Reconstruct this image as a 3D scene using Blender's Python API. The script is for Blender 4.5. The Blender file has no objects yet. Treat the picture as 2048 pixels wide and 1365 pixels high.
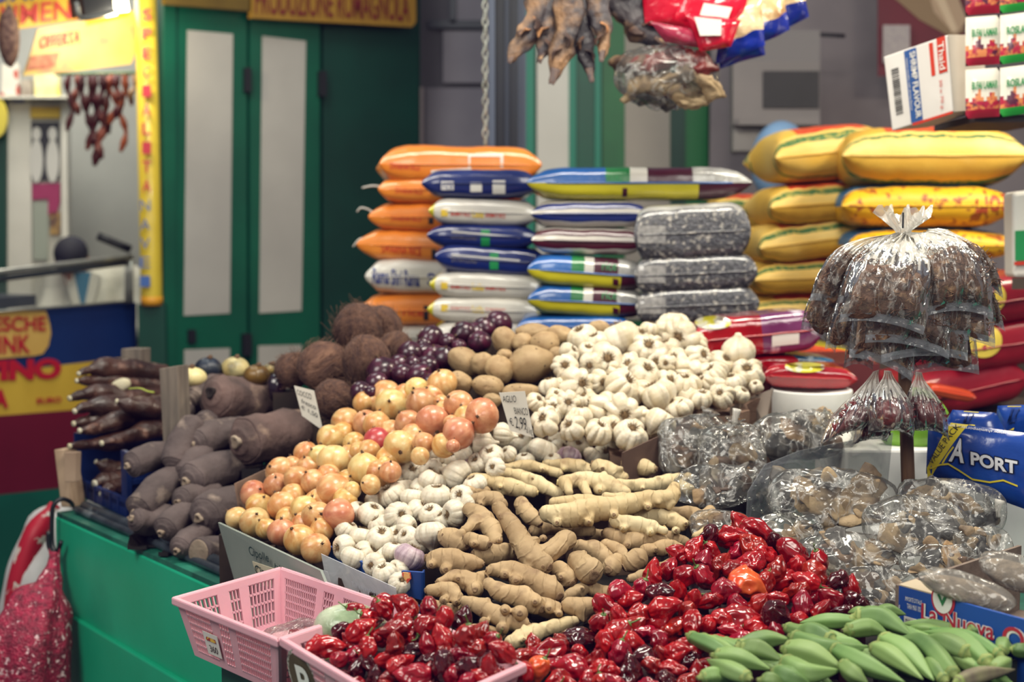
import bpy, bmesh, math, random
from mathutils import Vector as V, Matrix, Quaternion, Euler, noise
from mathutils.bvhtree import BVHTree
random.seed(7)
R = random.Random(11)
SC = bpy.context.scene
COL = SC.collection
PI = math.pi
# ------------------------------------------------------------------ camera
F, CX, CY = 2844.0, 1024.0, 682.5
CAM = V((0, 0, 1.6))
PITCH = math.atan((CY - 454.0) / F)
FWD = V((0, math.cos(PITCH), -math.sin(PITCH)))
UP = V((0, math.sin(PITCH), math.cos(PITCH)))
RT = V((1, 0, 0))
cd = bpy.data.cameras.new('camera'); co = bpy.data.objects.new('camera', cd); COL.objects.link(co)
cd.sensor_width = 36.0; cd.lens = F / 2048.0 * 36.0
co.location = CAM; co.rotation_euler = (PI / 2 - PITCH, 0, 0)
cd.clip_start = 0.05; cd.clip_end = 60
cd.dof.use_dof = True; cd.dof.focus_distance = 2.5; cd.dof.aperture_fstop = 3.2
SC.camera = co

def ray(px, py):
    d = RT * ((px - CX) / F) - UP * ((py - CY) / F) + FWD
    return d / d.y
def P(px, py, d):
    return CAM + ray(px, py) * d
def PZ(px, py, z):
    r = ray(px, py); return CAM + r * ((z - CAM.z) / r.z)
def proj(p):
    q = p - CAM; w = q.dot(FWD)
    return (CX + F * q.dot(RT) / w, CY - F * q.dot(UP) / w)
def dplane(a, b, c):
    """depth over the picture of the tilted plane through three seen points (1/d is linear in px, py)"""
    M = Matrix(((a[0], a[1], 1), (b[0], b[1], 1), (c[0], c[1], 1))).inverted()
    k = M @ V((1 / a[2], 1 / b[2], 1 / c[2]))
    return lambda x, y: 1.0 / (k[0] * x + k[1] * y + k[2])

# ------------------------------------------------------------------ materials
def lin(h):
    if not isinstance(h, str): return tuple(h) + ((1,) if len(h) == 3 else ())
    h = h.lstrip('#'); o = []
    for i in (0, 2, 4):
        c = int(h[i:i + 2], 16) / 255
        o.append(c / 12.92 if c <= .04045 else ((c + .055) / 1.055) ** 2.4)
    return (o[0], o[1], o[2], 1)
MATS = {}
def nd(nt, t, **kw):
    n = nt.nodes.new(t)
    for k, v in kw.items():
        if k in n.inputs: n.inputs[k].default_value = v
        else: setattr(n, k, v)
    return n
def M(name, c1, c2=None, scale=8.0, rough=.5, bump=0.0, bscale=60.0, var=0.0, coat=0.0, sss=0.0, metal=0.0,
      stretch=(1, 1, 1), lo=.35, hi=.65, spec=.5, wave=None, c3=None, s3=3.0, lo3=.55, hi3=.7, detail=5.0, emit=None, trans=0.0, hue=0.0, bdist=.01):
    if name in MATS: return MATS[name]
    m = bpy.data.materials.new(name); m.use_nodes = True; MATS[name] = m
    nt = m.node_tree; L = nt.links.new
    b = nt.nodes['Principled BSDF']
    b.inputs['Roughness'].default_value = rough; b.inputs['Metallic'].default_value = metal
    b.inputs['Specular IOR Level'].default_value = spec
    b.inputs['Coat Weight'].default_value = coat; b.inputs['Coat Roughness'].default_value = .08
    if sss:
        b.inputs['Subsurface Weight'].default_value = sss; b.inputs['Subsurface Radius'].default_value = (.02, .01, .006); b.inputs['Subsurface Scale'].default_value = .5
    if trans: b.inputs['Transmission Weight'].default_value = trans
    tc = nt.nodes.new('ShaderNodeTexCoord'); mp = nt.nodes.new('ShaderNodeMapping'); mp.inputs['Scale'].default_value = stretch
    oi = nt.nodes.new('ShaderNodeObjectInfo')
    off = nd(nt, 'ShaderNodeVectorMath', operation='SCALE'); cmb = nt.nodes.new('ShaderNodeCombineXYZ')
    for i in range(3): L(oi.outputs['Random'], cmb.inputs[i])
    L(cmb.outputs[0], off.inputs[0]); off.inputs['Scale'].default_value = 13.7
    L(tc.outputs['Object'], mp.inputs['Vector'])
    ad = nd(nt, 'ShaderNodeVectorMath', operation='ADD'); L(mp.outputs[0], ad.inputs[0]); L(off.outputs[0], ad.inputs[1])
    col = None
    def mix(fac, a, bb):
        x = nd(nt, 'ShaderNodeMix', data_type='RGBA'); L(fac, x.inputs['Factor'])
        for s, i in ((a, 6), (bb, 7)):
            if hasattr(s, 'links'): L(s, x.inputs[i])
            else: x.inputs[i].default_value = lin(s)
        return x.outputs[2]
    def nz(sc, l, h, dt=detail):
        n = nd(nt, 'ShaderNodeTexNoise', Scale=sc, Detail=dt); L(ad.outputs[0], n.inputs['Vector'])
        r = nd(nt, 'ShaderNodeMapRange'); r.inputs[1].default_value = l; r.inputs[2].default_value = h; L(n.outputs[0], r.inputs[0])
        return r.outputs[0]
    if c2 is not None: col = mix(nz(scale, lo, hi), c1, c2)
    if c3 is not None: col = mix(nz(s3, lo3, hi3), col if col is not None else c1, c3)
    if var or hue:
        h = nt.nodes.new('ShaderNodeHueSaturation')
        if col is not None: L(col, h.inputs['Color'])
        else: h.inputs['Color'].default_value = lin(c1)
        r = nd(nt, 'ShaderNodeMapRange'); L(oi.outputs['Random'], r.inputs[0]); r.inputs[3].default_value = 1 - var; r.inputs[4].default_value = 1 + var
        L(r.outputs[0], h.inputs['Value'])
        if hue:
            f = nd(nt, 'ShaderNodeMath', operation='FRACT'); mu = nd(nt, 'ShaderNodeMath', operation='MULTIPLY'); mu.inputs[1].default_value = 7.31
            L(oi.outputs['Random'], mu.inputs[0]); L(mu.outputs[0], f.inputs[0])
            r2 = nd(nt, 'ShaderNodeMapRange'); L(f.outputs[0], r2.inputs[0]); r2.inputs[3].default_value = .5 - hue; r2.inputs[4].default_value = .5 + hue
            L(r2.outputs[0], h.inputs['Hue'])
        col = h.outputs[0]
    if col is not None: L(col, b.inputs['Base Color'])
    else: b.inputs['Base Color'].default_value = lin(c1)
    if bump or wave:
        bp = nd(nt, 'ShaderNodeBump', Strength=max(bump, .0001), Distance=bdist); L(nz(bscale, 0, 1), bp.inputs['Height']); last = bp
        if wave:
            w = nd(nt, 'ShaderNodeTexWave', wave_type='BANDS', bands_direction=wave[0]); w.inputs['Scale'].default_value = wave[1]
            w.inputs['Distortion'].default_value = wave[2]; w.inputs['Detail'].default_value = 2; w.inputs['Detail Scale'].default_value = 1.5
            L(ad.outputs[0], w.inputs['Vector'])
            if len(wave) > 4:
                pw = nd(nt, 'ShaderNodeMath', operation='POWER'); pw.inputs[1].default_value = wave[4]; L(w.outputs[1], pw.inputs[0]); wo = pw.outputs[0]
            else: wo = w.outputs[1]
            b2 = nd(nt, 'ShaderNodeBump', Strength=wave[3], Distance=bdist); L(wo, b2.inputs['Height']); L(bp.outputs[0], b2.inputs['Normal']); last = b2
        L(last.outputs[0], b.inputs['Normal'])
    if emit:
        b.inputs['Emission Color'].default_value = lin(emit[0]); b.inputs['Emission Strength'].default_value = emit[1]
    return m
def film(name, haze=.25, tint='#e8e6e0', streak=.5, scale=22, rough=.16, stretch=(1, 1, 1), gloss=1.0, bk=1.0):
    """thin clear plastic: mostly transparent, fresnel gloss, milky where it creases"""
    if name in MATS: return MATS[name]
    m = bpy.data.materials.new(name); m.use_nodes = True; MATS[name] = m
    nt = m.node_tree; L = nt.links.new; nt.nodes.remove(nt.nodes['Principled BSDF'])
    out = nt.nodes['Material Output']
    tc = nt.nodes.new('ShaderNodeTexCoord'); mp = nt.nodes.new('ShaderNodeMapping'); mp.inputs['Scale'].default_value = stretch; L(tc.outputs['Object'], mp.inputs[0])
    n1 = nd(nt, 'ShaderNodeTexNoise', Scale=scale, Detail=3.0, Distortion=.8); L(mp.outputs[0], n1.inputs['Vector'])
    # ridged creases
    s = nd(nt, 'ShaderNodeMath', operation='SUBTRACT'); s.inputs[1].default_value = .5; L(n1.outputs[0], s.inputs[0])
    a = nd(nt, 'ShaderNodeMath', operation='ABSOLUTE'); L(s.outputs[0], a.inputs[0])
    r = nd(nt, 'ShaderNodeMapRange'); L(a.outputs[0], r.inputs[0]); r.inputs[1].default_value = 0; r.inputs[2].default_value = .045; r.inputs[3].default_value = 1; r.inputs[4].default_value = 0
    bp = nd(nt, 'ShaderNodeBump', Strength=.55 * bk, Distance=.004); L(r.outputs[0], bp.inputs['Height'])
    n2 = nd(nt, 'ShaderNodeTexNoise', Scale=scale * 2.7, Detail=2.0); L(mp.outputs[0], n2.inputs['Vector'])
    b2 = nd(nt, 'ShaderNodeBump', Strength=.35 * bk, Distance=.0025); L(n2.outputs[0], b2.inputs['Height']); L(bp.outputs[0], b2.inputs['Normal'])
    tr = nt.nodes.new('ShaderNodeBsdfTransparent'); tr.inputs[0].default_value = lin('#f4f4f2')
    gl = nt.nodes.new('ShaderNodeBsdfGlossy'); gl.inputs['Roughness'].default_value = rough; L(b2.outputs[0], gl.inputs['Normal'])
    df = nt.nodes.new('ShaderNodeBsdfDiffuse'); df.inputs[0].default_value = lin(tint); L(b2.outputs[0], df.inputs['Normal'])
    hz = nd(nt, 'ShaderNodeMath', operation='MULTIPLY_ADD'); L(r.outputs[0], hz.inputs[0]); hz.inputs[1].default_value = streak * .45; hz.inputs[2].default_value = haze
    m1 = nt.nodes.new('ShaderNodeMixShader'); L(hz.outputs[0], m1.inputs[0]); L(tr.outputs[0], m1.inputs[1]); L(df.outputs[0], m1.inputs[2])
    fr = nd(nt, 'ShaderNodeFresnel', IOR=1.40); b3 = nd(nt, 'ShaderNodeBump', Strength=.12 * bk, Distance=.003); L(r.outputs[0], b3.inputs['Height']); L(b3.outputs[0], fr.inputs['Normal'])
    fm = nd(nt, 'ShaderNodeMath', operation='MULTIPLY_ADD'); fm.use_clamp = True; L(fr.outputs[0], fm.inputs[0]); fm.inputs[1].default_value = .75 * gloss; fm.inputs[2].default_value = .02 * gloss
    m2 = nt.nodes.new('ShaderNodeMixShader'); L(fm.outputs[0], m2.inputs[0]); L(m1.outputs[0], m2.inputs[1]); L(gl.outputs[0], m2.inputs[2])
    L(m2.outputs[0], out.inputs['Surface'])
    return m

# ------------------------------------------------------------------ objects
def tag(o, label=None, cat=None, group=None, kind=None):
    if label: o['label'] = label
    if cat: o['category'] = cat
    if group: o['group'] = group
    if kind: o['kind'] = kind
    return o
def empty(name, loc, label=None, cat=None, group=None, rz=0.0):
    o = bpy.data.objects.new(name, None); COL.objects.link(o); o.location = loc; o.rotation_euler = (0, 0, rz); o.empty_display_size = .05
    return tag(o, label, cat, group)
def link(name, me, parent=None, mats=None, loc=None, rot=None, scale=None):
    o = bpy.data.objects.new(name, me); COL.objects.link(o)
    if mats:
        for m in (mats if isinstance(mats, (list, tuple)) else [mats]): me.materials.append(m)
    if parent: o.parent = parent
    if loc is not None: o.location = loc
    if rot is not None: o.rotation_euler = rot
    if scale is not None: o.scale = scale
    return o
class MB:
    def __init__(s): s.v = []; s.f = []; s.mi = []
    def add(s, vs, fs, mi=0):
        b = len(s.v); s.v += [V(x) for x in vs]; s.f += [tuple(b + i for i in f) for f in fs]
        s.mi += mi if isinstance(mi, list) else [mi] * len(fs); return s
    def box(s, c, size, rot=None, mi=0, bev=0.0):
        hx, hy, hz = size[0] / 2, size[1] / 2, size[2] / 2
        q = rot if rot is not None else Matrix.Identity(3)
        vs = [V(c) + q @ V((x * hx, y * hy, z * hz)) for x in (-1, 1) for y in (-1, 1) for z in (-1, 1)]
        return s.add(vs, [(0, 1, 3, 2), (4, 6, 7, 5), (0, 4, 5, 1), (2, 3, 7, 6), (0, 2, 6, 4), (1, 5, 7, 3)], mi)
    def prism(s, poly, vec, mi=0):
        n = len(poly); vs = [V(p) for p in poly] + [V(p) + V(vec) for p in poly]
        fs = [tuple(range(n)), tuple(range(2 * n - 1, n - 1, -1))] + [(i, i + n, (i + 1) % n + n, (i + 1) % n) for i in range(n)]
        return s.add(vs, fs, mi)
    def tube(s, pts, rad, seg=12, n=None, mi=0, fn=None, flat=1.0):
        vs, fs = tube_geo(pts, rad, seg, n, fn, flat); return s.add(vs, fs, mi)
    def lathe(s, prof, seg=24, c=(0, 0, 0), rot=None, mi=0, fn=None):
        vs = []; fs = []; q = rot if rot is not None else Matrix.Identity(3); c = V(c)
        for i, (r, z) in enumerate(prof):
            for k in range(seg):
                a = 2 * PI * k / seg; p = V((r * math.cos(a), r * math.sin(a), z))
                if fn: p = fn(p, a, i / (len(prof) - 1))
                vs.append(c + q @ p)
        for i in range(len(prof) - 1):
            for k in range(seg):
                fs.append((i * seg + k, i * seg + (k + 1) % seg, (i + 1) * seg + (k + 1) % seg, (i + 1) * seg + k))
        fs.append(tuple(range(seg - 1, -1, -1))); fs.append(tuple(range((len(prof) - 1) * seg, len(prof) * seg)))
        return s.add(vs, fs, mi)
    def sphere(s, c, r, seg=16, rings=10, mi=0, sc=(1, 1, 1), rot=None, fn=None):
        prof = [(max(1e-4, math.sin(PI * i / rings)) , -math.cos(PI * i / rings)) for i in range(rings + 1)]
        def g(p, a, t):
            p = V((p.x * r * sc[0], p.y * r * sc[1], p.z * r * sc[2])); return fn(p) if fn else p
        return s.lathe(prof, seg, c, rot, mi, g)
    def mesh(s, smooth=True, fix=False):
        me = bpy.data.meshes.new('m'); me.from_pydata(s.v, [], s.f); me.update()
        me.polygons.foreach_set('material_index', s.mi)
        if smooth: me.polygons.foreach_set('use_smooth', [True] * len(me.polygons))
        if fix:
            b = bmesh.new(); b.from_mesh(me); bmesh.ops.recalc_face_normals(b, faces=b.faces); b.to_mesh(me); b.free()
        return me
    def build(s, name, mats, parent=None, smooth=True, origin=None, bevel=0.0, fix=True):
        """coordinates are world; origin = parent's location or the base of the mesh"""
        if parent is not None:
            if origin is None:
                origin = V(parent.location); q = parent
                while q.parent: q = q.parent; origin = origin + V(q.location)
        elif origin is None:
            lo = [min(v[i] for v in s.v) for i in range(3)]; hi = [max(v[i] for v in s.v) for i in range(3)]
            origin = V(((lo[0] + hi[0]) / 2, (lo[1] + hi[1]) / 2, lo[2]))
        origin = V(origin)
        s.v = [v - origin for v in s.v]
        me = s.mesh(smooth, fix)
        o = link(name, me, parent, mats)
        if parent is None: o.location = origin
        if bevel:
            md = o.modifiers.new('bevel', 'BEVEL'); md.width = bevel; md.segments = 2; md.limit_method = 'ANGLE'; md.angle_limit = .6
        return o
def cat(pts, n):
    pts = [V(p) for p in pts]
    if len(pts) == 2: return [pts[0].lerp(pts[1], i / (n - 1)) for i in range(n)]
    q = [pts[0] * 2 - pts[1]] + pts + [pts[-1] * 2 - pts[-2]]; o = []
    for i in range(n):
        t = i / (n - 1) * (len(pts) - 1); k = min(int(t), len(pts) - 2); t -= k
        a, b, c, d = q[k:k + 4]
        o.append(.5 * ((2 * b) + (c - a) * t + (2 * a - 5 * b + 4 * c - d) * t * t + (3 * b - a - 3 * c + d) * t ** 3))
    return o
def lerps(r, n):
    o = []
    for i in range(n):
        t = i / (n - 1) * (len(r) - 1); k = min(int(t), len(r) - 2); t -= k; t = t * t * (3 - 2 * t)
        o.append(r[k] * (1 - t) + r[k + 1] * t)
    return o
def tube_geo(pts, rad, seg=12, n=None, fn=None, flat=1.0):
    n = n or (2 if len(pts) == 2 else len(pts) * 4)
    c = cat(pts, n); r = lerps(rad, n) if isinstance(rad, (list, tuple)) else [rad] * n
    T = [(c[min(i + 1, n - 1)] - c[max(i - 1, 0)]).normalized() for i in range(n)]
    up = V((0, 0, 1)) if abs(T[0].z) < .9 else V((0, 1, 0)); N = (up - T[0] * up.dot(T[0])).normalized()
    vs = []; fs = []
    for i in range(n):
        N = (N - T[i] * N.dot(T[i])).normalized(); B = T[i].cross(N)
        for k in range(seg):
            a = 2 * PI * k / seg; rr = r[i]
            if fn: rr *= fn(i / (n - 1), a)
            vs.append(c[i] + N * (math.cos(a) * rr * flat) + B * (math.sin(a) * rr))
    for i in range(n - 1):
        for k in range(seg): fs.append((i * seg + k, i * seg + (k + 1) % seg, (i + 1) * seg + (k + 1) % seg, (i + 1) * seg + k))
    fs.append(tuple(range(seg - 1, -1, -1))); fs.append(tuple(range((n - 1) * seg, n * seg)))
    return vs, fs
def remesh(me, voxel, smooth=4, fac=.5):
    o = bpy.data.objects.new('tmp', me); COL.objects.link(o)
    md = o.modifiers.new('r', 'REMESH'); md.mode = 'VOXEL'; md.voxel_size = voxel; md.use_smooth_shade = True
    if smooth:
        sm = o.modifiers.new('s', 'SMOOTH'); sm.iterations = smooth; sm.factor = fac
    dg = bpy.context.evaluated_depsgraph_get(); ev = o.evaluated_get(dg)
    r = bpy.data.meshes.new_from_object(ev); bpy.data.objects.remove(o)
    r.polygons.foreach_set('use_smooth', [True] * len(r.polygons))
    return r
def displace(me, fn):
    nn = [v.normal.copy() for v in me.vertices]
    for v, k in zip(me.vertices, nn): v.co = v.co + k * fn(v.co)
    me.update()
    return me
NZ = lambda p, s, o=0.0: noise.noise(V(p) * s + V((o, o * 1.7, o * .3)))
def inst(proto, loc, rot, scale, label=None, cat_=None, group=None, mat0=None):
    """one more of a kind: the thing and each of its parts are copied"""
    o = proto.copy(); COL.objects.link(o)
    o.rotation_mode = 'QUATERNION'; o.location = loc; o.rotation_quaternion = rot
    o.scale = scale if isinstance(scale, (tuple, list, V)) else (scale,) * 3
    tag(o, label, cat_, group)
    for ch in proto.children:
        c = ch.copy(); COL.objects.link(c); c.parent = o
        for g in ch.children:
            d = g.copy(); COL.objects.link(d); d.parent = c
    return o
PROTO = []
def proto_done():
    for o in PROTO:
        for ch in list(o.children):
            for g in list(ch.children): bpy.data.objects.remove(g)
            bpy.data.objects.remove(ch)
        bpy.data.objects.remove(o)
ORD = ['first', 'second', 'third', 'fourth', 'fifth', 'sixth', 'seventh', 'eighth', 'ninth', 'tenth', 'eleventh', 'twelfth', 'thirteenth', 'fourteenth', 'fifteenth', 'sixteenth', 'seventeenth', 'eighteenth', 'nineteenth', 'twentieth',
       'twenty-first', 'twenty-second', 'twenty-third', 'twenty-fourth']
def row_names(items, nrows, front='front'):
    """items: (px, py) -> phrase naming each one's row from the front edge and place from the left"""
    idx = sorted(range(len(items)), key=lambda i: -items[i][1]); per = math.ceil(len(idx) / nrows); out = [None] * len(items)
    for r in range(nrows):
        row = sorted(idx[r * per:(r + 1) * per], key=lambda i: items[i][0])
        for k, i in enumerate(row): out[i] = f'{ORD[k]} from left, {ORD[r]} row above the {front}'
    return out
def aim(dirv, spin=0.0):
    """rotation taking local +Z to dirv"""
    return V(dirv).to_track_quat('Z', 'Y') @ Quaternion((0, 0, 1), spin)
def relax(items, tol=.93, it=30, mx=.09):
    """items: [px, py, rpx, d]; those that stand behind move back along their line of sight until they only touch"""
    base = [i[3] for i in items]
    for _ in range(it):
        mv = False
        for i in range(len(items)):
            a = items[i]
            for j in range(i + 1, len(items)):
                b = items[j]
                if abs(a[0] - b[0]) > a[2] + b[2] or abs(a[1] - b[1]) > a[2] + b[2]: continue
                pa, pb = P(a[0], a[1], a[3]), P(b[0], b[1], b[3]); rr = (a[2] * a[3] + b[2] * b[3]) / F * tol; dd = (pa - pb).length
                if dd < rr:
                    t = b if (a[1] > b[1] + 2 or (abs(a[1] - b[1]) <= 2 and a[3] < b[3])) else a
                    k = items.index(t)
                    if t[3] - base[k] < mx: t[3] += min(.008, (rr - dd) * .6); mv = True
        if not mv: break
    return items
def planeof(px0, d0, px1, d1):
    a, b = P(px0, 454, d0), P(px1, 454, d1); t = (b - a); t.z = 0; t.normalize()
    n = V((t.y, -t.x, 0))          # faces the viewer
    return (a, n, t)
def on(pl, px, py, off=0.0):
    r = ray(px, py); a, n, t = pl
    k = (a - CAM + n * off).dot(n) / r.dot(n)
    return CAM + r * k
def panel(pl, poly, name, mats, parent=None, thick=.02, off=0.0, bevel=0.0, smooth=False):
    pts = [on(pl, x, y, off) for x, y in poly]
    mb = MB(); mb.prism(pts, pl[1] * -thick)
    return mb.build(name, mats, parent, smooth=smooth, bevel=bevel)
def rect(x0, y0, x1, y1): return [(x0, y0), (x1, y0), (x1, y1), (x0, y1)]
def text_verts(s, bold=0.0, shear=0.0, sub=0):
    cu = bpy.data.curves.new('t', 'FONT'); cu.body = s; cu.size = 1; cu.offset = bold; cu.shear = shear; cu.align_x = 'CENTER'; cu.align_y = 'CENTER'; cu.resolution_u = 4
    o = bpy.data.objects.new('t', cu); COL.objects.link(o)
    dg = bpy.context.evaluated_depsgraph_get(); me = bpy.data.meshes.new_from_object(o.evaluated_get(dg))
    bpy.data.objects.remove(o)
    b = bmesh.new(); b.from_mesh(me); bmesh.ops.triangulate(b, faces=b.faces)
    for _ in range(sub): bmesh.ops.subdivide_edges(b, edges=[e for e in b.edges if e.calc_length() > .12], cuts=1)
    b.verts.index_update()
    vs = [v.co.copy() for v in b.verts]; fs = [tuple(v.index for v in f.verts) for f in b.faces]; b.free()
    xs = [v.x for v in vs]; ys = [v.y for v in vs]
    w = max(xs) - min(xs); h = max(ys) - min(ys); cx = (max(xs) + min(xs)) / 2; cy = (max(ys) + min(ys)) / 2
    return [((v.x - cx) / w, (v.y - cy) / h) for v in vs], fs
def lettering(s, quad, mat, parent, name='lettering', bold=0.0, lift=.002, shear=0.0, bvh=None, dirv=None, sub=0, ease=None):
    """text stretched into a quad: bottom-left, bottom-right, top-right, top-left (world)"""
    uv, fs = text_verts(s, bold, shear, sub); a, b, c, d = [V(q) for q in quad]
    nrm = (b - a).cross(d - a).normalized(); vs = []
    for (u, v) in uv:
        u += .5; v += .5
        if ease: u, v = ease(u, v)
        p = a * (1 - u) * (1 - v) + b * u * (1 - v) + c * u * v + d * (1 - u) * v
        if bvh is not None:
            h = bvh.ray_cast(p - dirv * .3, dirv)
            if h[0] is not None: p = h[0] - dirv * lift
            else: p = p + nrm * lift
        else: p = p + nrm * lift
        vs.append(p)
    mb = MB(); mb.add(vs, fs)
    return mb.build(name, mat, parent, smooth=False, fix=False)
def pxquad(pl, x0, y0, x1, y1, off=0.0, dy=0.0):
    """picture rectangle on a plane, dy = rise of the right edge"""
    return [on(pl, x0, y1, off), on(pl, x1, y1 + dy, off), on(pl, x1, y0 + dy, off), on(pl, x0, y0, off)]
def bvh_of(o, wloc):
    me = o.data
    return BVHTree.FromPolygons([v.co + wloc for v in me.vertices], [tuple(p.vertices) for p in me.polygons])

BEDS = []  # added beds: shade between heaped goods is put into their dark colours
def bed(name, label, items, mat, z0, drop=.010):
    BEDS.append((name, label, [(V(p), r) for p, r in items], mat, z0, drop))
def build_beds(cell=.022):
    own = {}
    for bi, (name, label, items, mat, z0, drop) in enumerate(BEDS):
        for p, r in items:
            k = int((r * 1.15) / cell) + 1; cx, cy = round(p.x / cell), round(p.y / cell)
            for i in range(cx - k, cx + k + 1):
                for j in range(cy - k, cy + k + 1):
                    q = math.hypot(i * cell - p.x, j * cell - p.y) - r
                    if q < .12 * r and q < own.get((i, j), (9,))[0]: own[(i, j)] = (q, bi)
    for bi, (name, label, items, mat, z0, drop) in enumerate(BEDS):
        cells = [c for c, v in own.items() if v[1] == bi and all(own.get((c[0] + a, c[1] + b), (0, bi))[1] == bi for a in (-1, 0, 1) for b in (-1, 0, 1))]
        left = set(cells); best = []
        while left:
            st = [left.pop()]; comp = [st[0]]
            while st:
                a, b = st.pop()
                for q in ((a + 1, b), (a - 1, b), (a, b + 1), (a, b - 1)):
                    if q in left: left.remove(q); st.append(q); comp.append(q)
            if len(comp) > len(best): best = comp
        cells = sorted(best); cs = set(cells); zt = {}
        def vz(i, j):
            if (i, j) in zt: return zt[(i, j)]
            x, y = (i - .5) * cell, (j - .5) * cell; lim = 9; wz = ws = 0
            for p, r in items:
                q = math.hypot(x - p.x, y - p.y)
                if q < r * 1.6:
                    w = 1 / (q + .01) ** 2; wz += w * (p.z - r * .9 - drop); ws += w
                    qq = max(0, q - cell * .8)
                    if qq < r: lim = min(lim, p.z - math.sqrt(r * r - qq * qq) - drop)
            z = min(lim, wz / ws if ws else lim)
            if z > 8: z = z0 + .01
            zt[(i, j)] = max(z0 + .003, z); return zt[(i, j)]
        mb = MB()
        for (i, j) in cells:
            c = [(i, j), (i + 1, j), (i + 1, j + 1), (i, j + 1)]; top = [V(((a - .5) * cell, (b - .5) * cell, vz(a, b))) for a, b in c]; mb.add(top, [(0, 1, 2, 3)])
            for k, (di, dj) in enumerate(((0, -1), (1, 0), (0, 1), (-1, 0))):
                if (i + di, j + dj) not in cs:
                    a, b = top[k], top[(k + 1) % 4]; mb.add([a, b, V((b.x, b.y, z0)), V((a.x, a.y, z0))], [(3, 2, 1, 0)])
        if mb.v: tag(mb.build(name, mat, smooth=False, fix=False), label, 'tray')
# ================================================================== light
w = bpy.data.worlds.new('world'); SC.world = w; w.use_nodes = True
w.node_tree.nodes['Background'].inputs[0].default_value = (.75, .82, 1.0, 1); w.node_tree.nodes['Background'].inputs[1].default_value = .25
def area(name, loc, tgt, size, power, col=(1, 1, 1), sy=None):
    l = bpy.data.lights.new(name, 'AREA'); l.energy = power; l.color = col; l.size = size
    if sy: l.shape = 'RECTANGLE'; l.size_y = sy
    o = bpy.data.objects.new(name, l); COL.objects.link(o); o.location = loc
    o.rotation_euler = (V(tgt) - V(loc)).to_track_quat('-Z', 'Y').to_euler(); return o
area('hall_lamp', (.5, 2.6, 3.7), (.2, 2.9, 1), 1.1, 80, (1, .95, .86), .6)
area('hall_lamp', (-1.9, 1.1, 3.4), (-.1, 2.8, 1), 1.4, 72, (1, .97, .92))
area('stall_lamp', (1.9, 3.7, 2.9), (1.3, 4.2, 1.3), .5, 34, (1, .9, .74), .3)
area('hall_lamp', (-1.2, 4.4, 4.2), (-.9, 6.8, 1), 1.2, 46, (.93, 1, .97))
area('front_lamp', (1.3, .3, 2.7), (.7, 2.5, 1), .9, 34, (1, .96, .9))
area('deli_fill', (-2.2, 7.1, 3.0), (-2.1, 7.3, 1), .8, 26, (1, .97, .9))  # added fill brightening the deli interior, not a lamp of the stall
SC.view_settings.view_transform = 'Standard'; SC.view_settings.look = 'None'; SC.view_settings.exposure = 0.0
SC.view_settings.use_curve_mapping = True
cm_ = SC.view_settings.curve_mapping
for ci, (y0, y1) in enumerate(((.0015, 1.0), (.001, .99), (.006, .93))):
    cm_.curves[ci].points[0].location = (0, y0); cm_.curves[ci].points[1].location = (1, y1)
cm_.update()
SC.cycles.transparent_max_bounces = 24; SC.cycles.max_bounces = 8; SC.cycles.use_denoising = True
SC.cycles.caustics_reflective = False; SC.cycles.caustics_refractive = False; SC.cycles.sample_clamp_indirect = 4
# ================================================================== shell
def structure(o): o['kind'] = 'structure'; return o
mb = MB(); mb.box((0, 4, -.05), (14, 13, .1)); structure(mb.build('floor', M('concrete', '#6d6a66', '#4d4b4a', 6, .8, .3, 40), smooth=False))
mb = MB(); mb.box((-.5, 9.1, 2.2), (13, .1, 4.6)); structure(mb.build('wall_back', M('hallwall', '#5b5860', '#4c4a52', 2, .9), smooth=False))
mb = MB(); mb.box((-4.6, 6.5, 2.2), (.1, 5.2, 4.6)); structure(mb.build('wall_left', M('hallwall', '#5b5860'), smooth=False))
mb = MB(); mb.box((3.6, 4.9, 2.2), (.1, 8.4, 4.6)); structure(mb.build('wall_right', M('rightwall', '#8d8487', '#7c7478', 2, .9), smooth=False))
plR = planeof(1430, 7.0, 1800, 6.9)
mb = MB(); mb.prism([on(plR, 1418, 454) * V((1, 1, 0)) if False else V((on(plR, 1418, 454).x, on(plR, 1418, 454).y, 0)), V((3.6, 6.78, 0)), V((3.6, 6.78, 3.4)), V((on(plR, 1418, 454).x, on(plR, 1418, 454).y, 3.4))], plR[1] * -.12)
structure(mb.build('wall_inner', M('rightwall', '#8d8487'), smooth=False))
# ================================================================== green counter
E = V((.609, -.793, 0)); N = V((.793, .609, 0)); ZT = .85
C0 = PZ(110, 1025, ZT)
def ct(e, n, z): return C0 + E * e + N * n + V((0, 0, z - ZT))
cnt = empty('market_counter', ct(1.2, .5, 0), 'long green painted metal counter carrying all the heaps of vegetables', 'counter')
gm = M('counter_green', '#15a57a', '#1fb187', 3, .42, .05, 30, c3='#118462', s3=1.7, lo3=.6, hi3=.85, spec=.4)
gd = M('counter_green_top', '#1c6a56', '#125244', 14, .5, .05, 60, c3='#2f8a70', s3=5, lo3=.55, hi3=.7)
def cbox(e0, e1, n0, n1, z0, z1, mb=None):
    mb = mb or MB()
    mb.prism([ct(e0, n0, z0), ct(e1, n0, z0), ct(e1, n1, z0), ct(e0, n1, z0)], (0, 0, z1 - z0)); return mb
cbox(0, 4.6, .0, 1.9, .1, ZT - .012).build('body', gm, cnt, smooth=False, bevel=.004)
cbox(0, 4.6, .004, 1.9, ZT - .012, ZT).build('top', gd, cnt, smooth=False)
lo_ = MB(); cbox(.0, 4.6, -.012, .004, .1, .60, lo_); lo_.build('lower_panel', gm, cnt, smooth=False, bevel=.004)
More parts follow.
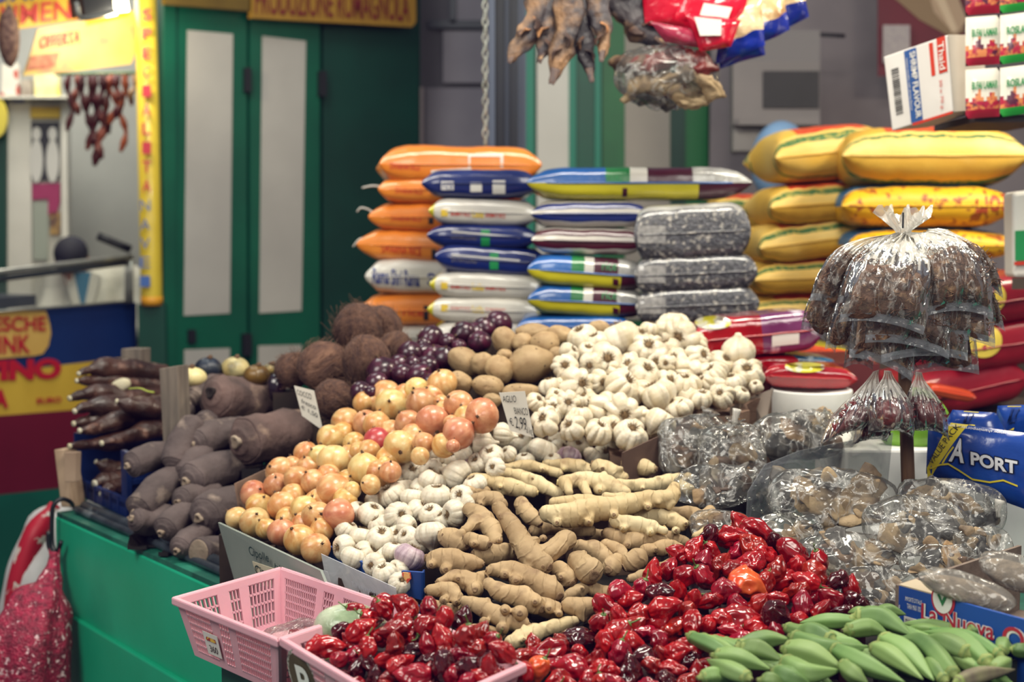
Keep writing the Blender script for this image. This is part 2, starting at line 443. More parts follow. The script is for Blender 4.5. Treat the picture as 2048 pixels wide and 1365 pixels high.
cbox(.05, 4.5, .06, 1.3, 0, .1).build('plinth', M('plinth', '#15201e'), cnt, smooth=False)
mt_ = MB(); mt_.prism([ct(.30, .085, ZT + .0002), ct(4.4, .085, ZT + .0002), ct(4.4, 1.15, ZT + .0002), ct(.30, 1.15, ZT + .0002)], (0, 0, .003)); tag(mt_.build('gap_sheet', M('gap_sheet_black', '#17130f', '#0f0c0a', 20, .9), smooth=False), 'added black sheet over the counter top, darkening the gaps in the heaps', 'mat')  # added dark sheet, so gaps between the goods read as shade
# grey steel rail along the upper edge
rm = M('rail_steel', '#3d454d', '#20262c', 10, .35, .1, 80, c3='#8a9297', s3=9, lo3=.6, hi3=.72, spec=.6)
ra = MB(); ra.tube([ct(.05, .040, ZT + .010), ct(2.5, .040, ZT + .010)], .010, 10, 24); ra.tube([ct(.05, .062, ZT + .016), ct(2.5, .062, ZT + .016)], .014, 10, 24)
ra.build('edge_rail', rm, cnt)
# black double hook over the counter corner
hk = MB(); bm_ = M('black_rubber', '#17191d', rough=.45)
hp = lambda x, y, o=.02: P(x, y, C0.y - o)
hk.tube([hp(150, 1018, -.06), hp(140, 1004, .01), hp(122, 999, .04), hp(107, 1012, .05), hp(104, 1040, .05), hp(104, 1085, .05), hp(110, 1105, .06)], .006, 8, 30)
hk.tube([hp(97, 1064, .06), hp(97, 1090, .06), hp(104, 1105, .06), hp(113, 1108, .06), hp(119, 1095, .08), hp(122, 1084, .09)], .0062, 8, 24)
tag(hk.build('double_hook', bm_), 'black double hook hooked over the corner of the green counter', 'hook')
# red net sack hanging from it
nm = M('red_net', '#b01c44', '#6d1029', 60, .4, .8, 160, c3='#efc7cb', s3=75, lo3=.6, hi3=.68, spec=.6, bdist=.01)
ns = MB()
def nfn(t, a): return 1 + .10 * math.sin(5 * a + 1) + .05 * math.sin(9 * a + 8 * t)
ns.tube([hp(108, 1104, .085), hp(106, 1125, .09), hp(98, 1170, .12), hp(80, 1220, .18), hp(60, 1290, .21), hp(56, 1370, .21), hp(54, 1460, .21), hp(54, 1500, .20)], [.010, .013, .03, .075, .095, .10, .08, .02], 40, 44, fn=nfn)
nb = ns.build('net_sack', nm); tag(nb, 'red mesh net sack hanging from the black hook at the counter corner', 'net bag')
n2 = MB()
for k in range(10):
    x0 = 99 + k * 2.2; x1 = 60 + k * 8
    n2.tube([hp(98 if k < 5 else 119, 1098, .085), hp(x0, 1130, .09), hp(x0 - 4 + (k - 4) * 1.5, 1170, .13), hp(x1 - 10, 1225, .25)], .0016, 5, 10)
n2.build('drawstrings', nm, nb)
# white and red sack standing behind the corner
sp = lambda x, y, o: P(x, y, C0.y + .45 + o)
sk = MB(); sk.tube([sp(68, 1540, 0), sp(70, 1420, 0), sp(75, 1300, 0), sp(90, 1160, 0), sp(110, 1060, .02), sp(135, 1000, .05)], [.11, .13, .13, .12, .085, .02], 28, 36, fn=lambda t, a: 1 + .05 * math.sin(3 * a + 9 * t))
so = sk.build('standing_sack', M('white_sack', '#e6e2e0', '#cfcac8', 8, .5, .2, 20)); tag(so, 'white and red printed sack standing behind the counter corner', 'sack')
rs = MB(); rs.tube([sp(40, 1420, -.02), sp(42, 1300, -.03), sp(52, 1170, -.03), sp(78, 1075, -.02), sp(112, 1012, .02)], [.04, .05, .05, .045, .02], 16, 24, flat=1.9)
rs.build('red_print', M('red_print', '#c21c33', '#e8dcd0', 22, .5, lo=.57, hi=.6), so)
# ================================================================== Cipolle bin board and other heap trays
card = M('cardboard', '#7d6251', '#6b5446', 12, .8, .15, 70)
dark = M('gap_dark', '#3a2a20', '#20160f', 9, .9)  # gap shade put into the bed colour
def tray(name, poly, D, back, label, cat_, z0=ZT + .004, mat=dark):
    """a box filled under the heap: sloped top a little behind the heap's surface, upright sides"""
    top = [P(x, y, D(x, y)) for x, y in poly]
    n = (top[1] - top[0]).cross(top[2] - top[0]).normalized()
    if n.z < 0: n = -n
    top = [p - n * back for p in top]
    bot = [V((p.x, p.y, min(z0, p.z - .002))) for p in top]
    k = len(top); mb = MB(); mb.add(top + bot, [tuple(range(k)), tuple(range(2 * k - 1, k - 1, -1))] + [(i, i + k, (i + 1) % k + k, (i + 1) % k) for i in range(k)])
    return tag(mb.build(name, mat, smooth=False), label, cat_)
D_on = dplane((435, 1045, 2.93), (640, 1140, 2.55), (790, 790, 3.2))
D_gf = dplane((660, 1085, 2.68), (840, 1150, 2.46), (960, 880, 2.98))
D_gr = dplane((1240, 900, 2.95), (1340, 650, 3.45), (1500, 790, 3.22))
D_gi = dplane((1040, 1290, 2.22), (1300, 930, 2.92), (860, 1130, 2.46))
D_pe = dplane((1210, 1345, 2.05), (1510, 1050, 2.48), (1700, 1190, 2.28))
D_ok = dplane((1400, 1350, 1.93), (1830, 1240, 2.08), (1950, 1350, 1.90))
D_ya = dplane((400, 1100, 3.12), (280, 930, 3.42), (540, 800, 3.5))
D_ca = dplane((200, 900, 3.78), (200, 740, 3.95), (330, 820, 3.9))
D_po = dplane((960, 760, 3.22), (1060, 660, 3.45), (1100, 760, 3.22))
D_ro = dplane((760, 760, 3.3), (980, 660, 3.6), (850, 770, 3.25))
D_co = dplane((733, 740, 3.42), (716, 656, 3.62), (584, 741, 3.62))
# flared front board of the onion bin with hand-lettered card
bd = MB()
fb = [P(436, 1046, 2.875), P(640, 1142, 2.475), P(664, 1200, 2.435), P(470, 1166, 2.82)]
fn_ = (fb[1] - fb[0]).cross(fb[3] - fb[0]).normalized()
bd.prism(fb, fn_ * .005)
bo = bd.build('front_board', M('grey_card', '#8b9189', '#7b837c', 5, .6, .05, 40), smooth=False); tag(bo, 'grey flared board fronting the onion bin', 'board')
if fn_.y > 0: fn_ = -fn_
def bq(u0, v0, u1, v1, o=.008):
    f = lambda u, v: fb[0].lerp(fb[1], u).lerp(fb[3].lerp(fb[2], u), v) + fn_ * o
    return [f(u0, v1), f(u1, v1), f(u1, v0), f(u0, v0)]
ink = M('marker_ink', '#12312f', rough=.7)
lettering('Cipolle', bq(.34, .14, .54, .40), ink, bo, lift=.001, shear=.3, bold=.01)
cdm = MB(); q = bq(.34, .46, .66, .92, .0075); cdm.prism(q, fn_ * .0015)
sc_ = cdm.build('price_card', M('paper_tan', '#cfc3a9', '#bfb298', 6, .8), smooth=False); tag(sc_, 'tan hand-lettered onion card on the grey board', 'card')
lettering('Cipolla', bq(.36, .50, .58, .76, .011), ink, sc_, lift=.001, shear=.25, bold=.012)
lettering('bionde', bq(.58, .30, .82, .44, .009), ink, bo, lift=.001, shear=.3, bold=.004)
sd = MB(); sd.prism([P(468, 968, 3.02), P(532, 938, 3.16), P(540, 1010, 3.16), P(480, 1042, 3.0)], V((.004, .004, 0)))
tag(sd.build('side_flap', card, smooth=False), 'brown cardboard flap at the left of the onion bin', 'flap')
# front of the garlic box: printed blue box end, clear sleeve with small print
blue = M('box_blue', '#1f4f9c', '#1a458b', 8, .45)
gb = [P(655, 1078, 2.66), P(842, 1152, 2.43), P(838, 1212, 2.45), P(662, 1130, 2.68)]
g2n = (gb[1] - gb[0]).cross(gb[3] - gb[0]).normalized(); g2n = -g2n if g2n.y > 0 else g2n
gmb = MB(); gmb.prism([P(655, 1092, 2.66), P(800, 1162, 2.47), P(800, 1192, 2.475), P(842, 1216, 2.45), P(838, 1240, 2.47), P(662, 1140, 2.69)], -g2n * .004)
gx = gmb.build('printed_box', blue, smooth=False); tag(gx, 'blue printed fruit box front holding the white garlic', 'box')
gc = MB(); gc.prism([P(803, 1143, 2.45), P(846, 1146, 2.425), P(846, 1202, 2.44), P(803, 1190, 2.465)], -g2n * .004); gc.prism([P(846, 1146, 2.425), P(850, 1140, 2.52), P(850, 1195, 2.53), P(846, 1202, 2.44)], V((-.003, 0, 0)))
gc.build('corner_post', M('box_blue_dark', '#1c438a'), gx, smooth=False)
lg = MB(); lg.prism([P(806, 1145, 2.447), P(821, 1146, 2.438), P(823, 1158, 2.438), P(815, 1168, 2.442), P(806, 1160, 2.447)], g2n * .002); lg.build('emblem', M('emblem_red', '#c8402e', '#e8b070', 90, .5, lo=.5, hi=.52), gx, smooth=False)
fl = MB(); sl = [P(643, 1108, 2.60), P(792, 1176, 2.41), P(800, 1232, 2.43), P(655, 1172, 2.62)]
fl.prism(sl, g2n * .001)
fs_ = fl.build('clear_sleeve', film('film_sleeve', .5, '#f2f3fa', .10, 14, bk=.1, gloss=.3), smooth=False); tag(fs_, 'clear plastic sleeve with small print before the garlic box', 'sleeve')
def sq(u0, v0, u1, v1): 
    f = lambda u, v: sl[0].lerp(sl[1], u).lerp(sl[3].lerp(sl[2], u), v) + g2n * .004
    return [f(u0, v1), f(u1, v1), f(u1, v0), f(u0, v0)]
lettering('Tel. e Fax 0523 - Tel 0522', sq(.42, .42, .95, .58), M('print_white', '#d8dcea'), fs_, lift=.001)
f2 = MB(); f2.prism([P(630, 1137, 2.56), P(655, 1144, 2.56), P(680, 1220, 2.58), P(650, 1210, 2.6)], (0, .001, 0)); tag(f2.build('loose_film', film('film_sleeve'), smooth=False), 'loose end of clear film beside the onion board', 'film')
# rear garlic box flaps
bx = MB(); bx.prism([P(1243, 906, 2.90), P(1318, 872, 2.99), P(1322, 950, 3.0), P(1243, 985, 2.91)], N * .006)
cbx = tag(bx.build('cardboard_box', M('cardboard_dark', '#6a5247', '#5d483e', 10, .8), smooth=False), 'brown cardboard box holding the rear heap of garlic', 'box')
bx = MB(); bx.prism([P(1460, 815, 3.18), P(1500, 795, 3.28), P(1500, 865, 3.28), P(1460, 895, 3.18)], N * .004); bx.prism([P(1500, 795, 3.28), P(1545, 778, 3.22), P(1530, 850, 3.2), P(1500, 865, 3.28)], N * .004)
bx.build('flap', M('cardboard_grey', '#8d7f73', '#7d7066', 10, .8), cbx, smooth=False)
# price cards
def price(name, px, d, lines, label, tilt=0.0):
    q = [P(x, y, d) for x, y in px]; mb = MB(); mb.prism(q, V((0, .002, 0)))
    o = mb.build(name, M('paper_white', '#ded8cc', '#cfc9bd', 5, .8), smooth=False); tag(o, label, 'price card')
    for s, u0, v0, u1, v1, sh in lines:
        f = lambda u, v: q[3].lerp(q[2], u).lerp(q[0].lerp(q[1], u), v) + V((0, -.003, 0))
        lettering(s, [f(u0, v0), f(u1, v0), f(u1, v1), f(u0, v1)], M('marker_black', '#15161a'), o, lift=.0005, shear=sh)
    return o
price('price_card', [(998, 786), (1050, 783), (1068, 876), (1020, 862)], 2.88, [('AGLIO', .06, .76, .60, .92, .2), ('BIANCO', .42, .48, .95, .64, 0), ('€', .10, .16, .24, .36, 0), ('2,99', .30, .08, .80, .42, .3), ('al kg', .72, .02, .98, .22, .2)], 'white card lettered AGLIO BIANCO 2,99 stuck in the garlic')
price('price_card', [(588, 772), (628, 782), (646, 862), (604, 832)], 3.25, [('COCCO', .08, .74, .8, .9, .2), ('fresco', .2, .5, .9, .64, .2), ('€ 1,50', .1, .26, .9, .42, .2)], 'white hand-lettered price card before the coconuts')
# ================================================================== produce: one prototype of each kind, then copies
def hairs(mb, c, axis, n, r, l, rng, th=.012, seg=3):
    axis = V(axis); q = axis.to_track_quat('Z', 'Y')
    for _ in range(n):
        a = rng.uniform(0, 2 * PI); rr = r * math.sqrt(rng.random()); b = V(c) + q @ V((rr * math.cos(a), rr * math.sin(a), 0))
        t = b + q @ V((rr * math.cos(a) * 1.0 + rng.uniform(-.1, .1) * l, rr * math.sin(a) * 1.0 + rng.uniform(-.1, .1) * l, l * rng.uniform(.5, 1.1)))
        mb.tube([b, (b + t) / 2 + q @ V((rng.uniform(-.2, .2) * l, rng.uniform(-.2, .2) * l, 0)), t], [th, th * .8, th * .3], seg, 4)
def skin(name, c1, c2, **k): return M(name, c1, c2, bdist=.0012, **k)
onion_m = [skin('onion_gold', '#c58d4f', '#dcb67c', scale=2.2, stretch=(1, 1, .22), rough=.34, coat=.15, var=.10, hue=.014, bump=.10, bscale=18, c3='#bb7136', s3=1.3, lo3=.5, hi3=.75, spec=.5),
           skin('onion_pale', '#dcc287', '#cfa562', scale=2.2, stretch=(1, 1, .22), rough=.34, coat=.15, var=.08, hue=.012, bump=.10, bscale=18, c3='#c88e55', s3=1.1, lo3=.55, hi3=.8),
           skin('onion_rose', '#b9774f', '#cf9870', scale=2.4, stretch=(1, 1, .22), rough=.34, coat=.15, var=.10, hue=.012, bump=.10, bscale=18, c3='#a4543a', s3=1.4, lo3=.5, hi3=.8),
           skin('onion_red', '#a8353a', '#bf5550', scale=2.0, stretch=(1, 1, .22), rough=.3, coat=.2, bump=.2, bscale=22)]
redon_m = skin('onion_purple', '#270b19', '#431329', scale=2.0, stretch=(1, 1, .25), rough=.3, coat=.25, var=.25, bump=.08, bscale=12, c3='#571c34', s3=1.1, lo3=.55, hi3=.8)
dryb = M('dry_brown', '#6a4f3a', '#463324', 6, .9); dryp = M('dry_pale', '#c9b592', '#a58d68', 6, .9)
def onion_proto(name, mat, seed, squash=.92):
    rg = random.Random(seed); mb = MB(); prof = []
    for i in range(25):
        t = i / 24; a = PI * t; r = math.sin(a); z = -math.cos(a) * squash
        if z > .55 * squash: r = max(r, .10 + (1 - t) * .25); z += (t - .8) * .4 * (1 if t > .8 else 0)
        prof.append((max(r, .02), z))
    fn = lambda p, a, t: p * (1 + .035 * math.sin(a * 2 + seed) * math.sin(PI * t) + .02 * noise.noise(p * 1.6 + V((seed, 0, 0))) + .006 * math.sin(a * 22))
    mb.lathe(prof, 36, fn=fn); o = mb.build(name, mat, origin=V((0, 0, 0)))
    nk = MB(); zt = squash + .08
    nk.tube([V((0, 0, zt - .16)), V((.01, .02, zt)), V((.03 * rg.uniform(-1, 1), .05, zt + .14))], [.15, .10, .05], 9, 7, fn=lambda t, a: 1 + .3 * math.sin(4 * a + seed))
    hairs(nk, (0, 0, zt), (0, 0, 1), 7, .05, .25, rg, .018); nk.build('neck', dryb, o)
    rt = MB(); rt.lathe([(.13, -squash + .03), (.12, -squash - .02), (.01, -squash - .035)], 12); hairs(rt, (0, 0, -squash), (0, 0, -1), 16, .10, .14, rg, .014); rt.build('root_tuft', dryb, o)
    PROTO.append(o); return o
def garlic_proto(name, mat, seed, lobes, depth, rib, neck=1.25):
    rg = random.Random(seed); mb = MB()
    prof = [(.02, .50), (.16, .52), (.33, .60), (.58, .58), (.80, .42), (.95, .18), (1.0, -.06), (.95, -.30), (.80, -.52), (.58, -.70), (.36, -.84), (.22, -.96), (.15, -1.08), (.12, -neck + .03), (.09, -neck)]
    pr = []
    for i in range(len(prof) - 1):
        for k in range(3): t = k / 3; pr.append((prof[i][0] * (1 - t) + prof[i + 1][0] * t, prof[i][1] * (1 - t) + prof[i + 1][1] * t))
    pr.append(prof[-1]); ph = [rg.uniform(-.25, .25) for _ in range(lobes)]; sz = [rg.uniform(.80, 1.10) for _ in range(lobes)]
    def fn(p, a, t):
        if depth > .1: a0 = a; a = (a + .30 * math.sin(a + seed) + .20 * math.sin(2 * a + seed * 2)) % (2 * PI)
        k = a / (2 * PI) * lobes; i = int(k) % lobes; f = k - int(k)
        g = 1 - depth * (abs(2 * f - 1) ** 3.2) * math.sin(PI * min(1, max(0, t * 1.15 - .05))) ** .7
        s = sz[i] * (1 - f) ** .0 if depth > .1 else 1
        s = (sz[i] * min(1, 2 * (1 - abs(2 * f - 1))) + (1 - min(1, 2 * (1 - abs(2 * f - 1)))) * .95) if depth > .1 else 1
        w = math.sin(PI * min(1, t * 1.1)); q = V((p.x * g * (1 + (s - 1) * w), p.y * g * (1 + (s - 1) * w), p.z * (1 + (s - 1) * .4)))
        return q * (1 + rib * math.sin(a * 34 + seed) * w + .03 * noise.noise(q * 1.5 + V((seed, 3, 1)))) + V((.04 * math.sin(seed) * (t > .6) * (t - .6) * 3, 0, 0))
    mb.lathe(pr, lobes * 8 if lobes * 8 > 60 else 72, fn=fn); o = mb.build(name, mat, origin=V((0, 0, 0)))
    rt = MB(); rt.lathe([(.20, .49), (.20, .56), (.10, .585), (.01, .59)], 14, fn=lambda p, a, t: p * (1 + .06 * math.sin(7 * a)))
    hairs(rt, (0, 0, .56), (0, 0, 1), 46, .22, .2, rg, .014); rt.build('root_tuft', M('garlic_root', '#8d7350', '#6b543a', 9, .9), o)
    PROTO.append(o); return o
gar_w = skin('garlic_white', '#dfd7c5', '#cdc1ab', scale=2.2, stretch=(1, 1, .2), rough=.42, var=.05, bump=.35, bscale=16, sss=.12, c3='#c9b7a6', s3=1.5, lo3=.6, hi3=.85)
gar_c = skin('garlic_cream', '#e0d6c2', '#cbbc9f', scale=2.0, stretch=(1, 1, .3), rough=.4, var=.06, bump=.3, bscale=14, sss=.12, c3='#bda684', s3=1.3, lo3=.6, hi3=.85)
gar_p = skin('garlic_purple', '#b9a3ac', '#8d7080', scale=2.5, stretch=(1, 1, .15), rough=.45, bump=.35, bscale=16, c3='#d9cdc8', s3=1.2, lo3=.5, hi3=.7)
onP = [[onion_proto('yellow_onion', onion_m[k], 3 * k + s, .9 + .05 * s) for s in range(2)] for k in range(3)] + [[onion_proto('reddish_onion', onion_m[3], 31, 1.05)]]
roP = [onion_proto('red_onion', redon_m, 41 + s, .86 + .06 * s) for s in range(3)]
gwP = [garlic_proto('garlic_bulb', gar_w, 51 + s, 10 + s, .07, .008, 1.2 + .12 * s) for s in range(3)]
gpP = garlic_proto('garlic_bulb', gar_p, 57, 11, .09, .012)
gcP = [garlic_proto('garlic_bulb', gar_c, 61 + s, 6 + s % 3, .17 + .03 * s, .004, 1.1) for s in range(4)]
def rq(rng, up=(0, 0, 1), spread=1.2, cam=.5):
    v = V(up) + V((rng.uniform(-1, 1), rng.uniform(-1, 1), rng.uniform(-1, 1))) * spread + V((0, -cam, 0))
    return aim(v, rng.uniform(0, 6.28))
def fillers(its, D, rng, n=400):
    """half hidden ones of the next layer down, seen in the gaps"""
    out = []; rm = sum(i[2] for i in its) / len(its); x0, x1 = min(i[0] for i in its), max(i[0] for i in its); y0, y1 = min(i[1] for i in its), max(i[1] for i in its)
    for _ in range(n * 8):
        x, y = rng.uniform(x0, x1), rng.uniform(y0, y1)
        if any(math.hypot(x - i[0], y - i[1]) < i[2] * .80 + rm * .12 for i in its) or any(math.hypot(x - o[0], y - o[1]) < rm * 1.25 for o in out): continue
        an = sorted(math.atan2(i[1] - y, i[0] - x) for i in its if math.hypot(x - i[0], y - i[1]) < i[2] + rm * 2.0)
        if len(an) < 3 or max([(an[(k + 1) % len(an)] - an[k]) % (2 * PI) for k in range(len(an))]) > 2.7: continue
        d = D(x, y); out.append([x, y, rm * rng.uniform(.9, 1.05), d + rm * d / F * 1.0])
    return out
def heap(items, D, pick, lab, cat_, group, rows, front, spread=1.0, up=(0, 0, 1), cam=.5, k=1.08, tol=.95, seed=1, special=None, push=0.0, bedm=None, bedl=None, z0=.854, frows=3):
    rng = random.Random(seed); its = [[x, y, r, D(x, y) + push] for x, y, r in items]; relax(its, tol)
    if bedl:
        fl_ = fillers(its, D, rng); fn_m = row_names([(i[0], i[1]) for i in fl_], frows, front) if fl_ else []
        for i, (x, y, r, d) in enumerate(fl_): inst(pick(99, rng), P(x, y, d), rq(rng, up, spread, cam), r * d / F * k, f'half-hidden {lab} {fn_m[i]}', cat_, group)
        bed(bedl[0], bedl[1], [(P(i[0], i[1], i[3]), i[2] * i[3] / F * k) for i in its + fl_], bedm or dark, z0)
    nm = row_names([(i[0], i[1]) for i in its], rows, front); out = []
    for i, (x, y, r, d) in enumerate(its):
        p = pick(i, rng); s = r * d / F * k; l = f'{lab} {nm[i]}'; u = None
        if special and i in special:
            sp_ = special[i]; l = sp_[0]; p = sp_[1] or p; u = sp_[2] if len(sp_) > 2 else None
        q = aim(u, rng.uniform(0, 6)) if u else rq(rng, up, spread, cam)
        out.append(inst(p, P(x, y, d), q, s, l, cat_, group))
    return out
onions = [(508,990,27),(559,943,27),(596,960,27),(627,965,25),(552,971,24),(668,923,32),(729,939,32),(666,981,33),(564,1013,29),(610,1020,28),(634,1034,30),(678,1030,32),(473,1037,22),(510,1045,29),(532,1058,21),(564,1066,28),(599,1080,31),(631,1097,29),(612,907,24),(641,915,25),(661,879,27),(691,844,27),(729,807,22),(733,848,27),(708,888,22),(754,851,26),(719,902,19),(755,884,26),(771,788,27),(783,810,31),(833,779,23),(884,768,29),(841,807,29),(917,810,29),(964,832,33),(865,843,32),(816,847,25),(801,894,32),(917,867,32),(847,887,22),(840,913,18),(781,944,22),(741,970,20),(902,845,15),(768,928,14),(704,982,18),(882,805,15),(906,893,14)]
pal = {12, 13, 19, 29, 37, 40, 42, 30, 5, 6, 45}; ros = {4, 11, 34, 38, 41, 43, 47, 33, 32, 35, 39, 36, 0, 15, 23}
def pick_on(i, rng): k = 1 if i in pal else 2 if i in ros else 0; return onP[k][rng.randrange(2)]
heap(onions, D_on, pick_on, 'yellow onion in bin,', 'onion', 'yellow onions in the bin', 6, 'grey board', 1.3, seed=3, cam=.7, bedl=('onion_gap_bed', 'added dark bed in the shaded gaps under the yellow onions'),
     special={27: ('shiny reddish onion, the reddest in the heap of yellow onions', onP[3][0], (.3, -.3, -1)), 37: ('round yellow-green onion showing its root just right of the reddish one', onP[1][0], (-.1, 1.6, .35)),
              6: ('onion with its dark dry neck standing upright in mid heap', onP[1][1], (-.1, -.25, 1)), 11: ('elongated onion with a purple dry neck at left beside the white garlic', onP[2][0], (-1, -.3, .1)), 34: ('large rose-brown onion at the right end of the heap below the potatoes', onP[2][1], (-.25, -1, .1)),
              29: ('large pale onion with a dark neck spot at the top of the heap', onP[1][0], (-.05, -.9, .35)), 31: ('golden onion with its neck up at the top right of the heap', onP[0][0], (-.2, -.5, .9)), 35: ('big pinkish onion with a dark root at lower right, above the white garlic', onP[2][0], (-.4, .9, .7)), 5: ('large pale gold onion in the middle, above the scratched one', onP[1][1], (.2, .8, .7))})
red_onions = [(764,743,30),(722,786,23),(820,708,25),(861,679,27),(805,749,21),(839,752,25),(868,714,24),(889,717,25),(925,669,25),(968,656,22),(996,650,28),(959,685,22),(895,685,17),(827,728,16),(848,691,15),(742,785,13),(918,694,15),(859,761,15)]
heap(red_onions, D_ro, lambda i, g: roP[g.randrange(3)], 'dark purple onion,', 'red onion', 'red onions behind the yellow ones', 4, 'yellow onions', 1.2, seed=5, bedl=('red_onion_gap_bed', 'added dark bed in the shaded gaps under the red onions'))
gf = [(694,1060,24),(724,1074,24),(762,1077,28),(687,1096,25),(708,1114,26),(748,1130,23),(769,1146,24),(800,1166,22),(820,1113,31),(787,1102,22),(815,1074,21),(815,1055,23),(862,1067,31),(798,1033,28),(744,1029,28),(716,1024,24),(784,990,28),(783,965,25),(754,979,22),(826,996,24),(873,992,30),(862,1029,24),(907,1027,26),(865,962,27),(820,947,27),(862,941,23),(876,904,26),(915,954,32),(922,907,21),(960,887,28),(940,932,14),(884,935,22),(982,911,24),(937,1007,16),(1002,871,24),(1040,882,24),(1015,909,18),(1086,900,30),(1049,922,20),(1113,882,17),(1138,914,24),(1156,893,22),(1105,922,18),(990,936,20),(1214,907,26),(1185,911,18)]
heap(gf, lambda x, y: D_gf(x, y) + max(0, D_gi(x, y) + .10 - D_gf(x, y)) * min(1, max(0, (x - 985) / 60)) * min(1, max(0, (1000 - y) / 70)), lambda i, g: gwP[g.randrange(3)], 'white garlic, front box,', 'garlic', 'white garlic in the front box', 6, 'clear sleeve', 1.0, seed=8, cam=.6, k=1.1, bedl=('garlic_gap_bed', 'added dark bed in the shaded gaps under the white garlic beside the onions'),
     special={8: ('purplish grey garlic bulb with torn skin near the box corner', gpP, (.5, .2, 1)), 40: ('garlic bulb with a purple patch at right above the ginger', gpP, (.3, .8, 1)), 30: ('small purple-tinged garlic bulb above the ginger', gpP, (1, -.3, 1)), 27: ('large garlic bulb lying with its brown root to the right beside the ginger', gwP[1], (1, -.5, -.4)), 2: ('garlic bulb with a big brown root tuft facing up in the front box', gwP[0], (.15, -.55, 1)),
              12: ('garlic bulb with its stalk pointing down, left of the ginger', gwP[2], (-.1, .35, 1)), 19: ('garlic bulb with a long stalk hanging down in mid heap', gwP[2], (.15, .3, 1)), 20: ('plump garlic bulb with its root on top, right of mid heap', gwP[0], (0, -.1, 1))})
gr = [(1164,676,31),(1241,673,38),(1347,648,28),(1299,658,18),(1362,673,36),(1213,722,36),(1175,704,22),(1294,699,33),(1131,734,28),(1154,770,34),(1352,719,24),(1398,716,27),(1289,747,33),(1243,772,36),(1373,770,28),(1428,750,28),(1477,706,34),(1495,750,33),(1314,790,34),(1101,772,21),(1109,795,19),(1134,808,25),(1192,818,31),(1248,826,35),(1070,803,20),(1091,843,29),(1144,856,26),(1195,864,28),(1319,841,31),(1258,869,34),(1403,798,23),(1444,795,25),(1482,790,19),(1368,815,20),(1512,772,14),(1261,716,17),(1332,727,18),(1139,706,20),(1410,765,18),(1225,740,16)]
heap(gr, D_gr, lambda i, g: gcP[g.randrange(4)], 'cream garlic, rear heap,', 'garlic', 'cream garlic in the rear heap', 6, 'brown box', 1.1, seed=9, cam=.8, k=1.14, bedm=card, bedl=('garlic_box_lining', 'brown cardboard under the rear heap of cream garlic'),
     special={5: ('big cream garlic bulb turned to show its round root disc, upper left', gcP[0], (.05, -1, .35)), 8: ('cream garlic bulb with its root facing front, at the left edge of the rear heap', gcP[1], (-.1, -1, .3)), 7: ('garlic bulb with a large grey root tuft near the top', gcP[2], (.05, -.9, .6)), 14: ('cream garlic bulb with a wide brown root on top, right part of the rear heap', gcP[3], (-.1, -.3, 1)), 16: ('smooth garlic bulb standing at the right end above the box flap', gcP[0], (.1, .3, -1)), 2: ('topmost garlic bulb of the rear heap', gcP[2], (0, .3, .9))})
# potatoes
pot_m = skin('potato', '#ae936c', '#9a7d58', scale=1.6, rough=.65, var=.08, bump=.4, bscale=12, c3='#7d6244', s3=5, lo3=.64, hi3=.74)
def potato_proto(seed):
    mb = MB(); mb.sphere((0, 0, 0), 1, 30, 20, fn=lambda p: p * (1 + .16 * NZ(p, .8, seed) + .05 * NZ(p, 2.2, seed + 4) - .10 * max(0, NZ(p, 2.6, seed + 9) - .35) * 3))
    o = mb.build('potato', pot_m, origin=V((0, 0, 0)))
    ey = MB(); rg = random.Random(seed)
    b = BVHTree.FromPolygons([v.co for v in o.data.vertices], [tuple(p.vertices) for p in o.data.polygons])
    for _ in range(6):
        dr = V((rg.uniform(-1, 1), rg.uniform(-1, 1), rg.uniform(-1, 1))).normalized(); h = b.ray_cast(dr * 3, -dr)
        if h[0]: ey = MB(); ey.sphere(h[0], .07, 8, 6, sc=(1, .6, .3), rot=h[1].to_track_quat('Z', 'Y').to_matrix()); ey.build('eye', M('potato_eye', '#5a4634', rough=.9), o)
    PROTO.append(o); return o
ptP = [potato_proto(s) for s in (1, 5, 8, 12)]
pots = [(930,724,36,26,40),(965,729,27,24,0),(1000,740,31,27,30),(1060,730,48,40,-20),(1009,682,28,25,80),(1044,685,22,19,0),(1091,691,31,29,0),(1067,664,35,18,0),(1123,672,30,20,10),(974,773,33,24,10),(921,766,28,22,30),(1044,784,38,18,0),(1009,711,16,13,0),(1197,657,24,16,0),(985,801,20,15,0),(1114,708,16,14,0)]
its = [[x, y, (a + b) / 2, D_po(x, y)] for x, y, a, b, g in pots]; relax(its, .9); bed('potato_gap_bed', 'added dark bed in the shaded gaps under the potatoes', [(P(i[0], i[1], i[3]), i[2] * i[3] / F * .9) for i in its], dark, .854)
pn = row_names([(i[0], i[1]) for i in its], 4, 'yellow onions'); pr_ = random.Random(4)
for i, (x, y, a, b, g) in enumerate(pots):
    d = its[i][3]; q = Quaternion((0, 1, 0), math.radians(g)) @ Quaternion((1, 0, 0), pr_.uniform(0, 6))
    inst(ptP[i % 4], P(x, y, d), q, (a * d / F, b * d / F, b * d / F), 'largest potato, pitted with two dark hollows, left of the garlic' if i == 3 else f'tan potato, {pn[i]}', 'potato', 'potatoes behind the onions')
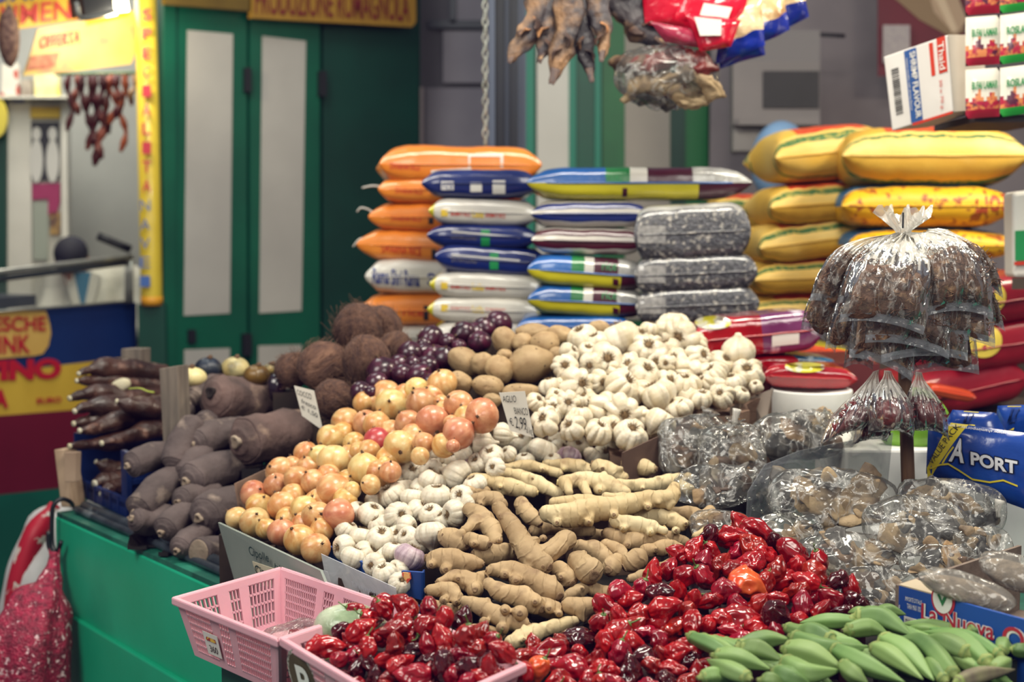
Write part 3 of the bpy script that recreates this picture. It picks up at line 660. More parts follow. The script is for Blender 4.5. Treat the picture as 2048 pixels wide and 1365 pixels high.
# coconuts
coc_m = M('coconut', '#664839', '#46302a', 5, .95, .9, 14, stretch=(1, 1, .2), var=.15, c3='#7d5c4a', s3=2.2, lo3=.5, hi3=.8, bdist=.006)
def coco_proto(seed):
    rg = random.Random(seed); mb = MB(); mb.sphere((0, 0, 0), 1, 32, 22, sc=(1, 1, 1.08), fn=lambda p: p * (1 + .05 * NZ(p, 1.2, seed) + .03 * NZ(V((p.x, p.y, p.z * .2)), 6, seed)))
    o = mb.build('coconut', coc_m, origin=V((0, 0, 0))); hb = MB()
    for _ in range(230):
        dr = V((rg.gauss(0, 1), rg.gauss(0, 1), rg.gauss(0, 1))).normalized(); tn = dr.cross(V((0, 0, 1))).cross(dr).normalized() + V((rg.uniform(-.7, .7), rg.uniform(-.7, .7), rg.uniform(-.3, .3)))
        l = rg.uniform(.25, .6); a = dr * 1.0; b = dr * rg.uniform(1.02, 1.08) + tn * l * .5; c = dr * rg.uniform(.98, 1.16) + tn * l
        hb.tube([a, b, c], [.012, .010, .004], 3, 4)
    tag(hb.build('husk_fibre', M('fibre', '#86634f', '#5f4538', 3, .95), o), kind='stuff')
    PROTO.append(o); return o
cP = [coco_proto(s) for s in (2, 6)]
cocos = [(733,723,50,'hairy brown coconut in the middle of the pile, left of the red onions'),(716,658,50,'large coconut on top of the pile'),(645,732,49,'coconut with a loose fibre strand behind the white price card'),(762,655,42,'coconut half hidden behind the topmost one'),(790,695,32,'coconut tucked behind the red onions'),(669,800,42,'dark shaded coconut at the bottom right of the price card'),(586,741,37,'pinkish-brown coconut at the left end of the pile')]
its = [[x, y, r, D_co(x, y)] for x, y, r, l in cocos]; its[3][3] += .12; relax(its, .92, mx=.25); bed('coconut_gap_bed', 'added dark bed in the shaded gaps under the coconuts', [(P(i[0], i[1], i[3]), i[2] * i[3] / F) for i in its], dark, .854)
for i, (x, y, r, l) in enumerate(cocos): inst(cP[i % 2], P(x, y, its[i][3]), rq(R, (0, 0, 1), 1), r * its[i][3] / F, l, 'coconut', 'coconuts')
# squash and plantains behind the yams
def gourd(x, y, r, d, m, l, sc=(1, 1, .85), nub=True):
    mb = MB(); c = P(x, y, d); s = r * d / F
    mb.sphere(c, s, 28, 18, sc=sc, fn=lambda p: p * (1 + .03 * math.sin(8 * math.atan2(p.y, p.x)) + .05 * NZ(p, 6)))
    o = mb.build('squash', m); tag(o, l, 'squash', 'squash behind the yams')
    st = MB(); st.tube([c + V((0, 0, s * .6)), c + V((.01, -.01, s * .95))], [.009, .006], 8, 4); st.build('stalk', dryb, o)
sqy = M('squash_yellow', '#c9a550', '#2f3b3a', 16, .4, c3='#e0cf95', s3=9); sqd = M('squash_dark', '#232c3b', '#10151d', 10, .4, c3='#4c566a', s3=6); sqg = M('squash_brown', '#3b2a1c', '#7b5b24', 14, .35)
gourd(416, 738, 27, 3.72, sqd, 'dark blue-green squash behind the yams'); gourd(470, 738, 28, 3.74, sqy, 'yellow and green squash behind the top yam'); gourd(380, 756, 27, 3.66, sqy, 'striped yellow squash beside the wooden slat', (1.2, 1, .8))
gourd(513, 752, 26, 3.66, sqg, 'dark mottled squash right of the top yam'); gourd(552, 776, 24, 3.6, M('aubergine', '#1d0f1c', rough=.2, coat=.5), 'glossy dark aubergine-like fruit left of the coconuts', (.8, .8, 1.2)); gourd(541, 740, 15, 3.75, sqy, 'small yellow fruit at the back left of the coconuts')
# ------------------------------------------------------------------ yams
yam_m = M('yam', '#625452', '#453a38', 9, .85, .7, 50, var=.10, c3='#a08d80', s3=9, lo3=.57, hi3=.68, bdist=.006)
yam_b = M('yam_brown', '#6d5650', '#4d3d39', 9, .85, .7, 50, var=.08, c3='#a08674', s3=10, lo3=.58, hi3=.68, bdist=.006)
yam_c = M('yam_cut', '#a2917f', '#7a6858', 18, .9, .4, 60)
yams = [((440,790,44),(500,805,47),(570,828,28),'largest yam on top of the pile with a dark hollow end',1,.20),((497,880,50),(560,868,52),(628,852,34),'broad brown yam beside the onions with a pale scarred end',1,.16),((358,822,29),(385,802,30),(412,776,26),'yam leaning behind the slat at the upper left of the pile',0,.12),((388,800,27),(420,780,28),(450,765,24),'yam tucked under the largest one at the upper left',0,.12),
        ((350,925,27),(362,890,30),(385,850,24),'upright purple-brown yam in the middle left of the pile',0,.06),((398,885,31),(430,872,35),(480,862,30),'yam with a round stem scar in the centre of the pile',0,.10),((408,852,26),(430,836,26),(455,826,22),'small yam squeezed in under the largest one',0,.10),((372,948,25),(385,925,28),(405,905,24),'lumpy purple yam below the upright one',0,.05),((388,958,34),(430,942,38),(500,925,31),'long grey yam lying level under the round-scarred one',0,.12),
        ((268,928,25),(305,914,28),(350,906,26),'grey yam beside the blue crate',0,.10),((280,1015,30),(310,985,33),(352,955,30),'knobbly yam with pale scars slanting up from the lower left',0,.10),((275,1040,24),(300,1045,28),(330,1030,26),'dark yam resting on the rail at the far left of the pile',0,.06),((366,1002,24),(390,995,28),(425,985,24),'short yam half hidden in the lower middle',0,.08),((333,1058,27),(355,1040,30),(395,1022,26),'yam lying at the rail, second from the left of the front row',0,.08),((362,1095,25),(378,1080,27),(410,1060,25),'yam with a sunken eye at the front beside the cut one',0,.07),((412,1030,37),(435,1018,38),(470,1005,32),'stout yam with a large pale bare patch next to the onion board',0,.08),((402,1106,30),(425,1104,33),(465,1108,32),'cut yam showing its pale round face at the front by the onion board',0,.06)]
YB = []
for k, (a, b, c, l, br, dd) in enumerate(yams):
    d0 = D_ya(a[0], a[1]); ds = [d0, d0 + dd * .5, d0 + dd]
    if k in (2, 3, 6): ds = [x + .05 for x in ds]
    if k == 7: ds = [x + .03 for x in ds]
    pts = [P(q[0], q[1], z) for q, z in zip((a, b, c), ds)]; rr = [q[2] * z / F for q, z in zip((a, b, c), ds)]
    for t_ in range(7): s_ = t_ / 6; YB.append((pts[0].lerp(pts[1], s_ * 2) if s_ < .5 else pts[1].lerp(pts[2], s_ * 2 - 1), min(rr) * .55))
    t0 = (pts[0] - pts[1]).normalized(); t1 = (pts[2] - pts[1]).normalized(); cut = k == 16
    PT = [pts[0] + t0 * rr[0] * (.62 if not cut else .12), pts[0] + t0 * rr[0] * (.5 if not cut else .1), pts[0] + t0 * rr[0] * .2, pts[0], pts[1], pts[2], pts[2] + t1 * rr[2] * .5, pts[2] + t1 * rr[2] * .8]
    RR = [rr[0] * (.25 if not cut else .93), rr[0] * (.60 if not cut else .97), rr[0] * .92, rr[0] * 1.02, rr[1], rr[2], rr[2] * .75, rr[2] * .25]
    L0 = pts[1].copy(); ax = (pts[2] - pts[0]).normalized(); mb = MB(); mb.tube(PT, RR, 32, 40)
    nrm = [(v - L0) for v in mb.v]
    cc = cat(PT, 40); mb.v = [v + (v - cc[min(39, i // 32)]) * (.20 * NZ(v, 9, k) + .12 * NZ(v, 26, k) + .05 * NZ(v, 70, k)) for i, v in enumerate(mb.v)]
    o = mb.build('yam', yam_b if br else yam_m); tag(o, l, 'yam', 'yams in the left pile')
    e = MB(); f0 = pts[0] + t0 * rr[0] * (.60 if not cut else .11); q = t0.to_track_quat('Z', 'Y').to_matrix()
    if cut: e.sphere(f0 + t0 * .004, rr[0] * .9, 28, 8, sc=(1, 1, .09), rot=q, fn=lambda p: p * (1 + .06 * NZ(p, 30, 2))); e.build('cut_face', yam_c, o)
    else: e.lathe([(rr[0] * .26, -.008), (rr[0] * .27, .004), (rr[0] * .2, .008), (rr[0] * .12, .001), (.001, .0)], 16, c=f0 + t0 * .002, rot=q, fn=lambda p, a, t: p * (1 + .15 * math.sin(3 * a + k))); e.build('stem_scar', yam_c if k not in (0,) else M('yam_hollow', '#241b18', rough=.95), o)
bed('yam_gap_bed', 'added dark bed in the shaded gaps under the heap of yams', YB, M('gap_black', '#191310'), .854, .045)
# ------------------------------------------------------------------ cassava in the blue crate
cas_m = M('cassava', '#4a2d23', '#2d1812', 12, .42, .9, 55, stretch=(1, 1, 1), coat=.22, var=.12, c3='#7d5a4c', s3=22, lo3=.58, hi3=.72, bdist=.005)
cas_w = M('cassava_flesh', '#d9d2bc', '#c2b795', 12, .8)
cas = [([(158,748,5),(176,741,8),(205,738,15),(260,742,17),(325,750,15)],.0,'topmost cassava root with a thin cut neck'),([(154,762,5),(176,762,9),(235,764,14),(325,777,16)],.02,'cassava root with a large broken white patch'),([(140,797,6),(165,790,10),(205,787,15),(260,798,17),(330,800,15)],-.03,'cassava root in the middle left of the crate, third down'),([(150,823,6),(172,815,11),(215,813,17),(280,822,17),(330,828,16)],-.06,'stout cassava root with a chalky cut end in mid pile'),([(148,848,6),(170,845,11),(210,840,16),(270,850,16),(330,845,15)],-.02,'cassava root fifth down on the left'),([(160,862,6),(190,858,11),(235,842,15),(300,826,17)],-.08,'curving cassava root slanting up to the right'),([(140,893,6),(175,890,9),(230,884,13),(280,873,15),(325,866,14)],-.07,'lowest long cassava root lying along the crate rim'),([(204,887,6),(240,880,12),(290,866,15),(332,860,14)],-.10,'cassava root with a white end above the crate corner'),([(234,803,5),(262,812,16),(300,818,17),(332,812,15)],-.09,'short cassava root with its round white tip towards the front'),([(192,924,5),(215,935,14),(250,945,14)],.04,'cassava root end showing white inside the crate, upper'),([(190,968,8),(212,962,15),(250,960,15)],.02,'cassava root inside the crate, lower left'),([(205,990,8),(222,978,14),(255,972,14)],.0,'cassava root at the bottom of the crate')]
for k, (pp, dz, l) in enumerate(cas):
    ds = [D_ca(q[0], q[1]) + dz + (q[0] - pp[0][0]) * .0010 for q in pp]; PT = [P(q[0], q[1], z) for q, z in zip(pp, ds)]; RR = [q[2] * (1.42 if i_ > 1 else 1.1) * z / F for i_, (q, z) in enumerate(zip(pp, ds))]
    t1 = (PT[-1] - PT[-2]).normalized(); PT.append(PT[-1] + t1 * RR[-1]); RR.append(RR[-1] * .3)
    mb = MB(); mb.tube(PT, RR, 20, 44, fn=lambda t, a: 1 + .22 * noise.noise(V((t * 6 + k, math.cos(a), math.sin(a)))) + .09 * noise.noise(V((t * 17 + k, 2 * math.cos(a), 2 * math.sin(a)))))
    o = mb.build('cassava_root', cas_m); tag(o, l, 'cassava', 'cassava roots in the blue crate')
    t0 = (PT[0] - PT[1]).normalized(); e = MB(); e.lathe([(RR[0] * .9, -.003), (RR[0] * .88, .003), (.0005, .0035)], 12, c=PT[0], rot=t0.to_track_quat('Z', 'Y').to_matrix()); e.build('cut_end', cas_w, o)
    if k == 1: e = MB(); c = P(240, 772, ds[2] - .075); e.sphere(c, .035, 18, 10, sc=(1, .35, .55), rot=Euler((0, -.55, 0)).to_matrix(), fn=lambda p: p * (1 + .2 * NZ(p, 40))); e.build('bare_patch', cas_w, o)
# blue crate, slats and boards round it
bcm = M('crate_blue', '#112a63', '#0c1d48', 8, .4, .1, 40)
cr = empty('plastic_crate', P(240, 1000, 3.8), 'dark blue plastic crate holding the cassava roots', 'crate')
def crate_panel(a, b, ztop, zbot, th, holes, name):
    """a ribbed crate side: posts and rails with open gaps"""
    mb = MB(); dirv = (b - a); dirv.z = 0; l = dirv.length; dirv.normalize(); nrm = V((dirv.y, -dirv.x, 0)); rot = Matrix((dirv, nrm, V((0, 0, 1)))).transposed()
    mid = (a + b) / 2
    for z, h in ((ztop, .016), (zbot, .03), ((ztop + zbot) / 2, .012)): mb.box((mid.x, mid.y, z + (-h / 2 if z == ztop else h / 2)), (l, th, h), rot)
    for k in range(holes + 1):
        p = a + dirv * (l * k / holes); mb.box((p.x, p.y, (ztop + zbot) / 2), (.014, th * 1.3, ztop - zbot), rot)
    return mb
ca, cb_ = PZ(150, 985, .87), PZ(258, 1035, .87); cc_ = cb_ + N * .32; zt_ = 1.035
mb = crate_panel(ca, ca + (cb_ - ca) * .02 + (cb_ - ca) * .98, .915, .87, .012, 7, ''); mb.box((0, 0, -5), (.001, .001, .001)) if False else None
mb.build('front_rail', bcm, cr, smooth=False)
mb = crate_panel(cb_, cc_, zt_, .87, .012, 4, ''); mb.prism([cb_ + V((0, 0, .02)) + N * .01, cc_ + V((0, 0, .02)), V((cc_.x, cc_.y, zt_ - .01)), V(((cb_ + N * .01).x, (cb_ + N * .01).y, zt_ - .01))], -E * .004); mb.build('side_panel', bcm, cr, smooth=False)
pm = MB(); pm.prism([cb_ - E * .045 + V((0, 0, 0)), cb_, V((cb_.x, cb_.y, zt_)), V(((cb_ - E * .045).x, (cb_ - E * .045).y, zt_))], N * .012); pm.build('corner_post', bcm, cr, smooth=False)
pm = MB(); pm.prism([ca, ca + N * .32, V(((ca + N * .32).x, (ca + N * .32).y, zt_)), V((ca.x, ca.y, zt_))], E * .008); pm.build('side_panel', bcm, cr, smooth=False)
pm = MB(); pm.prism([ca, cb_, cc_, ca + N * .32], (0, 0, .008)); pm.build('bottom', bcm, cr, smooth=False)
pm = MB(); pm.prism([ca + N * .32, cc_, V((cc_.x, cc_.y, zt_)), V(((ca + N * .32).x, (ca + N * .32).y, zt_))], N * .008); pm.build('back_panel', bcm, cr, smooth=False)
wd = M('wood_grey', '#7d7165', '#5f564e', 9, .8, .3, 40, stretch=(6, 6, .6), bdist=.004); wt = M('wood_pale', '#b49a80', '#8e745c', 9, .8, .3, 40, stretch=(6, 6, .6))
def slat(px, d, dep, label, name='wooden_stake', m=wd, nn=None):
    mb = MB(); mb.prism([P(x, y, d) for x, y in px], nn or V((.02, .04, 0))); return tag(mb.build(name, m, smooth=False, bevel=.002), label, 'wooden slat')
slat([(318, 738), (354, 732), (362, 912), (328, 925)], 3.52, .02, 'tall grey wooden slat standing between the cassava and the yams')
slat([(242, 698), (281, 698), (281, 760), (242, 760)], 4.1, .02, 'short grey wooden slat standing behind the cassava')
slat([(108, 900), (130, 900), (148, 1015), (122, 1015)], 3.72, .02, 'pale weathered board at the left end of the crate', m=wt)
slat([(128, 905), (152, 905), (150, 965), (128, 965)], 3.66, .02, 'small tan board with pencil marks against the crate', m=M('wood_tan', '#a28a74', '#8b735f', 7, .8), nn=V((.01, .015, 0)))
bb = MB(); bb.prism([PZ(172, 1012, .853) , PZ(268, 1042, .853), PZ(268, 1042, .853) + N * .3, PZ(172, 1012, .853) + N * .3], (0, 0, .016)); tag(bb.build('white_board', M('board_white', '#cfccc8'), smooth=False), 'white board lying under the blue crate', 'board')
tgm = MB(); tgm.tube([P(258, 778, 3.70), P(280, 777, 3.69), P(295, 783, 3.69), P(308, 785, 3.70)], .006, 6, 14, flat=.3); tag(tgm.build('leaf_strip', M('leaf_strip', '#9aa63a')), 'yellow-green paper strip lying on the cassava', 'strip')
# ================================================================== ginger: every root modelled from its own branches
gin_m = [M('ginger_light', '#d0be96', '#b59d73', 9, .68, .35, 60, var=.06, c3='#8d6f4c', s3=22, lo3=.60, hi3=.76, wave=('X', 17, 5.0, .42, 10), bdist=.004),
         M('ginger_tan', '#b59a74', '#967b58', 9, .72, .4, 60, var=.10, c3='#6d5138', s3=20, lo3=.58, hi3=.76, wave=('X', 17, 5.0, .42, 10), bdist=.004)]
gin_t = M('ginger_tip', '#d8c690', '#a98a58', 30, .7); gin_e = M('ginger_end', '#93785a', '#6f563d', 25, .85, .5, 90)
# (branches [(px, py, rpx)...], knobs [(px, py, rpx)], depth offset, tone, label)
GIN = [
 ([[(949,960,13),(985,966,16),(1025,976,16),(1064,984,11)]],[(1000,975,7),(1035,968,6)],.02,0,'blunt ginger root at the top left of the heap, touching the garlic'),
 ([[(985,946,10),(1022,950,13),(1070,966,15),(1118,988,11)]],[(1065,958,8)],.03,0,'ginger root slanting down to the right at the top left of the heap'),
 ([[(1008,937,9),(1060,933,12),(1116,947,9)]],[(1085,940,8)],.06,0,'thin ginger root at the back of the heap, second from the top left'),
 ([[(1095,928,9),(1150,935,15),(1188,946,13)]],[(1128,938,9)],.08,0,'ginger root at the back of the heap behind the knobbly pair'),
 ([[(1198,934,15),(1225,945,17),(1246,955,11)]],[(1205,938,11)],.04,0,'short ginger root with a round cut end at the top of the heap'),
 ([[(1258,930,15),(1284,936,17),(1302,938,11)]],[(1262,928,11)],.06,0,'stubby ginger root at the very top right, by the brown box'),
 ([[(1128,964,13),(1175,962,18),(1215,970,18),(1252,986,10)],[(1130,964,12),(1138,986,8)],[(1165,970,10),(1176,990,8)]],[(1200,982,12)],.0,0,'ginger root with three short fingers pointing down near the top'),
 ([[(1235,970,10),(1290,972,13),(1330,966,15),(1376,955,9)],[(1352,968,11),(1378,980,10)]],[(1285,978,7)],.03,0,'long ginger root reaching right under the bagged dried fish'),
 ([[(1096,1028,15),(1135,1032,22),(1180,1022,22),(1240,1014,19),(1290,1000,17),(1338,997,16),(1350,976,12)],[(1108,1006,9),(1160,1005,15),(1205,1012,16)],[(1213,994,9),(1262,1000,12),(1290,1002,12)]],[(1296,1014,9),(1178,1045,9),(1114,1046,10),(1228,1030,10)],-.06,0,'largest, palest ginger root stretched across the middle of the heap'),
 ([[(1234,1043,14),(1270,1050,17),(1304,1054,13)],[(1290,1048,11),(1328,1062,8)]],[(1247,1058,8),(1300,1066,9)],-.04,0,'pale ginger root with a chalky patch below the largest one'),
 ([[(1278,1030,12),(1330,1036,16),(1364,1050,13)]],[(1352,1062,9),(1372,1048,8)],.0,0,'ginger root with small tips right of the chalky one'),
 ([[(1340,1024,10),(1388,1032,16),(1398,1060,17)],[(1398,1052,12),(1420,1022,10)]],[(1385,1052,9)],.03,1,'forked ginger root at the right edge standing like a Y'),
 ([[(1216,1070,14),(1262,1084,18),(1310,1080,15),(1342,1092,9)]],[(1255,1090,12),(1290,1088,8)],.02,1,'brownish ginger root with a dark broken end under the chalky one'),
 ([[(1292,1102,12),(1335,1096,16),(1356,1100,11)]],[(1312,1100,9),(1345,1110,8)],.0,1,'knobbly ginger root near the peppers at right'),
 ([[(1338,1076,12),(1372,1086,11)]],[],.05,1,'short ginger root behind the knobbly one at right'),
 ([[(912,985,11),(940,986,14),(968,984,12)]],[(936,996,6)],.01,1,'small ginger root lying on the garlic at the left top'),
 ([[(954,1000,13),(985,998,15),(1002,1010,14)]],[(995,1012,10),(962,1010,8)],.0,1,'small rounded ginger root beside the garlic, below the smaller one'),
 ([[(940,1020,14),(962,1036,19),(985,1062,18),(990,1084,14)],[(958,1040,14),(930,1062,10)]],[(998,1082,8),(952,1018,10)],-.03,1,'branching ginger root at the left with a greenish tip'),
 ([[(893,1075,18),(912,1082,21),(926,1090,14)]],[(885,1070,9)],-.01,1,'wrinkled round ginger root at the left edge against the garlic'),
 ([[(940,1078,13),(968,1086,14)]],[(948,1088,9)],-.05,1,'small ginger knob under the greenish tip'),
 ([[(998,1018,14),(1022,1050,17),(1045,1086,20),(1062,1112,23),(1088,1128,16)],[(1070,1115,18),(1102,1104,18),(1132,1080,19)]],[(1086,1078,8),(1086,1134,9),(1000,1030,10)],-.05,1,'big V-shaped ginger root in the centre left of the heap'),
 ([[(1042,1008,14),(1058,1030,16),(1078,1046,9)]],[],.0,1,'wedge-shaped ginger root with a broken tip above the V-shaped one'),
 ([[(1070,1062,13),(1110,1056,15),(1150,1060,12)],[(1140,1060,12),(1180,1062,12)]],[],.05,1,'ginger root in shade under the largest one'),
 ([[(964,1110,19),(1000,1108,19),(1036,1104,15)]],[(1028,1102,8)],.0,1,'cylindrical ginger root with a ringed round cut end facing front'),
 ([[(868,1118,18),(900,1122,23),(940,1126,16),(958,1128,10)]],[(862,1130,10),(892,1140,12)],-.01,1,'ginger root above the blue box corner with a blunt round end'),
 ([[(880,1164,9),(915,1156,16),(945,1168,21),(968,1152,12)]],[(916,1158,11),(950,1180,17)],-.02,1,'ginger root with round eye-like knobs at the lower left'),
 ([[(984,1140,12),(1020,1142,18),(1065,1160,22),(1104,1184,21)]],[(1032,1162,14),(1010,1150,11)],-.05,1,'thick ginger root slanting down the middle of the lower heap'),
 ([[(978,1168,12),(1005,1186,18),(1045,1196,20),(1072,1212,18)]],[(1040,1228,17),(1010,1222,12),(1070,1205,12)],-.06,1,'thick ginger root with two knobs below the slanting one'),
 ([[(930,1202,10),(962,1214,16),(1005,1236,20),(1042,1248,15)]],[(968,1245,10),(1005,1258,13)],-.04,1,'ginger root at the lower left of the heap above the peppers'),
 ([[(862,1182,12),(895,1182,17),(915,1196,13)]],[(888,1202,10),(912,1205,8)],-.01,1,'small lumpy ginger root beside the blue box corner'),
 ([[(1080,1212,18),(1108,1222,20)]],[(1098,1218,13),(1118,1228,9)],-.03,1,'round-ended ginger root peeping from under the thick ones'),
 ([[(1154,1122,20),(1178,1142,24)]],[(1150,1120,10)],-.03,1,'ginger stump with a broad broken face in the centre'),
 ([[(1118,1140,17),(1135,1158,19)]],[(1122,1155,12)],-.01,1,'ginger root with fine rings left of the broken stump'),
 ([[(1160,1096,14),(1192,1104,20),(1212,1118,15)]],[],.01,1,'ginger root above the broken stump'),
 ([[(1212,1090,12),(1238,1102,13),(1252,1114,8)]],[],.02,1,'tapering ginger root pointing right beside the stump'),
 ([[(1264,1126,19),(1276,1118,18)]],[],.0,1,'round cut ginger end, the paler of two above the red peppers'),
 ([[(1222,1136,17),(1234,1124,16)]],[],.01,1,'dark round ginger end left of the paler one'),
 ([[(1262,1158,9),(1300,1148,13),(1346,1124,10)]],[(1300,1152,8)],-.01,1,'long thin ginger root running up along the peppers'),
 ([[(1142,1212,18),(1170,1216,20),(1194,1210,14)]],[],-.03,1,'rounded ginger root with a dark line, beside the peppers'),
 ([[(1186,1180,15),(1215,1188,14)]],[],.02,1,'shaded ginger root tucked in by the peppers'),
 ([[(1126,1196,10),(1155,1184,13),(1178,1170,9)]],[(1164,1178,8)],.0,1,'small ginger root with bumps above the rounded one'),
 ([[(1024,1284,14),(1056,1272,17),(1100,1256,14),(1148,1244,11)]],[(1048,1280,10)],-.03,0,'lowest ginger root, lying by the pink crate'),
 ([[(948,1256,9),(975,1262,12),(1002,1272,9)]],[],.0,1,'small dark ginger root at the foot of the heap'),
 ([[(852,1206,9),(875,1214,12),(905,1222,13)]],[(932,1215,12)],.0,1,'grey ginger root at the foot of the heap by the pepper crate'),
 ([[(1392,1074,9),(1416,1066,12)]],[],-.01,0,'small ginger root at the right end touching the peppers'),
 ([[(1180,1070,12),(1215,1076,12)]],[],.08,1,'ginger root deep in the gap under the largest one'),
]
rng = random.Random(77); GB = []
for gi, (brs, kn, off, tone, lab) in enumerate(GIN):
    main = brs[0]; d0 = D_gi(*main[len(main) // 2][:2]) + off
    a, b = P(main[0][0], main[0][1], d0), P(main[-1][0], main[-1][1], d0)
    X = (b - a).normalized(); Y = V((0, 0, 1)).cross(X); Y = Y.normalized() if Y.length > .1 else V((0, 1, 0)); Z = X.cross(Y); Q = Matrix((X, Y, Z)).transposed(); Qi = Q.transposed(); O = (a + b) / 2
    mb = MB(); tips = []; rr0 = 0
    for bi, br in enumerate(brs):
        tl = rng.uniform(-.02, .03)
        pts = [P(x, y, D_gi(x, y) + off + (tl * (i / max(1, len(br) - 1)) if bi == 0 else -.006)) for i, (x, y, r) in enumerate(br)]; rad = [r * 1.13 * d0 / F for x, y, r in br]; rr0 = max(rr0, rad[0])
        pts = [Qi @ (p - O) for p in pts]; L = sum((pts[i + 1] - pts[i]).length for i in range(len(pts) - 1)); n = max(5, int(L / .005)); c = cat(pts, n); rr = lerps(rad, n)
        for i in range(n):
            s = i / n * L; k = rr[i] * (1 + .05 * math.sin(s * 300 + gi) + .14 * noise.noise(V((s * 45, gi * 3.1, bi)))); mb.sphere(c[i], k, 12, 8, sc=(1, 1, 1))
        tips.append((c[0], (c[0] - c[1]).normalized(), rr[0])); tips.append((c[-1], (c[-1] - c[-2]).normalized(), rr[-1]))
        for _ in range(int(L / .035) if bi == 0 else 0):
            i = rng.randrange(1, n - 1); u = V((0, rng.uniform(-1, 1), rng.uniform(-1, 1))).normalized(); q = c[i] + u * rr[i] * .85; h = rr[i] * rng.uniform(.38, .55)
            mb.sphere(q, h, 10, 8); mb.sphere(q + u * h * .5 + V((rng.uniform(-.3, .3) * h, 0, 0)), h * .78, 10, 8)
    kp = []
    for (x, y, r) in kn:
        p0 = Qi @ (P(x, y, D_gi(x, y) + off - .012) - O); h = r * d0 / F; p1 = Qi @ (P(x, y, D_gi(x, y) + off + .012) - O); mb.sphere(p1, h * 1.1, 12, 8); mb.sphere((p0 + p1) / 2, h, 12, 8); mb.sphere(p0, h * .85, 12, 8); kp.append((p0, (p0 - p1).normalized(), h * .85))
    GB.extend((O + Q @ c_, min(rr) * 1.15) for c_ in c[::3])
    me = remesh(mb.mesh(), .0026, 5, .5)
    displace(me, lambda c: .0011 * NZ(c, 70, gi) + .0018 * NZ(c, 26, gi + 5))
    o = link('ginger_root', me, None, gin_m[tone], loc=O); o.rotation_euler = Q.to_euler(); tag(o, lab, 'ginger', 'ginger roots in the heap')
    bt = BVHTree.FromPolygons([v.co for v in me.vertices], [tuple(p.vertices) for p in me.polygons])
    for (c, dr, r) in tips[:2] + kp:
        h = bt.ray_cast(c + dr * r * 3, -dr)
        if h[0]: e = MB(); e.lathe([(r * .42, -.0015), (r * .40, .0008), (r * .22, .0012), (.0003, .0004)], 12, c=h[0], rot=h[1].to_track_quat('Z', 'Y').to_matrix(), fn=lambda p, a, t: p * (1 + .12 * math.sin(3 * a + gi))); link('scar', e.mesh(True, True), o, gin_e if tone or gi % 3 else gin_t)
bed('ginger_gap_bed', 'added dark bed in the shaded gaps under the ginger', GB, M('gap_black', '#191310'), .882)
# ------------------------------------------------------------------ habanero peppers
pe_m = [skin('pepper_red', '#7a0612', '#960a14', scale=1.6, rough=.22, coat=.5, var=.20, hue=.008, spec=.5, bump=.15, bscale=6), skin('pepper_dark', '#30060b', '#4d0810', scale=1.6, rough=.15, coat=.6, var=.15, bump=.15, bscale=6), skin('pepper_bright', '#a8100f', '#900a10', scale=1.4, rough=.22, coat=.5, var=.12, bump=.15, bscale=6), skin('pepper_orange', '#e06a34', '#d4482a', scale=1.3, rough=.2, coat=.5, bump=.15, bscale=6)]
grn = M('stem_green', '#5f7a35', '#41602a', 6, .5)
def pepper_mesh(seed, fold):
    rg = random.Random(seed); lob = rg.choice([2, 3, 3, 4]); ph = rg.uniform(0, 6); ln = rg.uniform(1.15, 1.6); ben = rg.uniform(-.35, .35); mb = MB(); pr = []
    for i in range(31):
        t = i / 30; z = ln * (1 - 2 * t)
        r = (math.sin(PI * min(1, t * 1.02)) ** .55) * (1 - .42 * max(0, t - .35)) if t < .97 else .12
        if t < .07: z -= .22 * (1 - t / .07) * .8
        pr.append((max(.03, r), z))
    def fn(p, a, t):
        w = math.sin(PI * t) ** .5
        cr = abs(math.sin(lob * (a - ph + .5 * math.sin(3 * t + seed)) / 2)) ** .55
        g = 1 - .26 * fold * (1 - cr) * w
        fold_n = 1 - abs(NZ(V((math.cos(a) * .8, math.sin(a) * .8, p.z * .75)), 1.5, seed)) * 2.1
        g *= 1 + .20 * fold * (fold_n - .55) * w + .12 * NZ(V((math.cos(a), math.sin(a), p.z)), 2.3, seed + 7) * w
        q = V((p.x * g, p.y * g * .88, p.z)); q.x += ben * (p.z / ln) ** 2 + .12 * noise.noise(V((p.z * 1.2, seed, 0))); return q
    mb.lathe(pr, 44, fn=fn)
    sx = ben; st = MB(); st.lathe([(.30, ln - .20), (.22, ln - .12), (.09, ln - .06), (.01, ln - .05)], 10, c=(sx, 0, 0)); 
    st.tube([V((sx, 0, ln - .1)), V((sx + .1, .05, ln + .25)), V((sx + .35 * rg.uniform(-1, 1), .2, ln + .65))], [.075, .055, .06], 7, 10)
    return mb.mesh(True, True), st.mesh(True, True)
PM = [pepper_mesh(s, .85 + .35 * (s % 3)) for s in range(12)]
def pepper(loc, q, s, tone, label, group, stem):
    me, st = PM[R.randrange(12)]
    key = ('pm', id(me), tone)
    if key not in MATS: c = me.copy(); c.materials.clear(); c.materials.append(pe_m[tone]); MATS[key] = c
    o = link('habanero_pepper', MATS[key], None, None); o.location = loc; o.rotation_mode = 'QUATERNION'; o.rotation_quaternion = q; o.scale = (s, s, s); tag(o, label, 'pepper', group)
    if stem:
        if not st.materials: st.materials.append(grn)
        link('stem', st, o)
def inside(p, poly):
    x, y = p; c = False; j = len(poly) - 1
    for i in range(len(poly)):
        if (poly[i][1] > y) != (poly[j][1] > y) and x < (poly[j][0] - poly[i][0]) * (y - poly[i][1]) / (poly[j][1] - poly[i][1]) + poly[i][0]: c = not c
        j = i
    return c
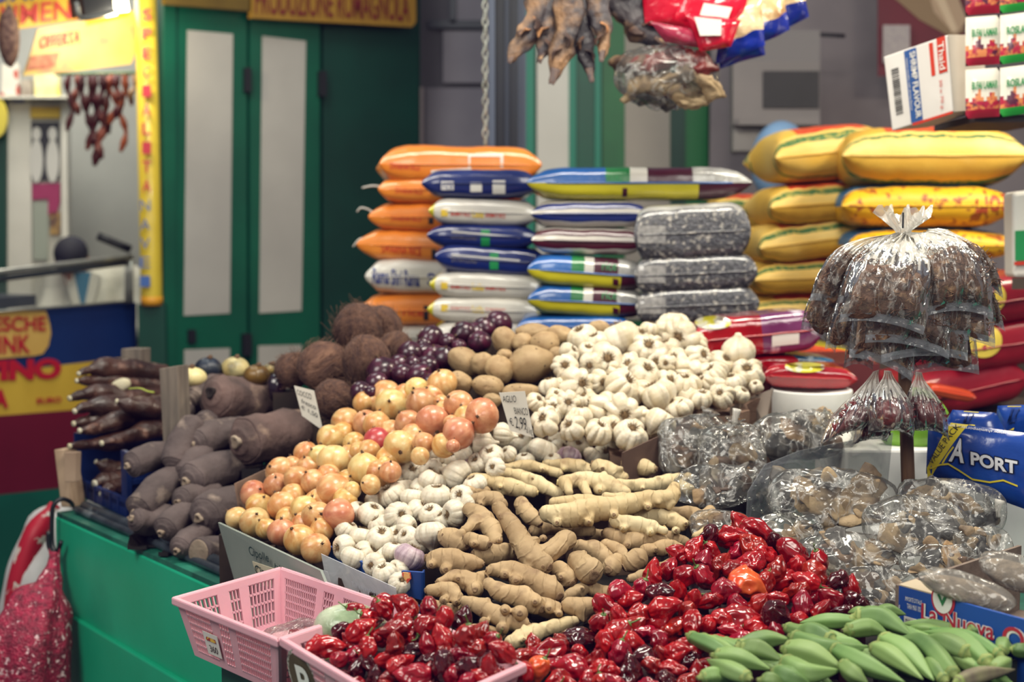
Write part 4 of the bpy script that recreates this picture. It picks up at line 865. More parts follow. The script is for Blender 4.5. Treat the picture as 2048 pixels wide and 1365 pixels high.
def scatter(poly, gap, seed, fixed=()):
    rg = random.Random(seed); pts = [tuple(f) for f in fixed]; x0, x1 = min(p[0] for p in poly), max(p[0] for p in poly); y0, y1 = min(p[1] for p in poly), max(p[1] for p in poly)
    for _ in range(9000):
        p = (rg.uniform(x0, x1), rg.uniform(y0, y1)); g = gap(p) if callable(gap) else gap
        if inside(p, poly) and all((p[0] - q[0]) ** 2 + ((p[1] - q[1]) * 1.15) ** 2 > (g * (1 if len(q) < 3 else 1)) ** 2 for q in pts): pts.append(p)
    return pts
# hand placed leaders of the big heap: px, py, radius px, tone, angle of the long axis in the picture
LEAD = [(1516,1066,30,0,-30,'topmost red pepper, broad and folded, at the peak of the big heap'),(1462,1072,23,2,20,'bright red pepper just left of the topmost one'),(1418,1076,21,1,80,'dark maroon pepper near the peak, left side'),(1505,1096,27,0,-35,'red pepper with a deep fold right under the topmost one'),(1388,1100,22,2,70,'bright lobed pepper on the left shoulder of the heap'),(1500,1128,26,0,15,'shiny round red pepper under the folded one'),(1590,1110,31,0,-35,'large red pepper on the right shoulder of the heap'),(1632,1152,28,0,-60,'curved red pepper with long highlights on the right slope'),(1494,1166,34,3,-15,'the one orange-striped pepper in the middle of the heap'),(1552,1142,23,0,50,'dark red pepper right of the orange one, higher up'),(1612,1164,26,2,-20,'red-orange hollow pepper with a thin green stem on the right slope'),(1675,1162,22,1,30,'curled dark pepper at the far right of the heap'),(1712,1208,24,1,-30,'dark maroon pepper at the lower right corner by the plastic'),(1662,1200,28,0,-50,'glossy red pepper at the right above the okra'),(1605,1210,25,0,80,'deeply grooved red pepper above the okra'),(1552,1235,33,1,-50,'large dark maroon pepper touching the okra'),(1485,1245,40,0,-10,'biggest wrinkled red pepper in the lower middle'),(1330,1215,30,2,20,'bright red pepper curled over a dark one at lower left'),(1240,1180,24,0,0,'red pepper with a round hollow at the left edge near the ginger'),(1450,1180,26,0,10,'red pepper tucked left under the orange one'),(1320,1188,24,1,10,'purplish dark pepper in the left part of the heap'),(1555,1200,20,2,-20,'small bright pepper below right of the orange one'),(1640,1225,22,0,60,'red pepper squeezed above the okra at right'),(1690,1225,20,1,-10,'dark pepper at the very right end above the okra'),(1430,1290,26,2,0,'bright red pepper with twin lobes close to the okra'),(1230,1270,30,2,30,'bright red pepper at the lower left, by the ginger')]
big = [(1500,1045),(1560,1080),(1640,1120),(1700,1165),(1735,1215),(1640,1245),(1580,1255),(1470,1300),(1410,1350),(1380,1400),(1230,1400),(1180,1320),(1190,1250),(1215,1185),(1290,1160),(1370,1090),(1440,1055)]
pts = scatter(big, 30, 5, [(l[0], l[1]) for l in LEAD]); nl = len(LEAD)
its = [[x, y, (LEAD[i][2] if i < nl else R.uniform(22, 27)), D_pe(x, y) + (-.02 if i < nl else R.uniform(-.005, .02))] for i, (x, y) in enumerate(pts)]
relax(its, .62, 20, .05)
nm = row_names([(i[0], i[1]) for i in its[nl:]], 8, 'okra')
def pq(ang, rg): a = math.radians(ang); return aim(V((math.cos(a), rg.uniform(-.5, .5), math.sin(a))), rg.uniform(0, 6))
rg = random.Random(21); bed('pepper_gap_bed', 'added dark bed in the shaded gaps under the big heap of red peppers', [(P(i[0], i[1], i[3]), i[2] * i[3] / F) for i in its], M('gap_red', '#2a0508'), .882)  # shade between the peppers put into the bed's dark red
for i, (x, y, r, d) in enumerate(its):
    if i < nl: t = LEAD[i][3]; l = LEAD[i][5]; an = LEAD[i][4] + (180 if rg.random() < .5 else 0)
    else: t = rg.choice([0, 0, 0, 0, 2, 2, 1]); l = f"{['red', 'dark maroon', 'bright red'][t]} pepper, big heap, {nm[i - nl]}"; an = rg.uniform(0, 360)
    pepper(P(x, y, d), pq(an, rg), r * d / F * (.98 if i >= nl else 1.0), t, l, 'red peppers in the big heap', rg.random() < .2 or i == 10)
# ------------------------------------------------------------------ okra
ok_m = skin('okra_green', '#587a3a', '#7b9758', scale=1.4, stretch=(1, 1, .15), rough=.55, var=.16, hue=.012, bump=.3, bscale=30, c3='#426430', s3=6, lo3=.5, hi3=.75)
ok_c = M('okra_cap', '#8c9a58', '#6f7f42', 5, .7); ok_k = M('okra_cap_tip', '#5d5330', '#3c3522', 9, .9)
okra = [((1707,1243),(1650,1243),(1600,1246),27,'okra pod at the upper left rim of the heap'),((1664,1282),(1620,1264),(1584,1268),36,'okra pod with its pale capped end facing front at the left'),((1712,1236),(1765,1240),(1824,1272),44,'large okra pod curving down at the top of the heap'),((1694,1262),(1738,1256),(1778,1270),32,'okra pod below the large top one'),((1767,1280),(1818,1312),(1868,1362),42,'long okra pod down the centre right'),((1586,1275),(1655,1298),(1752,1296),36,'long thin okra pod across the centre'),((1668,1300),(1734,1332),(1810,1366),38,'okra pod under the centre, running to the lower edge'),((1572,1300),(1625,1312),(1688,1340),46,'broad okra pod with a purple-tinged end in the left centre'),((1570,1325),(1610,1348),(1682,1342),42,'okra pod curved like a smile at the lower left'),((1482,1300),(1520,1304),(1566,1324),42,'okra pod in the left part, second from the left edge'),((1432,1313),(1480,1320),(1542,1340),38,'okra pod at the left, lying under the second one'),((1496,1358),(1455,1340),(1414,1320),34,'okra pod at the far left with its tip pointing up'),((1404,1356),(1430,1352),(1464,1362),32,'small okra pod at the lower left corner'),((1479,1294),(1530,1280),(1586,1282),33,'okra pod arched over the left shoulder'),((1748,1296),(1786,1316),(1846,1360),36,'okra pod beside the long centre right one'),((1662,1286),(1702,1291),(1736,1302),28,'yellow-green okra pod in the middle'),((1908,1352),(1850,1290),(1798,1276),36,'okra pod on the right with its cut end down'),((1938,1310),(1888,1288),(1834,1280),42,'thick okra pod with its pale cap at right'),((1976,1328),(1918,1282),(1844,1264),38,'okra pod curving to the right edge'),((2000,1312),(1934,1278),(1852,1256),31,'long okra pod along the blue box'),((1908,1256),(1850,1250),(1802,1248),22,'thin okra pod at the back under the blue box'),((1884,1264),(1844,1260),(1812,1256),22,'thin okra pod at the back, in front of the other thin one'),((1940,1263),(1962,1259),(1990,1264),28,'short okra pod at the back right'),((1970,1242),(1944,1247),(1914,1252),20,'small okra tip at the back right against the blue box'),((2004,1305),(2006,1290),(2002,1276),28,'little upright okra end at the right'),((2026,1300),(2048,1302),(2075,1296),26,'okra pod leaving the picture at right'),((1985,1340),(2005,1330),(2022,1318),30,'pale okra cap at the lower right'),((1552,1345),(1582,1358),(1620,1368),40,'okra pod at the lower edge left of centre'),((1686,1330),(1708,1350),(1736,1368),32,'okra pod at the lower edge in the centre'),((1734,1224),(1715,1224),(1696,1226),19,'small okra tip at the very top of the heap'),((1914,1366),(1966,1350),(2030,1340),30,'brownish okra pod at the lower right corner'),((1525,1362),(1545,1364),(1570,1372),32,'okra pod cut by the lower edge at left'),((1890,1362),(1864,1334),(1846,1322),32,'okra pod in shade under the right ones'),((1756,1226),(1780,1222),(1812,1230),24,'okra tip peeping behind the large top pod')]
def okra_geo(pts, r, seed):
    c = cat(pts, 26); n = 26; T = [(c[min(i + 1, n - 1)] - c[max(i - 1, 0)]).normalized() for i in range(n)]
    prof = lambda t: (.78 + .5 * t * (1 - t) + .22 * min(1, t * 4)) * (1 - max(0, (t - .45) / .55) ** 1.5 * .93)
    mb = MB(); mb.tube(pts, [1] * 26, 30, 26, fn=lambda t, a: r * prof(t) * (1 + .13 * (abs(math.cos(2.5 * a + seed)) ** 2.2 - .35) + .02 * noise.noise(V((t * 8, a, seed)))))
    return mb, c, T
for q_ in range(26):
    x_ = 1430 + (q_ * 97) % 560; y_ = max(1262 + abs(x_ - 1760) * .10, 1268) + (q_ * 41) % 80; okra.append(((x_ - 50, y_ - 22), (x_, y_), (x_ + 58, y_ + 34), 28, ''))
ol_ = row_names([o_[1] for o_ in okra[34:]], 3, 'lower edge')
okra[34:] = [o_[:4] + (f'half-buried okra pod, {n_}',) for o_, n_ in zip(okra[34:], ol_)]
OB = []
for k, (a, b, c, wpx, l) in enumerate(okra):
    off = -.004 * (b[1] - 1290) / 20 + (.02 if k in (20, 21, 12, 32, 15) else .035 if k >= 34 else 0); dd = [D_ok(*q) + off for q in (a, b, c)]
    dd[2] += .012
    PT = [P(q[0], q[1], z) for q, z in zip((a, b, c), dd)]; r = wpx / 2 * dd[1] / F * 1.02; mb, cc, TT = okra_geo(PT, r, k)
    OB.extend((c_, r * .6) for c_ in cc[2:20:3])
    o = mb.build('okra_pod', ok_m if k != 30 else M('okra_brown', '#7d7a58', '#5f5248', 30, .7)); tag(o, l, 'okra', 'okra pods in the heap')
    cp = MB(); t0 = -TT[0]; q = t0.to_track_quat('Z', 'Y').to_matrix(); cp.lathe([(r * .93, -.007), (r * .90, -.002), (r * .62, .001), (r * .38, .003), (r * .30, .007), (.0004, .0075)], 18, c=cc[0], rot=q, fn=lambda p, a, t: p * (1 + .05 * math.cos(6 * a)))
    ko = cp.build('cap', ok_c, o); k2 = MB(); k2.lathe([(r * .27, .005), (r * .25, .009), (.0003, .0086)], 10, c=cc[0], rot=q); k2.build('cut_stem', ok_k, ko)
bed('okra_gap_bed', 'added dark bed in the shaded gaps under the okra', OB, M('gap_green', '#121a0c'), .882)  # shade between the pods put into the bed's dark green
# ------------------------------------------------------------------ pink crates
pk = M('pink_plastic', '#dba8b2', '#d49fab', 6, .42, .05, 40, sss=.15, spec=.4)
def crate(name, A, B, Dd, hgt, label, grid_left=True, taper=.82, inner=None):
    """A left corner, B far corner, Dd near corner of the rim (world, level); walls with real slots"""
    e = Dd - A; n = B - A; z0 = A.z - hgt; cen = A + e / 2 + n / 2; root = empty(name, V((cen.x, cen.y, z0)), label, 'crate', 'pink crates')
    def bot(p): q = cen + (p - cen) * taper; return V((q.x, q.y, z0))
    C = A + e + n; cor = [A, Dd, C, B]; mb = MB()
    th = .006
    def wall(p, q, cols, rows, nm):
        mbw = MB(); nrm = (q - p).cross(V((0, 0, 1))).normalized(); bp, bq_ = bot(p), bot(q)
        f = lambda u, v: (p.lerp(q, u)).lerp(bp.lerp(bq_, u), v)
        def bar(u0, v0, u1, v1, t=th): mbw.prism([f(u0, v0), f(u1, v0), f(u1, v1), f(u0, v1)], -nrm * t)
        us = [0, .06]; sl = []
        for s, e2, k in cols:
            sl.append((s, e2, k))
        bar(0, 0, 1, .12); bar(0, .88, 1, 1); last = 0
        for s, e2, k in sl:
            bar(last, .12, s, .88); cw = (e2 - s) / k
            for i in range(k - 1): bar(s + cw * (i + .68), .12, s + cw * (i + 1), .88, th * .8)
            bar(s + cw * (k - .32), .12, e2, .88, th * .8)
            for j in range(rows + 1): v = .12 + .76 * j / rows; bar(s, v - .015, e2, v + .015, th * .8)
            last = e2
        bar(last, .12, 1, .88)
        return mbw.build(nm, pk, root, smooth=False)
    c3 = [(.10, .34, 8), (.45, .55, 3), (.64, .90, 9)]
    cfine = [(.08, .34, 14), (.43, .53, 4), (.60, .93, 17)]
    wall(A, Dd, cfine, 6, 'side_wall'); wall(Dd, C, cfine, 6, 'end_wall'); wall(C, B, cfine, 6, 'side_wall'); wall(B, A, [(1 - y, 1 - x, max(3, k - 2)) for x, y, k in reversed(c3)], 4, 'end_wall')
    fl = MB(); fl.prism([bot(p) for p in cor], V((0, 0, .006))); fl.build('floor', pk, root, smooth=False)
    rim = MB(); ext = [cen + (p - cen) * 1.04 for p in cor]; inn = [cen + (p - cen) * .97 for p in cor]
    for i in range(4):
        j = (i + 1) % 4; rim.prism([ext[i] + V((0, 0, -.012)), ext[j] + V((0, 0, -.012)), inn[j] + V((0, 0, -.012)), inn[i] + V((0, 0, -.012))], V((0, 0, .014)))
    rim.build('rim', pk, root, smooth=False, bevel=.003)
    return root, bot, cen
zr = .975
kA, kB, kD = PZ(350, 1197, zr), PZ(562, 1137, zr), PZ(556, 1280, zr)
k1, bot1, cen1 = crate('pink_crate', kA, kB, kD, .098, 'pink slotted plastic crate at the left holding a bag of peppers')
e1 = (kD - kA); n1 = (kB - kA)
sh = e1 * 1.045
A2 = kA + sh + V((0, 0, .004)); B2 = kB + sh + V((0, 0, .004)); C2 = PZ(1045, 1330, zr + .004)
k2, bot2, cen2 = crate('pink_crate', A2, B2, A2 + (C2 - B2), .098, 'pink slotted plastic crate with the round dark P sticker, heaped with red peppers')
stm = MB(); stm.prism([ct(1.78, -.40, 0), ct(3.6, -.40, 0), ct(3.6, -.02, 0), ct(1.78, -.02, 0)], V((0, 0, .875)))
tag(stm.build('display_shelf', M('stand_dark', '#1d5c47'), smooth=False), 'dark green shelf along the counter front carrying the pink crates', 'shelf')
stm = MB(); stm.prism([ct(2.1, -.38, .8752), ct(3.6, -.38, .8752), ct(3.6, -.03, .8752), ct(2.1, -.03, .8752)], V((0, 0, .003))); tag(stm.build('gap_sheet', M('gap_sheet_black', ''), smooth=False), 'added black sheet on the green shelf, darkening gaps under the peppers and okra', 'mat')  # second added sheet that darkens the gaps, on the shelf
stm = MB(); stm.prism([V((cen1.x, cen1.y, .5)) + e1 * a + n1 * b for a, b in ((-.32, -.25), (.30, -.25), (.30, .30), (-.32, .30))], V((0, 0, zr - .0995 - .5))); stm.prism([V((cen1.x, cen1.y, 0)) + e1 * a + n1 * b for a, b in ((-.1, -.1), (.1, -.1), (.1, .1), (-.1, .1))], V((0, 0, .5)))
tag(stm.build('crate_stool', M('stand_dark', '#1d5c47'), smooth=False), 'dark green stool under the left pink crate', 'stool')
# stickers
def on_wall(p, q, botf, u, v): return p.lerp(q, u).lerp(botf(p).lerp(botf(q), u), v)
def sticker_plane(p, q, botf): n = (q - p).cross(V((0, 0, 1))).normalized(); return n if n.y < 0 else -n
sn = sticker_plane(kA, kD, bot1); st = MB(); wq = [on_wall(kA, kD, bot1, u, v) + sn * .003 for u, v in ((.24, .40), (.40, .40), (.40, .80), (.24, .80))]; st.prism(wq, sn * .0008)
so1 = st.build('paper_sticker', M('sticker_white', '#ded9d2'), k1, smooth=False)
sm2 = MB(); ce = on_wall(kA, kD, bot1, .32, .54) + sn * .0045; ux = e1.normalized()
pts_ = lambda rx, rz, c, a0, a1, n=14: [c + ux * (rx * math.cos(a0 + (a1 - a0) * i / n)) + V((0, 0, rz * math.sin(a0 + (a1 - a0) * i / n))) for i in range(n + 1)]
sm2.prism(pts_(.016, .014, ce, 0, PI) , sn * .0006); sm2.build('emblem', M('emblem_mark', '#8f2a24', '#c9a13c', 130, .6, lo=.5, hi=.53), so1, smooth=False)
lettering('360', [on_wall(kA, kD, bot1, u, v) + sn * .004 for u, v in ((.28, .74), (.37, .74), (.37, .62), (.28, .62))], M('print_dark', '#3a2420'), so1, lift=.0005)
p2a, p2d = A2, A2 + (C2 - B2); sn = sticker_plane(p2a, p2d, bot2); ce = on_wall(p2a, p2d, bot2, .13, .52) + sn * .004; dn = (on_wall(p2a, p2d, bot2, .13, 1) - on_wall(p2a, p2d, bot2, .13, 0)); dn.normalize()
def oval(rx, rz, th, off): m = MB(); m.prism([ce + sn * off + ux * (rx * math.cos(2 * PI * i / 40)) - dn * (rz * math.sin(2 * PI * i / 40)) for i in range(40)], sn * th); return m
o1 = oval(.040, .050, .0006, 0).build('round_sticker', M('sticker_silver', '#b9b3a8', '#6d665c', 260, .6, lo=.48, hi=.52), k2, smooth=False)
o2 = oval(.0345, .0445, .0006, .0008).build('sticker_face', M('sticker_olive', '#5a4c33', '#4d402b', 20, .5), o1, smooth=False)
wh = M('sticker_letter', '#ece8e2'); lq = lambda x0, z0, x1, z1: [ce + sn * .002 + ux * x - dn * z for x, z in ((x0, z0), (x1, z0), (x1, z1), (x0, z1))]
lettering('P', lq(-.017, -.028, .019, .026), wh, o1, name='sticker_letter', bold=.03, lift=.0006, shear=.12)
# things in the left crate: bag of peppers
bgc = on_wall(kB, kB + e1, bot1, .55, .80) - n1 * .28
bgc = cen1 + n1 * .16 + e1 * .12; bgc.z = zr - .075
gb_ = empty('bag_of_peppers', V((bgc.x, bgc.y, zr - .09)), 'clear bag of red and green peppers inside the left pink crate', 'bag')
mb = MB(); mb.sphere(bgc, 1, 28, 18, sc=(.085, .075, .036), fn=lambda p: p * (1 + .16 * NZ(p, 28, 3))); mb.build('plastic_film', film('film_clear', .03, '#e2dfdc', .30, 30), gb_)
for k in range(9):
    a = k * 2.4; c = bgc + V((.055 * math.cos(a) * (.4 + .07 * k), .05 * math.sin(a) * (.4 + .07 * k), R.uniform(-.006, .008))); me, st_ = PM[k % 12]
    o = link('pepper', me.copy(), gb_, pe_m[0] if k not in (2, 5) else M('pepper_green', '#4c5a2a', rough=.3)); o.location = c - gb_.location; o.scale = (.016,) * 3; o.rotation_euler = (R.uniform(0, 6), R.uniform(0, 6), 0)
# green-film bag at the back of crate 2 and crumpled white film in front
gl_ = MB(); gc_ = P(700, 1262, 2.2); gl_.sphere(gc_, 1, 28, 18, sc=(.060, .05, .042), fn=lambda p: p * (1 + .10 * NZ(p, 22, 5)))
go_ = gl_.build('herb_bag', M('herb_film', '#8fa07e', '#6d8260', 22, .3, .5, 30, coat=.4, c3='#b9c2a8', s3=9)); tag(go_, 'grey-green plastic bag behind the peppers in the P crate', 'bag')
D_p2 = dplane((660, 1330, 2.06), (760, 1215, 2.17), (1000, 1310, 1.98))
small = [(640,1290),(690,1260),(720,1215),(760,1195),(820,1195),(880,1215),(940,1240),(990,1290),(1030,1310),(980,1345),(930,1400),(720,1400),(640,1310)]
L2 = [(760,1215,26,0,60,'dark red pepper at the top left of the peppers in the P crate'),(770,1220,22,2,-60,'bright red pepper folded over at the top of the P crate'),(812,1212,26,0,-40,'red pepper with a curled green stem at the top of the P crate'),(722,1262,28,2,30,'bright long red pepper at the upper left of the P crate'),(793,1262,28,0,15,'red pepper with pinched waist in the centre of the P crate'),(650,1292,30,2,5,'rounded red pepper at the left corner of the P crate'),(888,1242,24,2,70,'ribbed bright pepper at the upper right of the P crate'),(850,1250,24,0,40,'red pepper with a yellowish stem spot in the P crate'),(884,1278,28,2,-60,'smooth red pepper right of centre in the P crate'),(932,1278,26,0,-85,'tall red pepper at the right side of the P crate'),(884,1335,30,1,80,'dark wrinkled maroon pepper low in the P crate'),(790,1290,26,0,85,'deeply wrinkled pepper below the pinched one'),(1004,1304,26,2,-40,'bright red pepper on the rim at the right end of the P crate'),(978,1330,20,0,80,'small red pepper with a green stem beside the rim'),(935,1335,24,1,20,'dark red pepper low at the right of the P crate'),(800,1330,26,2,25,'long bright pepper at the lower middle of the P crate'),(826,1352,28,0,0,'red pepper at the bottom edge of the P crate'),(855,1290,22,0,100,'red pepper with a long stem in mid P crate'),(735,1300,24,2,80,'red pepper left of the wrinkled one'),(680,1320,20,0,20,'small red pepper under the left corner one')]
pts = scatter(small, 30, 9, [(l[0], l[1]) for l in L2]); nl = len(L2)
its = [[x, y, (L2[i][2] if i < nl else 22), D_p2(x, y) + (-.012 if i < nl else .015)] for i, (x, y) in enumerate(pts)]; relax(its, .62, 20, .05); bed('crate_gap_bed', 'added dark bed in the shaded gaps under the peppers in the P crate', [(P(i[0], i[1], i[3]), i[2] * i[3] / F) for i in its], M('gap_red', '#2a0508'), .889)
nm = row_names([(i[0], i[1]) for i in its[nl:]], 4, 'lower edge')
for i, (x, y, r, d) in enumerate(its):
    t = L2[i][3] if i < nl else rg.choice([0, 0, 2, 1]); l = L2[i][5] if i < nl else f"{['red', 'dark maroon', 'bright red'][t]} pepper, P crate, {nm[i - nl]}"
    pepper(P(x, y, d), pq(L2[i][4] + 180 * (i % 2) if i < nl else rg.uniform(0, 360), rg), r * d / F * .98, t, l, 'red peppers in the P crate', rg.random() < .55)
D_p3 = dplane((1060, 1330, 2.05), (1150, 1275, 2.16), (1200, 1340, 2.06))
third = [(1050,1300),(1110,1270),(1190,1275),(1215,1320),(1230,1400),(900,1400),(960,1362),(1030,1340)]
L3 = [(1095,1305,30,0,15,'long red pepper at the top left of the third box'),(1155,1278,28,1,-5,'dark pepper at the top of the third box under the ginger'),(1075,1338,26,3,70,'orange-red pepper in the third box'),(1145,1335,32,0,-20,'large wrinkled red pepper in the third box'),(1048,1350,22,2,60,'bright pepper at the left of the third box'),(1115,1362,24,2,10,'bright pepper at the bottom edge of the third box'),(975,1358,24,0,-40,'wrinkled red pepper at the lower left end of the third box'),(1010,1352,22,0,30,'dull red pepper by the crate rim'),(1192,1340,22,2,45,'red pepper at the right side of the third box')]
pts = scatter(third, 31, 4, [(l[0], l[1]) for l in L3]); nl = len(L3); nm = row_names(pts[nl:] or [(0, 0)], 2, 'lower edge')
its = [[x, y, (L3[i][2] if i < nl else 21), D_p3(x, y) + (0 if i < nl else .02)] for i, (x, y) in enumerate(pts)]; relax(its, .62, 20, .05); bed('pepper_box', 'dark box under the third group of peppers', [(P(i[0], i[1], i[3]), i[2] * i[3] / F) for i in its], M('gap_red', '#2a0508'), .882)
for i, (x, y, r, d) in enumerate(its):
    t = L3[i][3] if i < nl else 0; l = L3[i][5] if i < nl else f'red pepper, third box, {nm[i - nl]}'
    pepper(P(x, y, d), pq(L3[i][4] if i < nl else rg.uniform(0, 360), rg), r * d / F, t, l, 'red peppers in the third box', rg.random() < .5)
# ================================================================== plastic bags on the right of the stall
fc = film('film_bag', .04, '#e8e4de', .45, 34, stretch=(1, 1, .35)); fh = film('film_milky', .48, '#f6f1e8', .7, 26, gloss=.45, stretch=(1, 1, .22), rough=.22); fse = film('film_seal', .45, '#a3a7ae', .3, 20, gloss=.8, bk=.4); fg = film('film_grey', .30, '#a9acb3', .2, 10, gloss=.5, bk=.3); fs2 = film('film_fish', .05, '#e6e4e0', .62, 20, rough=.12)
shred_m = M('dried_shreds', '#75533f', '#4a3125', 40, .8, .8, 120, c3='#a98665', s3=60, lo3=.55, hi3=.7, bdist=.006)
chil_m = M('dried_chilli', '#7d1c20', '#4d1014', 30, .35, .4, 60, coat=.3)
def fan_bag(name, label, group, A, B, wv, T, bulge, seed, cont, cat_='bag', cstart=.50, kindname='dried_shrimp', straight=True, strands=110, milky=.42):
    """a bag gathered at A, its sealed lower edge centred on B with half-width vector wv; thick in its lower half"""
    rg = random.Random(seed); base = V((B.x, B.y, min(B.z, A.z))); root = empty(name, base, label, cat_, group)
    ctl = (A + B) / 2 + bulge; W = wv.length; wd_ = wv.normalized()
    def path(v): return A * (1 - v) ** 2 + ctl * 2 * v * (1 - v) + B * v * v
    def nrm(v): t = (path(min(1, v + .02)) - path(max(0, v - .02))).normalized(); n = t.cross(wd_); n = n if n.y < 0 else -n; return n.normalized()
    nu, nv = 34, 36
    def wid(v): k = min(1, v / .62); return .006 + (W - .006) * (k * k * (3 - 2 * k)) ** .8 * (1 - .04 * v)
    def thick(u, v):
        b = max(0, (v - .16) / .84); b = math.sin(PI * min(1, b ** 1.5 * 1.0)) ** .75 if v < .965 else 0
        return T * b * max(0, 1 - abs(u) ** 2.6) ** .6
    def pt(u, v, s, k=1.0, w=1.0):
        n = nrm(v); p = path(v) + wd_ * (u * wid(v) * w) + n * (s * thick(u, v) * k)
        fold = .0045 * (1 - v * .75) * math.sin(u * 13 + seed * 2.1 + 2 * math.sin(v * 4 + seed)) + .0035 * math.sin(u * 29 + seed + v * 3) * (1 - v) + .006 * NZ(p, 22, seed) * min(1, v * 2) + .004 * NZ(p, 55, seed)
        return p + n * fold * (1 if k == 1 else .3) + V((0, 0, -.012 * u * u * v))
    mb = MB(); idx = {}
    for s in (1, -1):
        vs = [pt(-1 + 2 * i / nu, j / nv, s) for j in range(nv + 1) for i in range(nu + 1)]; b = nu + 1
        fs = [(j * b + i, j * b + i + 1, (j + 1) * b + i + 1, (j + 1) * b + i) for j in range(nv) for i in range(nu)]
        mb.add(vs, fs, [1 if j / nv < milky + .10 * math.sin(i * 1.7 + seed) else (2 if j > nv - 3 and cont != 'chilli' else 0) for j in range(nv) for i in range(nu)])
    mb.build('plastic_film', [fc, fh, fse], root, origin=base, fix=False)
    cm = MB()
    for s in (1, -1):
        n1_, n2_ = 22, 18; vs = []
        for j in range(n2_ + 1):
            for i in range(n1_ + 1):
                u = -.86 + 1.72 * i / n1_; v = cstart + .04 * math.sin(3 * u + seed) + (.945 - cstart) * j / n2_; ed = 0 if (i in (0, n1_) or j in (0, n2_)) else 1
                p = pt(u, v, s, .78 * ed + .02, .97); p += nrm(v) * s * ed * .004 * NZ(p, 90, seed); vs.append(p)
        b = n1_ + 1; cm.add(vs, [(j * b + i, j * b + i + 1, (j + 1) * b + i + 1, (j + 1) * b + i) for j in range(n2_) for i in range(n1_)])
    for _ in range(strands):
        u = rg.uniform(-.84, .84); v = cstart + rg.uniform(.02, .97) * (.94 - cstart)
        if cont == 'chilli': u *= .78; v = cstart + rg.uniform(.08, .78) * (.94 - cstart)
        p = pt(u, v, 1, .80 if cont != 'chilli' else .62); n = nrm(v); d = V((rg.uniform(-1, 1), rg.uniform(-.3, .3), rg.uniform(-1, 1))).normalized(); l = rg.uniform(.006, .013)
        if cont == 'chilli': l *= 1.25; r = .0034
        else: r = .0011
        cm.tube([p - d * l, p + n * .002 + d.cross(n) * l * .3, p + d * l], [r * .6, r, r * .3], 5 if cont == 'chilli' else 3, 6)
    tag(cm.build(kindname, chil_m if cont == 'chilli' else shred_m, root, origin=base, fix=False), kind='stuff')
    return root
stk = MB(); SD = 2.78
stk.tube([P(1817, 990, SD), P(1812, 830, SD), P(1806, 600, SD), P(1805, 470, SD)], [.0135, .013, .0125, .012], 14, 12)
so_ = stk.build('wooden_stick', M('stick_wood', '#7a5a3e', '#5d4230', 8, .7, .3, 40, stretch=(8, 8, .5), bdist=.003)); tag(so_, 'upright round wooden stick that carries the bundle of clear bags', 'stick')
cw_ = MB(); cw_.lathe([(.012, -.012), (.010, 0), (.018, .014), (.034, .030), (.046, .044)], 60, c=P(1805, 468, SD - .01), fn=lambda p, a, t: V((p.x * (1 + .30 * t * math.sin(5 * a + 1)), p.y * (1 + .3 * t * math.sin(5 * a + 1)), p.z + .010 * t * math.sin(7 * a) + .006 * t * math.sin(13 * a)))); cw_.f = cw_.f[:-2]; cw_.mi = cw_.mi[:-2]; cw_.build('gathered_plastic', fh, so_, fix=False)
bt_ = MB(); bt_.box(P(1806, 441, SD - .05), (.003, .003, .03)); bt_.build('tie_wire', bm_, so_, smooth=False)
AP = P(1805, 470, SD)
def SB(label, bx, by, w0, w1, dz, T, seed, bulge=(0, -.02, .05), ap=(0, 0), cs=.50, milky=.42):
    """w0, w1: picture ends of the sealed edge"""
    d = SD + dz; a, b = P(w0[0], w0[1], d), P(w1[0], w1[1], d)
    fan_bag('dried_shrimp_bag', label, 'bags tied to the stick', AP + V((ap[0], dz * .15, ap[1])), P(bx, by, d), (b - a) / 2, T, V(bulge), seed, 'shred', cstart=cs, milky=milky)
SB('bag on the far left of the stick bundle, bulging out sideways', 1652, 606, (1622, 590), (1690, 622), -.02, .024, 1, (-.05, -.01, .06))
SB('second bag from the left on the top tier of the bundle', 1706, 604, (1672, 600), (1742, 612), -.07, .024, 2, (-.03, -.03, .06))
SB('widest bag in the front centre of the bundle, with a long straight sealed edge', 1762, 645, (1672, 630), (1848, 656), -.15, .032, 3, (-.01, -.06, .05), cs=.52, milky=.46)
SB('plump shiny bag at the upper right of the bundle', 1922, 622, (1856, 606), (1992, 612), -.13, .034, 4, (.04, -.05, .07), cs=.50)
SB('bag at the far right of the top tier, half behind the shiny one', 1968, 580, (1916, 570), (1996, 580), -.03, .028, 5, (.06, -.01, .07), cs=.5)
SB('bag under the plump shiny one with a wide sealed edge', 1915, 678, (1842, 664), (1998, 676), -.10, .028, 6, (.04, -.04, .05), cs=.62, milky=.3)
SB('small bag sticking out at the right below the top tier', 1985, 650, (1950, 640), (2004, 644), -.01, .022, 7, (.06, 0, .05), cs=.6, milky=.3)
SB('left bag of the lower tier with its flat corner sticking out', 1636, 672, (1600, 640), (1672, 690), .0, .022, 8, (-.06, 0, .04), cs=.62, milky=.3)
SB('bag in the lower tier below the second left one', 1688, 698, (1650, 684), (1728, 706), -.04, .024, 9, (-.04, -.02, .03), cs=.62, milky=.3)
SB('long flat bag in the lower tier below the widest one', 1815, 690, (1726, 664), (1900, 698), -.12, .022, 10, (0, -.04, .03), cs=.66, milky=.25)
SB('bag of the lower tier with the curved sealed edge at left', 1762, 728, (1700, 690), (1832, 742), -.07, .024, 11, (-.02, -.03, .02), cs=.68, milky=.25)
SB('lower bag with a straight grey seal in the middle', 1850, 712, (1760, 708), (1940, 704), -.10, .020, 12, (.01, -.03, .02), cs=.70, milky=.2)
